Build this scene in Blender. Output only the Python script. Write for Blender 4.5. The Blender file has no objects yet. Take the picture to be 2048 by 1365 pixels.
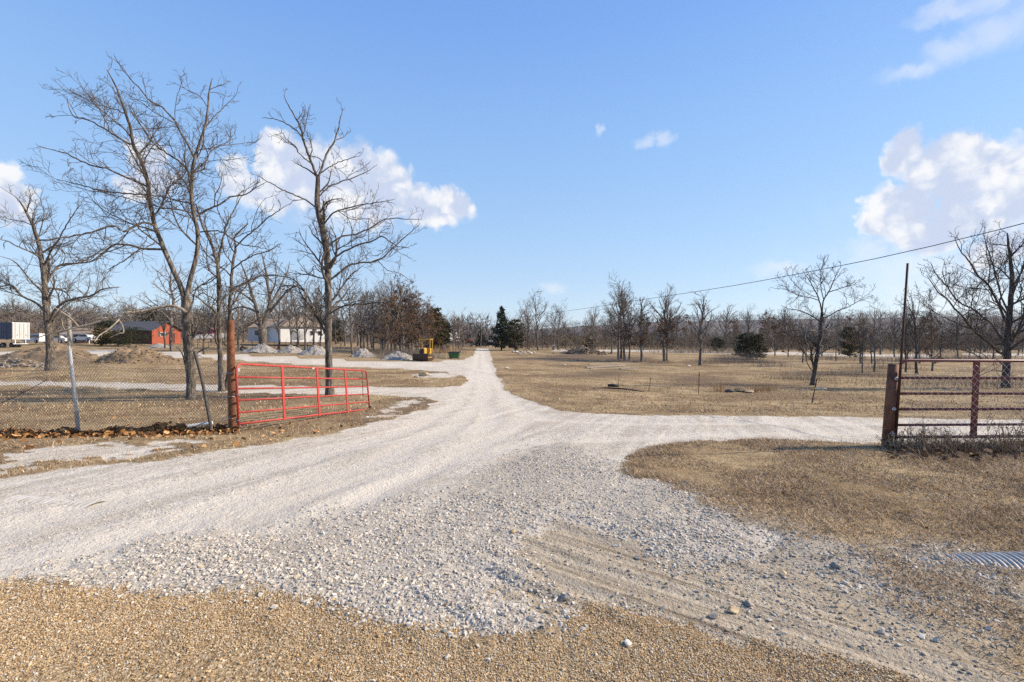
import bpy, math, random
import numpy as np
from mathutils import Vector, Matrix

R = math.radians
SC = bpy.context.scene
COL = SC.collection

# ------------------------------------------------------------------ camera
EYE = 1.65
FPX = 950.0                      # focal length in pixels of the 2048 px photograph
cam_d = bpy.data.cameras.new("camera")
cam = bpy.data.objects.new("camera", cam_d)
COL.objects.link(cam)
cam_d.sensor_width = 36.0
cam_d.lens = 36.0 * FPX / 2048.0
cam_d.clip_start = 0.05
cam_d.clip_end = 20000
cam.location = (0, 0, EYE)
cam.rotation_euler = (R(90), 0, 0)
SC.camera = cam

# ------------------------------------------------------------------ light, exposure
SUN_EL, SUN_AZ = 33.0, 83.0      # azimuth clockwise from the view direction (+Y)
SUN_STRENGTH = 4.8
SKY_STRENGTH = 0.15
SC.view_settings.view_transform = 'Standard'
SC.view_settings.look = 'None'
SC.view_settings.gamma = 1.0
SC.view_settings.exposure = 0.6
SC.cycles.use_denoising = False
SC.cycles.max_bounces = 4
SC.cycles.diffuse_bounces = 2
SC.cycles.glossy_bounces = 2
SC.cycles.transparent_max_bounces = 6

sun_d = bpy.data.lights.new("sun", 'SUN')
sun_d.energy = SUN_STRENGTH
sun_d.angle = R(0.5)
sun_d.color = (1.0, 0.86, 0.67)
sun = bpy.data.objects.new("sun", sun_d)
COL.objects.link(sun)
_sv = Vector((math.cos(R(SUN_EL)) * math.sin(R(SUN_AZ)), math.cos(R(SUN_EL)) * math.cos(R(SUN_AZ)), math.sin(R(SUN_EL))))
sun.rotation_euler = _sv.to_track_quat('Z', 'Y').to_euler()
sun.location = (30, 5, 40)


class NT:
    """tiny node-tree helper"""
    def __init__(self, tree):
        self.t = tree
        self.n = tree.nodes
        self.l = tree.links

    def new(self, typ, **kw):
        nd = self.n.new(typ)
        for k, v in kw.items():
            setattr(nd, k, v)
        return nd

    def put(self, sock, v):
        if isinstance(v, bpy.types.NodeSocket):
            self.l.new(v, sock)
        elif v is not None:
            if sock.type == 'RGBA' and hasattr(v, '__len__') and len(v) == 3:
                v = (*v, 1)
            sock.default_value = v

    def math(self, op, a, b=None, c=None, clamp=False):
        nd = self.new('ShaderNodeMath', operation=op, use_clamp=clamp)
        self.put(nd.inputs[0], a)
        if b is not None:
            self.put(nd.inputs[1], b)
        if c is not None:
            self.put(nd.inputs[2], c)
        return nd.outputs[0]

    def vmath(self, op, a, b=None, out=0):
        nd = self.new('ShaderNodeVectorMath', operation=op)
        self.put(nd.inputs[0], a)
        if b is not None:
            self.put(nd.inputs[1], b)
        return nd.outputs[out]

    def noise(self, vec, scale, detail=3, rough=0.55, dist=0.0, out=0):
        nd = self.new('ShaderNodeTexNoise')
        if vec is not None:
            self.put(nd.inputs['Vector'], vec)
        nd.inputs['Scale'].default_value = scale
        nd.inputs['Detail'].default_value = detail
        nd.inputs['Roughness'].default_value = rough
        nd.inputs['Distortion'].default_value = dist
        return nd.outputs[out]

    def vor(self, vec, scale, feature='F1', out='Distance', rnd=1.0):
        nd = self.new('ShaderNodeTexVoronoi', feature=feature)
        if vec is not None:
            self.put(nd.inputs['Vector'], vec)
        nd.inputs['Scale'].default_value = scale
        nd.inputs['Randomness'].default_value = rnd
        return nd.outputs[out]

    def mix(self, f, a, b, mode='MIX'):
        nd = self.new('ShaderNodeMix', data_type='RGBA', blend_type=mode)
        self.put(nd.inputs[0], f)
        self.put(nd.inputs[6], a)
        self.put(nd.inputs[7], b)
        return nd.outputs[2]

    def ramp(self, f, stops, interp='LINEAR'):
        nd = self.new('ShaderNodeValToRGB')
        nd.color_ramp.interpolation = interp
        e = nd.color_ramp.elements
        while len(e) < len(stops):
            e.new(0.5)
        for i, (p, c) in enumerate(stops):
            e[i].position = p
            e[i].color = (*c, 1) if len(c) == 3 else c
        self.put(nd.inputs[0], f)
        return nd.outputs[0]

    def smooth(self, v, a, b):
        nd = self.new('ShaderNodeMapRange', interpolation_type='SMOOTHSTEP')
        self.put(nd.inputs[0], v)
        nd.inputs[1].default_value = a
        nd.inputs[2].default_value = b
        nd.inputs[3].default_value = 0
        nd.inputs[4].default_value = 1
        return nd.outputs[0]

    def mapping(self, vec, rot=(0, 0, 0), scale=(1, 1, 1), loc=(0, 0, 0)):
        nd = self.new('ShaderNodeMapping')
        self.put(nd.inputs[0], vec)
        nd.inputs[1].default_value = loc
        nd.inputs[2].default_value = rot
        nd.inputs[3].default_value = scale
        return nd.outputs[0]


# ------------------------------------------------------------------ sky and clouds
world = bpy.data.worlds.new("World")
SC.world = world
world.use_nodes = True
W = NT(world.node_tree)
W.n.clear()
sky = W.new('ShaderNodeTexSky', sky_type='NISHITA')
sky.sun_disc = False
sky.sun_elevation = R(SUN_EL)
sky.sun_rotation = R(SUN_AZ)
sky.altitude = 200
sky.air_density = 1.0
sky.dust_density = 0.2
sky.ozone_density = 1.0
tc = W.new('ShaderNodeTexCoord').outputs['Generated']
sep = W.new('ShaderNodeSeparateXYZ')
W.put(sep.inputs[0], tc)
az = W.math('ARCTAN2', sep.outputs[0], sep.outputs[1])
el = W.math('ARCSINE', sep.outputs[2])
comb = W.new('ShaderNodeCombineXYZ')
W.put(comb.inputs[0], az)
W.put(comb.inputs[1], el)
ae = comb.outputs[0]
# each puff of cumulus: azimuth, elevation, half width, half height (degrees)
PUFFS = [
    # cumulus on the right
    (39.8, 17.2, 1.4, 1.9), (40.5, 15.5, 1.6, 2.3), (38.9, 16.1, 1.1, 1.2), (42.2, 15.8, 1.7, 2.1), (43.6, 16.2, 1.3, 1.8), (45.0, 14.5, 1.8, 2.3),
    (46.8, 13.9, 1.6, 2.3), (43.6, 13.6, 2.8, 2.4), (46.4, 11.6, 2.3, 2.5), (40.3, 13.4, 1.6, 1.8), (48.6, 12.7, 2.1, 3.2), (38.3, 13.1, 1.6, 1.5),
    (40.3, 12.1, 2.1, 1.9), (42.7, 11.1, 2.0, 1.8), (44.6, 10.3, 1.8, 1.5), (37.8, 11.2, 1.9, 1.4), (41.0, 9.6, 3.1, 1.8), (45.5, 7.7, 2.4, 1.7),
    # bank behind the left trees
    (-26.8, 20.0, 1.3, 1.8), (-27.7, 18.7, 0.9, 1.6), (-25.3, 19.5, 2.0, 2.3), (-23.0, 19.3, 2.3, 2.3), (-20.7, 19.4, 2.4, 2.1), (-18.0, 19.4, 2.7, 2.4),
    (-15.5, 18.6, 2.5, 2.4), (-14.1, 17.4, 2.3, 2.5), (-22.0, 17.2, 5.7, 3.4), (-16.6, 16.2, 5.3, 2.9), (-12.4, 15.9, 2.9, 2.2), (-26.0, 16.2, 2.7, 2.7),
    (-10.4, 14.9, 2.9, 1.7), (-7.6, 16.1, 2.6, 1.7), (-6.2, 15.9, 1.7, 1.4), (-8.6, 14.6, 2.7, 1.3), (-30.2, 17.1, 1.4, 1.5), (-29.3, 15.8, 2.1, 1.5),
    (-36.6, 17.5, 0.6, 1.4), (-37.9, 16.8, 1.3, 2.2), (-37.3, 15.3, 1.7, 2.0), (-38.6, 14.4, 1.5, 1.4),
    (-46.6, 12.9, 1.1, 1.5), (-45.7, 12.1, 1.0, 1.5), (-46.7, 11.3, 1.6, 1.7), (-48.8, 11.1, 1.6, 2.8),
]
WISPS = [(15.7, 21.9, 1.3, 0.6), (17.7, 22.0, 1.0, 0.7), (10.4, 23.6, 0.4, 0.6), (4.8, 6.4, 1.6, 0.7),
         (40.3, 23.5, 2.4, 0.6), (43.0, 24.3, 1.8, 1.0), (45.6, 24.7, 2.4, 1.3), (42.6, 27.2, 2.6, 0.7), (46.0, 27.2, 3.4, 1.1), (29.5, 7.5, 2.5, .8), (37.0, 8.7, 2.4, 1.5), (40.3, 7.0, 4.2, 2.0), (44.3, 4.8, 4.4, 2.0), (-19.4, 13.6, 6.4, 1.8)]
n1c = W.noise(ae, 16.0, 4, 0.58, 0.6, out=1)
n2c = W.noise(ae, 60.0, 2, 0.6, out=1)
wob = W.vmath('SUBTRACT', n1c, (0.5, 0.5, 0.5))
wob = W.vmath('MULTIPLY', wob, (0.055, 0.045, 0))
wob2 = W.vmath('MULTIPLY', W.vmath('SUBTRACT', n2c, (0.5, 0.5, 0.5)), (0.014, 0.014, 0))
aew = W.vmath('ADD', W.vmath('ADD', ae, wob), wob2)


def puff_min(puffs, vec, k=0.18):
    cur = None
    for (a, e, ra, re) in puffs:
        v = W.vmath('SUBTRACT', vec, (R(a), R(e), 0))
        v = W.vmath('MULTIPLY', v, (1.0 / R(ra), 1.0 / R(re), 0))
        ln = W.vmath('LENGTH', v, out=1)
        cur = ln if cur is None else W.math('SMOOTH_MIN', cur, ln, k)
    return cur


big = puff_min([p for p in PUFFS if p[2] > 0], aew)
bil = W.new('ShaderNodeTexVoronoi', feature='F1')
W.put(bil.inputs['Vector'], aew)
bil.inputs['Scale'].default_value = 26.0
bil.inputs['Detail'].default_value = 1.0
billow = W.math('SUBTRACT', bil.outputs['Distance'], 0.42)
edge = W.math('ADD', W.math('MULTIPLY', billow, 0.5), W.math('MULTIPLY', W.math('SUBTRACT', W.noise(ae, 45.0, 4, 0.62), 0.5), 0.42))
dens = W.math('ADD', big, edge)
mask = W.smooth(dens, 1.42, 0.84)
mask = W.math('MULTIPLY', mask, W.smooth(W.math('SUBTRACT', 1.6, W.math('ABSOLUTE', az)), -0.2, 0.2))
wsp = puff_min(WISPS, aew)
mask = W.math('MAXIMUM', mask, W.math('MULTIPLY', W.smooth(wsp, 1.6, 0.1), 0.42))
# thin veil low on the right
veil = W.math('MULTIPLY', W.smooth(az, R(25), R(44)), W.smooth(el, R(17), R(3)))
veil = W.math('MULTIPLY', veil, W.smooth(W.noise(ae, 7.0, 4, 0.6), 0.3, 0.7))
mask = W.math('MAXIMUM', W.math('MULTIPLY', mask, 0.96), W.math('MULTIPLY', veil, 0.55))
# cloud tone: bright crowns toward the sun, blue-grey undersides
sh = W.noise(W.vmath('ADD', ae, (0.012, 0.015, 0)), 13.0, 6, 0.6, 0.5)
tone = W.smooth(W.math('ADD', W.math('ADD', W.math('MULTIPLY', sh, 0.8), W.math('MULTIPLY', billow, -0.35)), W.math('MULTIPLY', big, 0.10)), 0.22, 0.52)
CLOUD_LO, CLOUD_HI = (2.7, 3.05, 3.85), (4.3, 4.3, 4.35)
ccol = W.mix(tone, CLOUD_LO, CLOUD_HI)
grad = W.ramp(W.math('DIVIDE', el, R(90)), [(0.0, (2.25, 2.85, 3.65)), (0.075, (1.92, 2.69, 3.76)), (0.135, (1.66, 2.60, 3.95)),
                                               (0.245, (1.28, 2.33, 4.08)), (0.38, (0.86, 1.80, 4.02)), (0.6, (0.55, 1.35, 3.4)), (1.0, (0.4, 1.0, 2.7))])
skyc = W.mix(0.22, grad, sky.outputs[0])
skyc = W.mix(mask, skyc, ccol)
bg = W.new('ShaderNodeBackground')
W.put(bg.inputs[0], skyc)
bg.inputs[1].default_value = SKY_STRENGTH
wo = W.new('ShaderNodeOutputWorld')
W.l.new(bg.outputs[0], wo.inputs[0])

# ------------------------------------------------------------------ noise, terrain
rs = np.random.RandomState(7)
_tab = rs.rand(512, 512)


def vnoise(x, y):
    xi = np.floor(x).astype(int)
    yi = np.floor(y).astype(int)
    fx = x - xi
    fy = y - yi
    fx = fx * fx * (3 - 2 * fx)
    fy = fy * fy * (3 - 2 * fy)
    a = _tab[xi % 512, yi % 512]
    b = _tab[(xi + 1) % 512, yi % 512]
    c = _tab[xi % 512, (yi + 1) % 512]
    d = _tab[(xi + 1) % 512, (yi + 1) % 512]
    return (a * (1 - fx) + b * fx) * (1 - fy) + (c * (1 - fx) + d * fx) * fy


def fbm(x, y, oct=4, s=1.0):
    t = np.zeros_like(np.asarray(x, float))
    a = 0.5
    n = 0
    for i in range(oct):
        t = t + a * vnoise(x * s + 17.3 * i, y * s + 9.1 * i)
        n += a
        a *= 0.5
        s *= 2.03
    return t / n - 0.5


# drop of the ground below the eye along three bearings
_D = np.array([0, 3, 5, 7.5, 10, 15.6, 20, 30, 45, 60, 80, 95, 110, 150, 250, 400, 700, 1500, 7000.])
_HL = np.array([1.65, 1.65, 1.67, 1.75, 1.93, 2.18, 2.27, 2.05, 2.02, 1.85, 1.3, 0.6, 0.1, -1.0, -2.5, -3, -3, -3, -3])
_HC = np.array([1.65, 1.65, 1.65, 1.70, 1.92, 2.25, 2.36, 2.5, 2.6, 2.62, 2.55, 2.45, 2.35, 2.2, 3.0, 4, 6, 8, 8])
_HR = np.array([1.65, 1.65, 1.66, 1.68, 1.82, 2.2, 2.4, 2.88, 3.05, 3.1, 3.1, 3.1, 3.1, 3.2, 4.2, 6, 8, 8, 8])
_T = np.array([-1.0, -0.42, -0.06, 0.3, 0.8])


def G(x, y):
    x = np.asarray(x, float)
    y = np.asarray(y, float)
    r = np.where(y > 0, np.sqrt(y * y + (0.15 * x) ** 2), 0)
    t = np.clip(x / np.maximum(y, 0.5), -1.3, 1.3)
    hl = np.interp(r, _D, _HL)
    hc = np.interp(r, _D, _HC)
    hr = np.interp(r, _D, _HR)
    hlm = 0.62 * hl + 0.38 * hc
    s = np.array([0, 1, 2, 3, 4.])
    u = np.interp(t, _T, s)
    w = [np.clip(1 - np.abs(u - k), 0, 1) for k in range(5)]
    h = w[0] * hl + w[1] * hlm + w[2] * hc + w[3] * (0.5 * hc + 0.5 * hr) + w[4] * hr
    big = np.clip((r - 12) / 30, 0, 1)
    return EYE - h + big * 0.25 * fbm(x * 0.06 + 50, y * 0.06 + 50, 2)


def g1(x, y):
    return float(G(np.array([x]), np.array([y]))[0])


_ray_d = np.geomspace(0.6, 900, 6000)


def at(px, py):
    """ground point seen at a pixel of the photograph"""
    tx = (px - 1024) / FPX
    tz = (682.5 - py) / FPX
    z = EYE + _ray_d * tz
    g = G(_ray_d * tx, _ray_d)
    hit = np.nonzero(z <= g)[0]
    d = _ray_d[hit[0]] if len(hit) else 600.0
    return d * tx, d


def gp(px, d):
    """ground point on the bearing of pixel column px at depth d"""
    x = d * (px - 1024) / FPX
    return Vector((x, d, g1(x, d)))


def wp(px, py, d):
    return Vector((d * (px - 1024) / FPX, d, EYE + d * (682.5 - py) / FPX))


# ------------------------------------------------------------------ mesh helpers
def mesh_np(name, v, faces, mat=None, parent=None, smooth=False, attrs=None, loc=None, link=True):
    """faces: list of (k-gon index arrays of shape (n,k))"""
    me = bpy.data.meshes.new(name)
    v = np.asarray(v, np.float32)
    if not isinstance(faces, (list, tuple)):
        faces = [faces]
    faces = [np.asarray(f, np.int32) for f in faces if len(f)]
    nl = sum(f.size for f in faces)
    npoly = sum(len(f) for f in faces)
    me.vertices.add(len(v))
    me.vertices.foreach_set('co', v.ravel())
    me.loops.add(nl)
    me.polygons.add(npoly)
    me.loops.foreach_set('vertex_index', np.concatenate([f.ravel() for f in faces]) if faces else np.zeros(0, np.int32))
    tot = np.concatenate([np.full(len(f), f.shape[1], np.int32) for f in faces]) if faces else np.zeros(0, np.int32)
    st = np.concatenate([[0], np.cumsum(tot)[:-1]]).astype(np.int32)
    me.polygons.foreach_set('loop_start', st)
    me.polygons.foreach_set('loop_total', tot)
    me.polygons.foreach_set('use_smooth', np.full(npoly, bool(smooth)))
    if attrs:
        for k, a in attrs.items():
            at_ = me.attributes.new(k, 'FLOAT', 'POINT')
            at_.data.foreach_set('value', np.asarray(a, np.float32))
    me.update(calc_edges=True)
    me.validate()
    if mat:
        me.materials.append(mat)
    o = bpy.data.objects.new(name, me)
    if link:
        COL.objects.link(o)
    if parent:
        o.parent = parent
    if loc is not None:
        o.location = loc
    return o


class MB:
    """collects shapes into one mesh"""
    def __init__(self):
        self.v = []
        self.f = {}
        self.n = 0

    def add(self, v, f):
        v = np.asarray(v, float).reshape(-1, 3)
        for face in f:
            self.f.setdefault(len(face), []).append([i + self.n for i in face])
        self.v.append(v)
        self.n += len(v)
        return self

    def addnp(self, v, f):
        f = np.asarray(f)
        self.f.setdefault(f.shape[1], []).extend((f + self.n).tolist())
        self.v.append(np.asarray(v, float))
        self.n += len(v)

    def box(self, c, s, rot=0.0, bevel=0.0, M=None):
        x, y, z = s[0] / 2, s[1] / 2, s[2] / 2
        b = min(bevel, x * .9, y * .9, z * .9)
        if b <= 0:
            v = np.array([(-x, -y, -z), (x, -y, -z), (x, y, -z), (-x, y, -z), (-x, -y, z), (x, -y, z), (x, y, z), (-x, y, z)])
            f = [(0, 3, 2, 1), (4, 5, 6, 7), (0, 1, 5, 4), (1, 2, 6, 5), (2, 3, 7, 6), (3, 0, 4, 7)]
        else:
            ring = [(-x + b, -y), (x - b, -y), (x, -y + b), (x, y - b), (x - b, y), (-x + b, y), (-x, y - b), (-x, -y + b)]
            inn = [(px * (x - b) / x, py * (y - b) / y) for px, py in ring]
            v = [(p[0], p[1], -z) for p in inn] + [(p[0], p[1], -z + b) for p in ring] + [(p[0], p[1], z - b) for p in ring] + [(p[0], p[1], z) for p in inn]
            f = [tuple(range(7, -1, -1)), tuple(range(24, 32))]
            for k in range(3):
                for i in range(8):
                    j = (i + 1) % 8
                    f.append((k * 8 + i, k * 8 + j, k * 8 + 8 + j, k * 8 + 8 + i))
            v = np.array(v)
        if M is not None:
            v = v @ np.array(M.to_3x3()).T
        elif rot:
            c_, s_ = math.cos(rot), math.sin(rot)
            v = v @ np.array([[c_, -s_, 0], [s_, c_, 0], [0, 0, 1]]).T
        return self.add(v + np.array(c), f)

    def tube(self, pts, r, sides=10, cap=True):
        pts = np.array([tuple(p) for p in pts], float)
        n = len(pts)
        rr = np.full(n, r) if np.isscalar(r) else np.asarray(r, float)
        tan = np.gradient(pts, axis=0)
        tan /= np.linalg.norm(tan, axis=1)[:, None] + 1e-9
        ref = np.array([0, 0, 1.0])
        if abs(tan[0] @ ref) > 0.9:
            ref = np.array([0, 1.0, 0])
        a = np.cross(tan[0], ref)
        a /= np.linalg.norm(a)
        v = []
        ang = np.linspace(0, 2 * np.pi, sides, endpoint=False)
        for i in range(n):
            a = a - tan[i] * (a @ tan[i])
            a /= np.linalg.norm(a) + 1e-9
            b = np.cross(tan[i], a)
            v.append(pts[i] + rr[i] * (np.cos(ang)[:, None] * a + np.sin(ang)[:, None] * b))
        v = np.concatenate(v)
        f = []
        for i in range(n - 1):
            for k in range(sides):
                j = (k + 1) % sides
                f.append((i * sides + k, i * sides + j, (i + 1) * sides + j, (i + 1) * sides + k))
        if cap:
            f.append(tuple(range(sides - 1, -1, -1)))
            f.append(tuple((n - 1) * sides + k for k in range(sides)))
        return self.add(v, f)

    def prism(self, poly, axis_pts):
        """poly: list of 3D points (one end), offset vector axis_pts"""
        a = np.array([tuple(p) for p in poly], float)
        b = a + np.array(tuple(axis_pts))
        n = len(a)
        f = [tuple(range(n - 1, -1, -1)), tuple(range(n, 2 * n))]
        for i in range(n):
            j = (i + 1) % n
            f.append((i, j, n + j, n + i))
        return self.add(np.concatenate([a, b]), f)

    def build(self, name, mat, parent=None, loc=None, smooth=False):
        v = np.concatenate(self.v)
        return mesh_np(name, v, [np.array(x) for x in self.f.values()], mat, parent, smooth, None, loc)


def tag(o, label=None, cat=None, group=None, kind=None):
    if label:
        o['label'] = label
    if cat:
        o['category'] = cat
    if group:
        o['group'] = group
    if kind:
        o['kind'] = kind
    return o


def thing(name, label, cat, loc=(0, 0, 0), rz=0.0, group=None):
    o = bpy.data.objects.new(name, None)
    COL.objects.link(o)
    o.location = loc
    o.rotation_euler = (0, 0, rz)
    o.empty_display_size = 0.2
    return tag(o, label, cat, group)


def copy_tree(o, loc, rz, sc=None, label=None, group=None):
    r = o.copy()
    COL.objects.link(r)
    r.location = loc
    r.rotation_euler = (0, 0, rz)
    if sc is not None:
        r.scale = sc
    if label:
        r['label'] = label
    if group:
        r['group'] = group
    for ch in list(o.children):
        c = ch.copy()
        COL.objects.link(c)
        c.parent = r
        for g_ in ch.children:
            d = g_.copy()
            COL.objects.link(d)
            d.parent = c
    return r


# ------------------------------------------------------------------ materials
def material(name):
    m = bpy.data.materials.new(name)
    m.use_nodes = True
    t = NT(m.node_tree)
    t.b = t.n['Principled BSDF']
    t.m = m
    t.geo = t.new('ShaderNodeNewGeometry')
    t.obj = t.new('ShaderNodeTexCoord').outputs['Object']
    return t


def bump(t, h, strength=0.3, dist=0.02):
    nd = t.new('ShaderNodeBump')
    nd.inputs['Strength'].default_value = strength
    nd.inputs['Distance'].default_value = dist
    t.put(nd.inputs['Height'], h)
    t.l.new(nd.outputs[0], t.b.inputs['Normal'])


def simple(name, a, b, scale=8.0, rough=0.6, metal=0.0, bumpy=0.0, spec=0.3, dirt=None):
    t = material(name)
    n = t.noise(t.obj, scale, 4, 0.6)
    c = t.mix(t.smooth(n, 0.3, 0.7), a, b)
    if dirt:
        n2 = t.noise(t.obj, scale * 0.37, 5, 0.7, 0.4)
        c = t.mix(t.smooth(n2, 0.52, 0.72), c, dirt)
    t.put(t.b.inputs['Base Color'], c)
    t.b.inputs['Roughness'].default_value = rough
    t.b.inputs['Metallic'].default_value = metal
    t.b.inputs['Specular IOR Level'].default_value = spec
    if bumpy:
        bump(t, n, bumpy, 0.02)
    return t.m


def island(name, stops, rough=0.85, bumpy=0.0, nscale=40, scale=0.82, patch=0):
    """colour drawn at random for every separate stone, blade or leaf"""
    t = material(name)
    c = t.ramp(t.geo.outputs['Random Per Island'], [(p, tuple(k * scale for k in q)) for p, q in stops])
    n = t.noise(t.obj, nscale, 3, 0.6)
    if patch:
        pn = t.noise(t.obj, patch, 4, 0.65, 0.3)
        c = t.mix(1.0, c, t.ramp(pn, [(0.3, (0.72, 0.64, 0.56)), (0.5, (1.18, 1.12, 1.04)), (0.7, (1.5, 1.45, 1.36))]), 'MULTIPLY')
    c = t.mix(0.45, c, t.mix(1.0, c, t.ramp(n, [(0.25, (0.45, 0.45, 0.45)), (0.75, (1.35, 1.35, 1.35))]), 'MULTIPLY'))
    t.put(t.b.inputs['Base Color'], c)
    t.b.inputs['Roughness'].default_value = rough
    t.b.inputs['Specular IOR Level'].default_value = 0.2
    if bumpy:
        bump(t, n, bumpy, 0.005)
    return t.m


def bark(name, a, b, c, scale=9.0):
    t = material(name)
    v = t.mapping(t.obj, scale=(1, 1, 0.22))
    n = t.noise(v, scale, 5, 0.65, 0.3)
    n2 = t.noise(t.obj, 2.1, 3, 0.6)
    col = t.ramp(n, [(0.32, a), (0.5, b), (0.68, c)])
    col = t.mix(t.smooth(n2, 0.45, 0.75), col, t.mix(1.0, col, (0.75, 0.72, 0.7), 'MULTIPLY'))
    t.put(t.b.inputs['Base Color'], col)
    t.b.inputs['Roughness'].default_value = 0.9
    t.b.inputs['Specular IOR Level'].default_value = 0.15
    bump(t, n, 0.9, 0.04)
    return t.m


M = {}
M['bark'] = bark('bark', (0.03, 0.025, 0.021), (0.12, 0.10, 0.082), (0.30, 0.26, 0.22), 13)
M['twig'] = bark('twig_bark', (0.06, 0.05, 0.042), (0.12, 0.10, 0.084), (0.21, 0.18, 0.15), 14)
M['bark_dark'] = bark('dark_bark', (0.022, 0.019, 0.017), (0.075, 0.063, 0.055), (0.19, 0.165, 0.145), 11)
M['twig_dark'] = bark('dark_twig', (0.045, 0.037, 0.032), (0.095, 0.08, 0.069), (0.16, 0.137, 0.118), 14)
M['bark_far'] = bark('grey_bark', (0.06, 0.05, 0.043), (0.145, 0.122, 0.105), (0.27, 0.235, 0.205), 5)
M['twig_far'] = bark('grey_twig', (0.12, 0.098, 0.083), (0.21, 0.175, 0.148), (0.30, 0.255, 0.22), 5)
M['bark_pale'] = bark('pale_dead_wood', (0.16, 0.13, 0.10), (0.34, 0.29, 0.23), (0.5, 0.44, 0.36), 9)
M['brown_leaf'] = island('brown_leaf', [(0, (0.12, 0.068, 0.04)), (0.5, (0.205, 0.115, 0.065)), (1, (0.29, 0.175, 0.10))], 0.8)
M['cedar'] = island('cedar_foliage', [(0, (0.016, 0.026, 0.012)), (0.5, (0.034, 0.048, 0.02)), (1, (0.07, 0.078, 0.03))], 0.8)
M['cedar_olive'] = island('olive_cedar_foliage', [(0, (0.04, 0.038, 0.014)), (0.5, (0.085, 0.07, 0.026)), (1, (0.15, 0.11, 0.04))], 0.8)
M['drift_leaf'] = island('fallen_leaf', [(0, (0.09, 0.038, 0.014)), (0.4, (0.26, 0.12, 0.04)), (0.8, (0.46, 0.24, 0.09)), (1, (0.58, 0.37, 0.18))], 0.75, scale=1.0)
M['grass'] = island('dry_grass', [(0, (0.15, 0.105, 0.065)), (0.35, (0.30, 0.215, 0.135)), (0.75, (0.46, 0.345, 0.22)), (1, (0.62, 0.50, 0.35))], 0.9, scale=1.0, patch=1.1)
M['grass_green'] = island('dull_grass', [(0, (0.13, 0.10, 0.055)), (0.5, (0.24, 0.19, 0.105)), (1, (0.36, 0.30, 0.17))], 0.9)
M['weed'] = island('dead_weed', [(0, (0.11, 0.08, 0.055)), (0.5, (0.27, 0.2, 0.14)), (1, (0.46, 0.37, 0.265))], 0.9, scale=1.0)
M['brush_grey'] = island('grey_brush', [(0, (0.13, 0.105, 0.088)), (0.5, (0.22, 0.185, 0.16)), (1, (0.34, 0.30, 0.265))], 0.9)
M['stone_white'] = island('limestone', [(0, (0.34, 0.295, 0.24)), (0.25, (0.49, 0.435, 0.36)), (0.8, (0.63, 0.565, 0.475)), (0.96, (0.73, 0.665, 0.56)), (1, (0.5, 0.36, 0.2))], 0.85, 0.4, 60, 0.9)
M['stone_brown'] = island('pea_gravel', [(0, (0.24, 0.145, 0.072)), (0.25, (0.43, 0.28, 0.14)), (0.6, (0.58, 0.41, 0.225)), (0.85, (0.68, 0.53, 0.33)), (0.95, (0.72, 0.64, 0.52)), (1, (0.66, 0.62, 0.56))], 0.8, 0.3, 120, 0.9)
M['stone_mixed'] = island('mixed_stone', [(0, (0.18, 0.135, 0.09)), (0.4, (0.36, 0.295, 0.22)), (0.8, (0.52, 0.46, 0.37)), (1, (0.64, 0.58, 0.48))], 0.85, 0.3, 80)
M['rust'] = simple('rusty_steel', (0.13, 0.048, 0.022), (0.24, 0.095, 0.042), 14, 0.75, 0.1, 0.25, 0.3, (0.07, 0.03, 0.018))
M['rust_post'] = simple('brown_rusty_pipe', (0.12, 0.055, 0.033), (0.19, 0.085, 0.05), 14, 0.75, 0.1, 0.25, 0.3, (0.05, 0.025, 0.016))
M['rust_dark'] = simple('dark_rusty_steel', (0.04, 0.02, 0.015), (0.075, 0.034, 0.022), 12, 0.7, 0.1, 0.2)
M['gate_red'] = simple('red_gate_paint', (0.46, 0.06, 0.045), (0.36, 0.045, 0.036), 9, 0.5, 0, 0.1, 0.4, (0.25, 0.055, 0.04))
M['gate_maroon'] = simple('maroon_gate_paint', (0.125, 0.018, 0.02), (0.16, 0.025, 0.026), 6, 0.35, 0, 0.05, 0.5)
M['galv'] = simple('galvanised_steel', (0.42, 0.43, 0.45), (0.55, 0.56, 0.58), 20, 0.45, 0.55, 0.05, 0.5)
M['galv_dull'] = simple('weathered_steel', (0.17, 0.155, 0.14), (0.28, 0.26, 0.24), 16, 0.65, 0.4, 0.15)
M['dark_steel'] = simple('dark_weathered_steel', (0.055, 0.05, 0.045), (0.11, 0.10, 0.09), 16, 0.65, 0.3, 0.15)
M['wire'] = simple('fence_wire', (0.13, 0.115, 0.10), (0.21, 0.19, 0.17), 5, 0.6, 0.3)
M['wire_bright'] = simple('bright_fence_wire', (0.48, 0.47, 0.46), (0.6, 0.59, 0.58), 5, 0.45, 0.4)
M['black'] = simple('black_rubber', (0.012, 0.012, 0.013), (0.025, 0.025, 0.026), 10, 0.7)
M['cable'] = simple('black_cable', (0.02, 0.02, 0.021), (0.03, 0.03, 0.03), 10, 0.6)
M['white'] = simple('white_paint', (0.66, 0.65, 0.63), (0.72, 0.71, 0.69), 3, 0.5, 0, 0, 0.4)
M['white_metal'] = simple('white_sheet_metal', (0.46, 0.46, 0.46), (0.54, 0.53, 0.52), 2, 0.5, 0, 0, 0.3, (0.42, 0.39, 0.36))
M['navy'] = simple('navy_siding', (0.05, 0.06, 0.10), (0.07, 0.085, 0.13), 2, 0.5)
M['glass'] = simple('dark_window_glass', (0.03, 0.035, 0.04), (0.05, 0.055, 0.06), 2, 0.12, 0, 0, 0.6)
M['red_wall'] = simple('red_painted_siding', (0.29, 0.07, 0.038), (0.35, 0.088, 0.05), 2.5, 0.7, 0, 0.05, 0.25)
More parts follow.
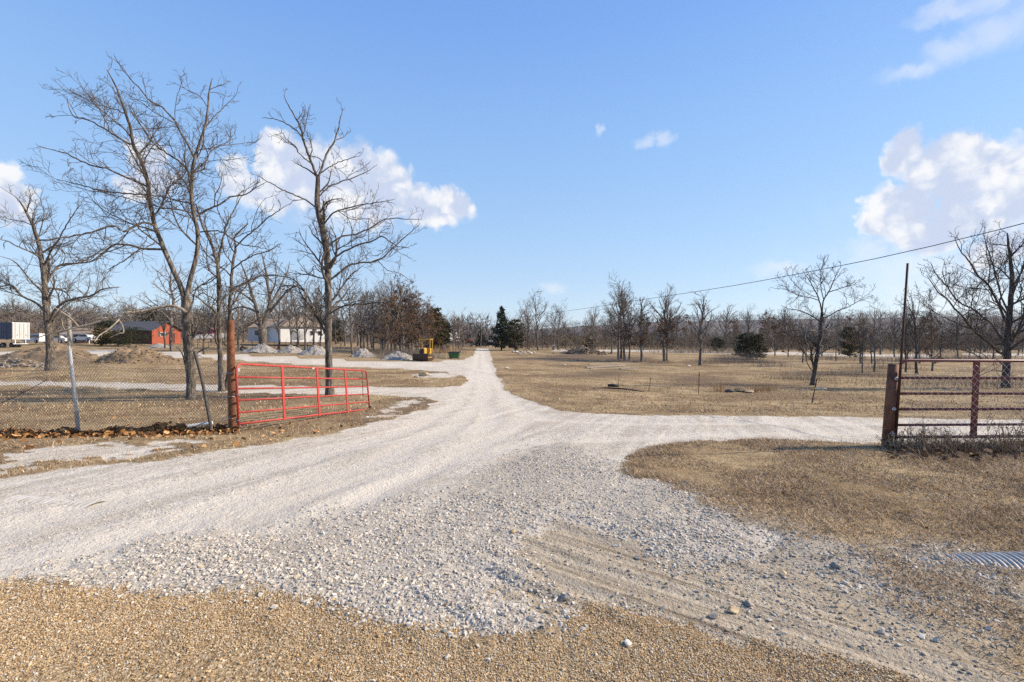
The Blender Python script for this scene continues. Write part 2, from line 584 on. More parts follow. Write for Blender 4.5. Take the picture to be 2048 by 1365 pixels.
M['shaded_wall_door'] = simple('shaded_red_wall_and_door', (0.085, 0.03, 0.022), (0.12, 0.042, 0.03), 2, 0.8)  # red siding darkened by painted-in shade; also the colour of the door
M['roof_dark'] = simple('dark_shingles', (0.06, 0.062, 0.068), (0.11, 0.11, 0.115), 6, 0.85, 0, 0.2)
M['roof_tan'] = simple('tan_shingles', (0.25, 0.19, 0.14), (0.33, 0.26, 0.20), 6, 0.85, 0, 0.2)
M['tan_wall'] = simple('tan_siding', (0.42, 0.29, 0.18), (0.5, 0.36, 0.24), 3, 0.8)
M['grey_door'] = simple('grey_door', (0.20, 0.21, 0.23), (0.26, 0.27, 0.29), 3, 0.6)
M['yellow'] = simple('yellow_machine_paint', (0.50, 0.31, 0.045), (0.42, 0.24, 0.035), 3, 0.5, 0, 0.05, 0.4, (0.25, 0.13, 0.03))
M['iron'] = simple('worn_dark_iron', (0.045, 0.03, 0.024), (0.085, 0.055, 0.042), 6, 0.7, 0.3, 0.3)
M['orange'] = simple('faded_orange_paint', (0.42, 0.09, 0.03), (0.5, 0.13, 0.05), 3, 0.5)
M['green'] = simple('green_dumpster_paint', (0.045, 0.13, 0.045), (0.06, 0.16, 0.06), 3, 0.5, 0, 0.05, 0.4, (0.04, 0.075, 0.03))
M['tarp'] = simple('blue_tarp', (0.02, 0.025, 0.10), (0.035, 0.04, 0.14), 3, 0.45)
M['wood'] = simple('weathered_plank', (0.26, 0.21, 0.165), (0.38, 0.33, 0.26), 7, 0.85, 0, 0.3)
M['soil'] = simple('dug_earth', (0.19, 0.135, 0.085), (0.28, 0.205, 0.13), 1.6, 0.95, 0, 0.9, 0.1, (0.15, 0.108, 0.07))
M['gravel_heap'] = simple('grey_gravel', (0.25, 0.225, 0.20), (0.38, 0.35, 0.31), 9, 0.9, 0, 0.6, 0.1)
M['rock_tan'] = simple('tan_rock', (0.36, 0.25, 0.13), (0.55, 0.44, 0.28), 5, 0.85, 0, 0.6)
M['rock_grey'] = simple('grey_rock', (0.15, 0.14, 0.125), (0.36, 0.33, 0.29), 6, 0.85, 0, 0.6, 0.2, (0.30, 0.16, 0.07))
M['rock_ochre'] = simple('ochre_lichen_rock', (0.16, 0.13, 0.09), (0.30, 0.19, 0.085), 6, 0.9, 0, 0.6, 0.2, (0.07, 0.062, 0.055))
M['rock_dark'] = simple('dark_rock', (0.05, 0.047, 0.043), (0.14, 0.125, 0.11), 6, 0.9, 0, 0.6)
M['rock_white'] = simple('pale_rock', (0.5, 0.45, 0.38), (0.66, 0.62, 0.55), 5, 0.85, 0, 0.5)
M['maroon'] = simple('maroon_car_paint', (0.16, 0.012, 0.04), (0.2, 0.015, 0.05), 2, 0.3, 0, 0, 0.6)
M['tape'] = simple('yellow_tape', (0.6, 0.48, 0.03), (0.55, 0.42, 0.03), 5, 0.5)
M['culvert'] = simple('corrugated_steel', (0.30, 0.29, 0.275), (0.42, 0.405, 0.38), 9, 0.55, 0.15, 0.05, 0.4, (0.26, 0.22, 0.17))

# ------------------------------------------------------------------ ground zones
def wpoly(px, extra=()):
    return np.array([at(*p) for p in px] + list(extra), float)


def sdf(poly, x, y):
    """signed distance to a polygon, negative inside"""
    n = len(poly)
    d = np.full(x.shape, 1e9)
    ins = np.zeros(x.shape, bool)
    for i in range(n):
        ax, ay = poly[i]
        bx, by = poly[(i + 1) % n]
        ex, ey = bx - ax, by - ay
        wx, wy = x - ax, y - ay
        t = np.clip((wx * ex + wy * ey) / (ex * ex + ey * ey + 1e-12), 0, 1)
        d = np.minimum(d, (wx - ex * t) ** 2 + (wy - ey * t) ** 2)
        c = (ay > y) != (by > y)
        xin = ex * (y - ay) / (ey if abs(ey) > 1e-12 else 1e-12) + ax
        ins ^= c & (x < xin)
    d = np.sqrt(d)
    return np.where(ins, -d, d)


ROAD = wpoly([(-500, 985), (0, 959), (122, 942), (244, 930), (342, 920), (440, 900), (537, 891), (683, 864), (781, 840), (850, 818), (872, 803),
              (840, 795), (750, 791), (650, 790), (480, 787), (380, 783), (200, 775), (0, 771), (-400, 768), (-400, 759), (0, 763), (200, 765),
              (400, 770), (600, 773), (750, 775), (880, 776), (925, 771), (937, 761), (925, 752), (890, 745), (800, 738), (700, 735), (600, 730),
              (500, 723), (440, 719), (300, 712), (0, 712), (-300, 711), (-300, 704), (0, 704), (300, 703), (460, 710), (560, 714), (650, 719), (740, 723),
              (820, 725), (900, 722), (935, 718), (946, 712), (950, 703), (954, 697.5), (962, 696), (1000, 696.5), (1060, 697.5), (1140, 699.5), (1140, 702),
              (1060, 700), (990, 698.5), (978, 699.5), (983, 715), (987, 735), (998, 760), (1010, 778), (1040, 797), (1070, 807),
              (1130, 823), (1200, 829), (1300, 832), (1500, 833), (1700, 836), (2048, 842), (2500, 848), (2500, 880), (2048, 884), (1780, 890),
              (1600, 884), (1500, 879), (1400, 884), (1300, 892), (1265, 905), (1250, 925), (1240, 945), (1300, 965), (1330, 975), (1360, 1000),
              (1420, 1030), (1500, 1060), (1560, 1085), (1500, 1120), (1400, 1120), (1250, 1090), (1120, 1045), (1060, 1075), (1040, 1140), (985, 1190),
              (1060, 1215), (1140, 1240), (1130, 1275), (1000, 1282), (880, 1275), (760, 1255), (690, 1225), (620, 1207), (480, 1192), (350, 1202),
              (200, 1192), (100, 1175), (0, 1168), (-500, 1150)])
BROWN = wpoly([(-500, 1148), (0, 1166), (100, 1173), (200, 1190), (350, 1200), (480, 1190), (620, 1205), (690, 1223), (760, 1253), (880, 1273),
               (1000, 1280), (1130, 1273), (1145, 1235), (1180, 1215), (1280, 1235), (1400, 1262), (1600, 1310), (1800, 1350), (1900, 1390), (2200, 1480)],
              [(5.5, 1.2), (9, 0.2), (14, -1.5), (12, -5), (-14, -5), (-14, 2.6)])
LOOSE = wpoly([(60, 1178), (180, 1140), (400, 1095), (560, 1060), (700, 1035), (850, 1015), (900, 985), (1000, 935), (1080, 895), (1130, 885),
               (1250, 930), (1290, 965), (1340, 990), (1420, 1035), (1500, 1075), (1490, 1115), (1300, 1085), (1130, 1038), (1060, 1060), (1040, 1140),
               (980, 1190), (1060, 1212), (1140, 1238), (1130, 1272), (1000, 1280), (880, 1272), (760, 1253), (690, 1223), (620, 1205), (480, 1190), (350, 1200), (200, 1190)])
DIRT = wpoly([(1060, 1070), (1120, 1045), (1200, 1070), (1330, 1100), (1450, 1140), (1600, 1195), (1760, 1255), (1860, 1315), (1960, 1370), (1990, 1420), (1850, 1380),
              (1700, 1335), (1500, 1290), (1350, 1255), (1200, 1225), (1120, 1200), (1020, 1205), (980, 1190), (1030, 1150)])
MIX = wpoly([(1330, 980), (1450, 1030), (1600, 1065), (1750, 1085), (1900, 1100), (2048, 1120), (2250, 1140), (2250, 1190), (2000, 1175), (1870, 1185),
             (1830, 1250), (1930, 1330), (2060, 1400), (1900, 1370), (1750, 1260), (1600, 1205), (1450, 1150), (1300, 1090)])
VERGE = wpoly([(-100, 945), (20, 918), (146, 895), (317, 889), (366, 893), (300, 905), (244, 914), (122, 923), (10, 944), (-100, 975)])
PATCH1 = wpoly([(735, 842), (765, 815), (810, 802), (870, 797), (840, 806), (800, 818), (790, 830)])
PATCH2 = wpoly([(830, 750), (900, 744), (915, 752), (890, 757), (840, 757)])
LANE_R = wpoly([(1140, 699.5), (1400, 703), (1600, 706), (1800, 708), (2300, 709), (2300, 712), (1800, 711), (1600, 709.5), (1400, 706), (1140, 702)])
LANE_F = wpoly([(1640, 712), (1700, 709), (1860, 713), (1860, 716), (1720, 713)])
TRACKS = [np.array([at(*p) for p in q]) for q in (
    [(-200, 1105), (0, 1062), (300, 985), (600, 920), (800, 866), (905, 815), (940, 765), (950, 725), (957, 703)],
    [(-100, 1150), (100, 1128), (450, 1012), (750, 925), (910, 850), (975, 790), (972, 755), (967, 720), (965, 703)],
    [(500, 1075), (800, 960), (980, 880), (1060, 835), (1020, 800), (985, 760), (972, 725)],
    [(2300, 862), (2048, 864), (1700, 866), (1450, 868), (1250, 878), (1050, 888), (800, 940), (500, 1020)],
    [(2300, 850), (2048, 851), (1700, 848), (1450, 847), (1250, 848), (1090, 840), (1010, 800)],
    [(600, 783), (800, 782), (900, 786), (960, 800), (980, 830), (960, 900)],
    [(470, 716), (650, 726), (820, 731), (930, 730), (955, 740), (965, 790)],
)]


def trackw(x, y):
    d = np.full(x.shape, 1e9)
    for q in TRACKS:
        for i in range(len(q) - 1):
            ax, ay = q[i]
            bx, by = q[i + 1]
            ex, ey = bx - ax, by - ay
            t = np.clip(((x - ax) * ex + (y - ay) * ey) / (ex * ex + ey * ey + 1e-9), 0, 1)
            d = np.minimum(d, (x - ax - ex * t) ** 2 + (y - ay - ey * t) ** 2)
    d = np.sqrt(d) + wobble(x, y, 0.10, 1.2, 21)
    return np.clip(1.35 - d / 0.34, 0, 1)


BARE = [wpoly(p) for p in (
    [(1080, 714), (1150, 708), (1300, 716), (1420, 735), (1400, 722), (1340, 728), (1200, 724), (1100, 722)],
    [(1330, 752), (1400, 756), (1520, 768), (1640, 770), (1630, 778), (1500, 776), (1400, 768), (1320, 760)],
    [(1100, 750), (1200, 742), (1300, 748), (1250, 756), (1120, 758)],
    [(700, 842), (830, 800), (900, 800), (860, 822), (780, 842)],
    [(470, 770), (600, 774), (640, 800), (500, 815), (420, 800)],
)]


def wobble(x, y, amp, s=1.3, k=0):
    return amp * 2 * (fbm(x + 31 * k, y - 17 * k, 4, s))


def zones(x, y):
    """soft weights of each surface, from world position"""
    r = np.hypot(x, y)
    far = np.clip(r / 14, 0.15, 3.0)
    e = wobble(x, y, 0.26, 1.6, 1) * np.clip(far, 0.6, 1.4) + wobble(x, y, 0.20, 5.0, 2)
    soft = 0.10 + 0.05 * np.clip(r / 10, 0, 4)

    def w(poly, e_=e, s_=None):
        s = soft if s_ is None else s_
        return np.clip(0.5 - (sdf(poly, x, y) + e_) / (2 * s), 0, 1)
    white = w(ROAD)
    for p_ in (LANE_R, LANE_F):
        white = np.maximum(white, w(p_, e * 0.6 + wobble(x, y, 2.2, 0.07, 14) + 0.3, soft * 1.5))
    verge = w(VERGE, e * 1.6 + wobble(x, y, 0.7, 2.2, 9) + wobble(x, y, 0.4, 7.0, 5), 0.22) * 0.9
    verge = np.maximum(verge, w(PATCH1, e * 2.0 + wobble(x, y, 0.5, 1.5, 8), 0.4) * 0.8)
    verge = np.maximum(verge, w(PATCH2, e * 2.0 + wobble(x, y, 0.7, 1.0, 8), 0.6) * 0.8)
    brown = w(BROWN, e * 0.45 + wobble(x, y, 0.10, 9.0, 7), 0.09)
    loose = w(LOOSE, e * 1.2 + wobble(x, y, 0.55, 1.0, 4) + wobble(x, y, 0.25, 4.0, 3), 0.42)
    dirt = w(DIRT, e * 1.0 - 0.34 + wobble(x, y, 0.3, 1.6, 12) + wobble(x, y, 0.12, 8.0, 13), 0.3)
    mixz = w(MIX, e * 1.3 + wobble(x, y, 0.5, 1.4, 5), 0.4)
    bare = np.zeros_like(x)
    for b in BARE:
        bare = np.maximum(bare, w(b, wobble(x, y, 1.8, 0.25, 6) + e, 1.6))
    white = np.maximum(white, verge)
    return dict(track=trackw(x, y) * white * (1 - 0.7 * loose), white=white, brown=brown, loose=loose, dirt=dirt, mix=mixz, bare=bare)


def micro(x, y, z):
    """small relief: windrows of loose stone, ruts, hummocks"""
    rr = np.hypot(x, y)
    nearf = np.clip((26 - rr) / 12, 0, 1)
    # ruts: across the direction of travel
    dx, dy = 0.79, -0.61
    c1 = x * -dy + y * dx
    a1 = x * dx + y * dy
    rut = 2 * vnoise(c1 * 9 + 0.6 * fbm(x, y, 2, 1.2), a1 * 0.5 + 3) - 1
    dx2, dy2 = 0.34, 0.94
    c2 = x * dy2 - y * dx2
    a2 = x * dx2 + y * dy2
    rut2 = 2 * vnoise(c2 * 3.2 + 0.8 * fbm(x, y, 2, .7), a2 * 0.22 + 11) - 1
    h = z['loose'] * (0.028 + 0.035 * fbm(x, y, 3, 2.2))
    h = h + z['dirt'] * 0.016 * rut - 0.018 * z['track']
    h = h + z['white'] * (1 - z['loose']) * 0.012 * rut2
    h = h + z['brown'] * (0.02 * fbm(x, y, 3, 1.8) + 0.012 * rut * np.clip((x - 0.3) / 1.0, 0, 1))
    grass = np.clip(1 - z['white'] - z['brown'] - z['dirt'], 0, 1)
    h = h + grass * (0.05 * fbm(x, y, 4, 1.6) + 0.02)
    return h * nearf + grass * (1 - nearf) * 0.02


def GM(x, y):
    x = np.asarray(x, float)
    y = np.asarray(y, float)
    return G(x, y) + micro(x, y, zones(x, y))


# polar sheet, fine where the camera looks and reaching past the horizon
_ain = np.radians(np.arange(-50, 50.01, 0.13))
_aout = np.radians(np.concatenate([np.arange(52, 309, 4.0)]))
_ang = np.concatenate([_ain, _aout])
_rad = np.concatenate([[0.02], np.linspace(0.3, 2.0, 14)[:-1], FPX * EYE / np.arange(785, 9, -2.3), np.geomspace(180, 9000, 60)])
_A, _Rr = np.meshgrid(_ang, _rad)
gx = (_Rr * np.sin(_A)).ravel()
gy = (_Rr * np.cos(_A)).ravel()
Z = zones(gx, gy)
gz = G(gx, gy) + micro(gx, gy, Z)
na, nr = len(_ang), len(_rad)
idx = np.arange(na * nr).reshape(nr, na)
i0 = idx[:-1, :]
i1 = idx[1:, :]
quads = np.stack([i0, i1, np.roll(i1, -1, 1), np.roll(i0, -1, 1)], -1).reshape(-1, 4)[:, ::-1]
wsum = {k: Z[k][quads].mean(1) for k in Z}
cls = np.zeros(len(quads), int)
cls[wsum['white'] > 0.5] = 1
cls[(wsum['dirt'] > 0.5) & (cls == 0)] = 2
cls[wsum['brown'] > 0.5] = 3


def ground_material():
    t = material('ground_surface')
    P = t.geo.outputs['Position']

    def A_(n):
        nd = t.new('ShaderNodeAttribute')
        nd.attribute_name = n
        return nd.outputs['Fac']
    ww, wl, wd, wb, wm, wr, wt = (A_(k) for k in ('white', 'loose', 'dirt', 'brown', 'mix', 'bare', 'track'))
    n_big = t.noise(P, 0.11, 4, 0.6, 0.3)
    n_mid = t.noise(P, 0.7, 4, 0.65, 0.3)
    n_sm = t.noise(P, 6.0, 4, 0.7)
    n_fine = t.noise(P, 38.0, 3, 0.7)
    n_xf = t.noise(P, 130.0, 2, 0.7)
    # turf: dormant grass with litter
    g = t.ramp(n_mid, [(0.28, (0.175, 0.123, 0.073)), (0.46, (0.31, 0.23, 0.14)), (0.60, (0.40, 0.31, 0.19)), (0.74, (0.50, 0.405, 0.26))])
    g = t.mix(t.smooth(n_big, 0.44, 0.60), g, t.mix(0.72, g, (0.17, 0.115, 0.072)))
    pale = t.noise(t.mapping(P, scale=(0.06, 0.22, 1)), 1.0, 4, 0.65, 0.6)
    g = t.mix(t.math('MULTIPLY', t.smooth(pale, 0.54, 0.66), 0.6), g, (0.44, 0.35, 0.22))
    g = t.mix(0.8, g, t.mix(1.0, g, t.ramp(n_sm, [(0.3, (0.55, 0.52, 0.5)), (0.5, (1, 1, 1)), (0.72, (1.3, 1.28, 1.22))]), 'MULTIPLY'))
    g = t.mix(0.8, g, t.mix(1.0, g, t.ramp(n_fine, [(0.3, (0.5, 0.48, 0.46)), (0.5, (1, 1, 1)), (0.7, (1.4, 1.36, 1.3))]), 'MULTIPLY'))
    br = t.mix(n_mid, (0.115, 0.08, 0.055), (0.20, 0.145, 0.10))
    g = t.mix(t.math('MULTIPLY', wr, 0.95), g, br)
    # compacted limestone
    mp = t.mapping(t.mapping(P, rot=(0, 0, R(-70))), scale=(0.26, 3.4, 1))
    streak = t.noise(mp, 1.0, 4, 0.6, 0.4)
    w = t.mix(t.smooth(streak, 0.35, 0.65), (0.545, 0.50, 0.445), (0.70, 0.66, 0.61))
    w = t.mix(t.smooth(n_mid, 0.5, 0.72), w, (0.50, 0.43, 0.345))
    v = t.vor(P, 42.0, out='Color')
    vs = t.new('ShaderNodeSeparateColor')
    t.put(vs.inputs[0], v)
    sp = t.ramp(vs.outputs[0], [(0.0, (0.42, 0.40, 0.38)), (0.14, (0.8, 0.79, 0.78)), (0.5, (1, 1, 1)), (1, (1.18, 1.17, 1.16))])
    pk = t.smooth(t.noise(P, 2.3, 3, 0.6), 0.35, 0.62)
    w = t.mix(t.math('MULTIPLY', t.math('ADD', t.math('MULTIPLY', pk, 0.55), 0.12), 0.9), w, t.mix(1.0, w, sp, 'MULTIPLY'))
    w = t.mix(0.38, w, t.mix(1.0, w, t.ramp(n_fine, [(0.3, (0.6, 0.6, 0.6)), (0.5, (1, 1, 1)), (0.7, (1.22, 1.22, 1.22))]), 'MULTIPLY'))
    vd = t.vor(P, 13.0)
    w = t.mix(t.math('MULTIPLY', t.smooth(vd, 0.13, 0.07), t.smooth(n_sm, 0.5, 0.62)), w, (0.22, 0.20, 0.185))
    trk = t.mix(n_mid, (0.62, 0.575, 0.515), (0.70, 0.655, 0.60))
    w = t.mix(t.math('MULTIPLY', wt, 0.72), t.mix(t.math('MULTIPLY', t.smooth(n_sm, 0.40, 0.62), 0.30), w, (0.36, 0.325, 0.285)), trk)
    lo = t.mix(n_fine, (0.33, 0.30, 0.265), (0.52, 0.48, 0.43))
    lo = t.mix(0.8, lo, t.mix(1.0, lo, sp, 'MULTIPLY'))
    w = t.mix(t.math('MULTIPLY', wl, 0.75), w, lo)
    # bare tan dirt with tyre ruts
    md = t.mapping(t.mapping(P, rot=(0, 0, R(37.7))), scale=(0.45, 15.0, 1))
    rut = t.noise(md, 1.0, 5, 0.7, 0.2)
    d = t.ramp(rut, [(0.35, (0.21, 0.17, 0.13)), (0.44, (0.36, 0.305, 0.24)), (0.58, (0.49, 0.43, 0.35))])
    d = t.mix(0.6, d, t.mix(1.0, d, t.ramp(n_fine, [(0.3, (0.7, 0.7, 0.7)), (0.5, (1, 1, 1)), (0.7, (1.18, 1.18, 1.18))]), 'MULTIPLY'))
    # brown pea gravel bed
    rut2 = t.noise(t.mapping(t.mapping(P, rot=(0, 0, R(30))), scale=(0.6, 5.0, 1)), 1.0, 4, 0.65, 0.3)
    vb = t.vor(P, 85.0, out='Color')
    vbs = t.new('ShaderNodeSeparateColor')
    t.put(vbs.inputs[0], vb)
    b = t.ramp(vbs.outputs[0], [(0, (0.17, 0.11, 0.06)), (0.3, (0.34, 0.235, 0.13)), (0.75, (0.47, 0.35, 0.21)), (1, (0.6, 0.52, 0.40))])
    sand = t.mix(n_fine, (0.42, 0.32, 0.20), (0.54, 0.43, 0.285))
    b = t.mix(t.smooth(n_mid, 0.46, 0.62), b, sand)
    b = t.mix(t.math('MULTIPLY', t.smooth(rut2, 0.56, 0.68), 0.55), b, (0.12, 0.085, 0.05))
    mx = t.mix(n_sm, (0.28, 0.235, 0.185), (0.50, 0.46, 0.41))
    c = t.mix(t.math('MULTIPLY', wm, t.smooth(n_sm, 0.28, 0.50)), g, mx)
    c = t.mix(wd, c, d)
    hard = t.math('ADD', ww, t.math('MULTIPLY', t.math('SUBTRACT', n_fine, 0.5), 0.9))
    c = t.mix(t.smooth(hard, 0.35, 0.65), c, w)
    hb = t.math('ADD', wb, t.math('MULTIPLY', t.math('SUBTRACT', n_fine, 0.5), 0.6))
    c = t.mix(t.smooth(hb, 0.4, 0.6), c, b)
    c = t.mix(1.0, c, (0.94, 0.905, 0.83), 'MULTIPLY')
    t.put(t.b.inputs['Base Color'], c)
    t.b.inputs['Roughness'].default_value = 0.95
    t.b.inputs['Specular IOR Level'].default_value = 0.1
    hgt = t.math('ADD', t.math('MULTIPLY', n_sm, 1.6), t.math('ADD', t.math('MULTIPLY', n_fine, 0.7), t.math('MULTIPLY', n_xf, 0.25)))
    bump(t, hgt, 0.75, 0.035)
    return t.m


GROUND_M = ground_material()
_verts = np.stack([gx, gy, gz], 1)
for k, nm in enumerate(['ground', 'gravel_road', 'dirt_path', 'brown_gravel_road']):
    q = quads[cls == k]
    u, inv = np.unique(q, return_inverse=True)
    o = mesh_np(nm, _verts[u], inv.reshape(-1, 4), GROUND_M, None, True, {a: Z[a][u] for a in Z})
    tag(o, kind='structure')

# ------------------------------------------------------------------ loose stones
_ph = (1 + 5 ** 0.5) / 2
ICO_V = np.array([(-1, _ph, 0), (1, _ph, 0), (-1, -_ph, 0), (1, -_ph, 0), (0, -1, _ph), (0, 1, _ph), (0, -1, -_ph), (0, 1, -_ph), (_ph, 0, -1), (_ph, 0, 1), (-_ph, 0, -1), (-_ph, 0, 1)]) / 1.902
ICO_F = np.array([(0, 11, 5), (0, 5, 1), (0, 1, 7), (0, 7, 10), (0, 10, 11), (1, 5, 9), (5, 11, 4), (11, 10, 2), (10, 7, 6), (7, 1, 8), (3, 9, 4), (3, 4, 2), (3, 2, 6), (3, 6, 8), (3, 8, 9), (4, 9, 5), (2, 4, 11), (6, 2, 10), (8, 6, 7), (9, 8, 1)])
OCT_V = np.array([(1, 0, 0), (-1, 0, 0), (0, 1, 0), (0, -1, 0), (0, 0, 1), (0, 0, -1.0)])
OCT_F = np.array([(0, 2, 4), (2, 1, 4), (1, 3, 4), (3, 0, 4), (2, 0, 5), (1, 2, 5), (3, 1, 5), (0, 3, 5)])


def rand_rot(n, rng):
    q = rng.normal(size=(n, 4))
    q /= np.linalg.norm(q, axis=1)[:, None]
    w, x, y, z = q.T
    return np.stack([np.stack([1 - 2 * (y * y + z * z), 2 * (x * y - z * w), 2 * (x * z + y * w)], -1),
                     np.stack([2 * (x * y + z * w), 1 - 2 * (x * x + z * z), 2 * (y * z - x * w)], -1),
                     np.stack([2 * (x * z - y * w), 2 * (y * z + x * w), 1 - 2 * (x * x + y * y)], -1)], 1)


def stones(pos, size, rng, angular=0.35, flat=0.7, ico=True):
    bv, bf = (ICO_V, ICO_F) if ico else (OCT_V, OCT_F)
    n = len(pos)
    k = len(bv)
    v = bv[None] * (1 + angular * (rng.rand(n, k, 1) * 2 - 1)) + 0.22 * angular * rng.normal(size=(n, k, 3))
    v *= rng.uniform(0.6, 1.25, (n, 1, 3))
    v = np.einsum('nij,nkj->nki', rand_rot(n, rng), v)
    v[:, :, 2] *= flat
    v *= (size / 2)[:, None, None]
    v += pos[:, None, :]
    f = (bf[None] + (np.arange(n) * k)[:, None, None]).reshape(-1, 3)
    return v.reshape(-1, 3), f


def cand(n, d0, d1, rng, tmax=1.16, power=1.0):
    """random ground points; density falls off gently with distance"""
    u = rng.rand(n)
    d = (d0 ** power + u * (d1 ** power - d0 ** power)) ** (1 / power)
    t = rng.uniform(-tmax, tmax, n)
    return d * t, d


def scatter(name, n, d0, d1, wfun, smin, smax, mat, rng, label, cat, sexp=1.8, angular=0.35, flat=0.7, ico=True, power=1.0, sink=0.15, tmax=1.16):
    x, y = cand(n, d0, d1, rng, tmax, power)
    z = zones(x, y)
    keep = rng.rand(n) < np.clip(wfun(x, y, z), 0, 1)
    x, y = x[keep], y[keep]
    z = {k: a[keep] for k, a in z.items()}
    h = G(x, y) + micro(x, y, z)
    s = smin + (smax - smin) * rng.rand(len(x)) ** sexp
    v, f = stones(np.stack([x, y, h + s * (0.5 * flat - sink) * 0.6], 1), s, rng, angular, flat, ico)
    o = mesh_np(name, v, f, mat)
    return tag(o, label, cat, None, 'stuff')


rng = np.random.RandomState(11)
scatter('crushed_stone', 230000, 2.6, 9.5,
        lambda x, y, z: z['loose'] * (1 - z['brown']) * np.clip(0.75 + 2.6 * fbm(x, y, 3, 1.3), 0.06, 1), 0.006, 0.037,
        M['stone_white'], rng, 'loose white crushed limestone spread across the gravel entrance', 'gravel', 2.6, 0.55, 0.7, sink=0.32)
scatter('fine_gravel', 170000, 2.6, 15,
        lambda x, y, z: (1 - 0.85 * z['track']) * (1 + 1.6 * z['loose']) * (z['white'] * (0.07 + 0.38 * np.clip(0.35 + 3 * fbm(x * 1.6 - y * .58, y * .3 + x * .1, 3, 0.9), 0, 1)) + 1.0 * z['mix'] * np.clip(.7 + 3 * fbm(x + 9, y, 3, 1.1), 0, 1)) * (1 - z['brown']), 0.006, 0.026,
        M['stone_white'], rng, 'small white limestone chips scattered over the compacted drive', 'gravel', 2.2, ico=False)
scatter('pea_gravel', 270000, 2.15, 4.3,
        lambda x, y, z: z['brown'] * np.clip(0.85 + 2.8 * fbm(x, y, 3, 0.9) - 0.55 * np.clip((-x - 0.6) / 1.2, 0, 1) * np.clip((2.75 - y) / .35, 0, 1), 0.06, 1), 0.005, 0.0125,
        M['stone_brown'], rng, 'brown pea gravel covering the road in front', 'gravel', 1.2, 0.22, 0.85, False)
scatter('pea_gravel', 5000, 2.15, 4.0,
        lambda x, y, z: z['brown'], 0.010, 0.020,
        M['stone_brown'], rng, 'larger tan pebbles among the brown pea gravel', 'gravel', 1.6, 0.25, 0.8, True)
scatter('crushed_stone', 5000, 2.2, 4.2,
        lambda x, y, z: z['brown'] * np.clip(1 - (sdf(LOOSE, x, y)) / 0.22, 0, 1) ** 2, 0.008, 0.036,
        M['stone_white'], rng, 'stray white stones spilled onto the edge of the brown gravel', 'gravel', 2.0, 0.62)
scatter('crushed_stone', 26000, 2.3, 6.0,
        lambda x, y, z: z['mix'] * 0.8 * np.clip(.45 + 3 * fbm(x + 5, y, 3, 1.2), 0, 1) * (1 - z['brown']), 0.008, 0.036,
        M['stone_white'], rng, 'grey white stones strewn through the thin grass right of the dirt path', 'gravel', 2.4, 0.6)
scatter('dirt_pebbles', 26000, 2.3, 5.5,
        lambda x, y, z: np.clip(z['dirt'] * 0.35 + z['mix'] * 0.8, 0, 1) * (1 - z['brown']), 0.005, 0.024,
        M['stone_mixed'], rng, 'pebbles and stone chips strewn over the bare tan dirt', 'gravel', 2.6)

# single rocks one can point at
_rk = [(1465, 1222, 0.075, 'tan', 'flat tan rock lying on the rutted dirt'), (1497, 1212, 0.06, 'grey', 'small dark rock just behind the flat tan rock on the dirt'),
       (1428, 1236, 0.06, 'grey', 'rounded brown-grey rock in front of the flat tan rock on the dirt'), (1275, 1118, 0.05, 'grey', 'pointed dark stone standing alone on the upper dirt ruts'),
       (1566, 1152, 0.06, 'tan', 'pale yellowish stone at the edge of dirt and grass'), (1672, 1140, 0.075, 'grey', 'brown clod of stone on the grassy edge by the culvert'),
       (1027, 1070, 0.06, 'tan', 'orange-tan stone among the white crushed limestone'), (1130, 1200, 0.065, 'grey', 'grey stone between the limestone tongue and the brown gravel'),
       (1255, 1296, 0.05, 'white', 'white pebble sitting alone on the brown gravel')]


def rock(name, x, y, s, mat, label, cat='rock', flat=0.6, seed=0, sink=0.12, zoff=0.0):
    r_ = np.random.RandomState(seed + 100)
    import bmesh
    bm = bmesh.new()
    bmesh.ops.create_icosphere(bm, subdivisions=3, radius=0.5)
    for v in bm.verts:
        c = v.co.copy()
        p = np.array([c.x * 2.3 + seed * 3.1, c.y * 2.3 + c.z * 1.7])
        k = 1 + 0.5 * float(fbm(p[:1], p[1:], 3, 1.0)[0])
        # chop facets
        for q in range(5):
            nx = Vector(r_.normal(size=3)) if False else Vector((math.sin(q * 2.4 + seed), math.cos(q * 3.7 + seed * 2), math.sin(q * 1.3 - seed))).normalized()
            dd = c.dot(nx)
            if dd > 0.33:
                c -= nx * (dd - 0.33)
        v.co = Vector((c.x * 1.15, c.y * 0.85, c.z * flat)) * k * s
    me = bpy.data.meshes.new(name)
    bm.to_mesh(me)
    bm.free()
    me.materials.append(mat)
    o = bpy.data.objects.new(name, me)
    COL.objects.link(o)
    o.rotation_euler = (0, 0, seed * 1.7)
    o.location = (x, y, float(GM([x], [y])[0]) + s * flat * (0.5 - sink) + zoff)
    return tag(o, label, cat)


for i, (px, py, s, m_, lb) in enumerate(_rk):
    x, y = at(px, py)
    rock('rock', x, y, s * .95, M['rock_' + m_], lb, 'rock', 0.5, i)

# ------------------------------------------------------------------ dry grass


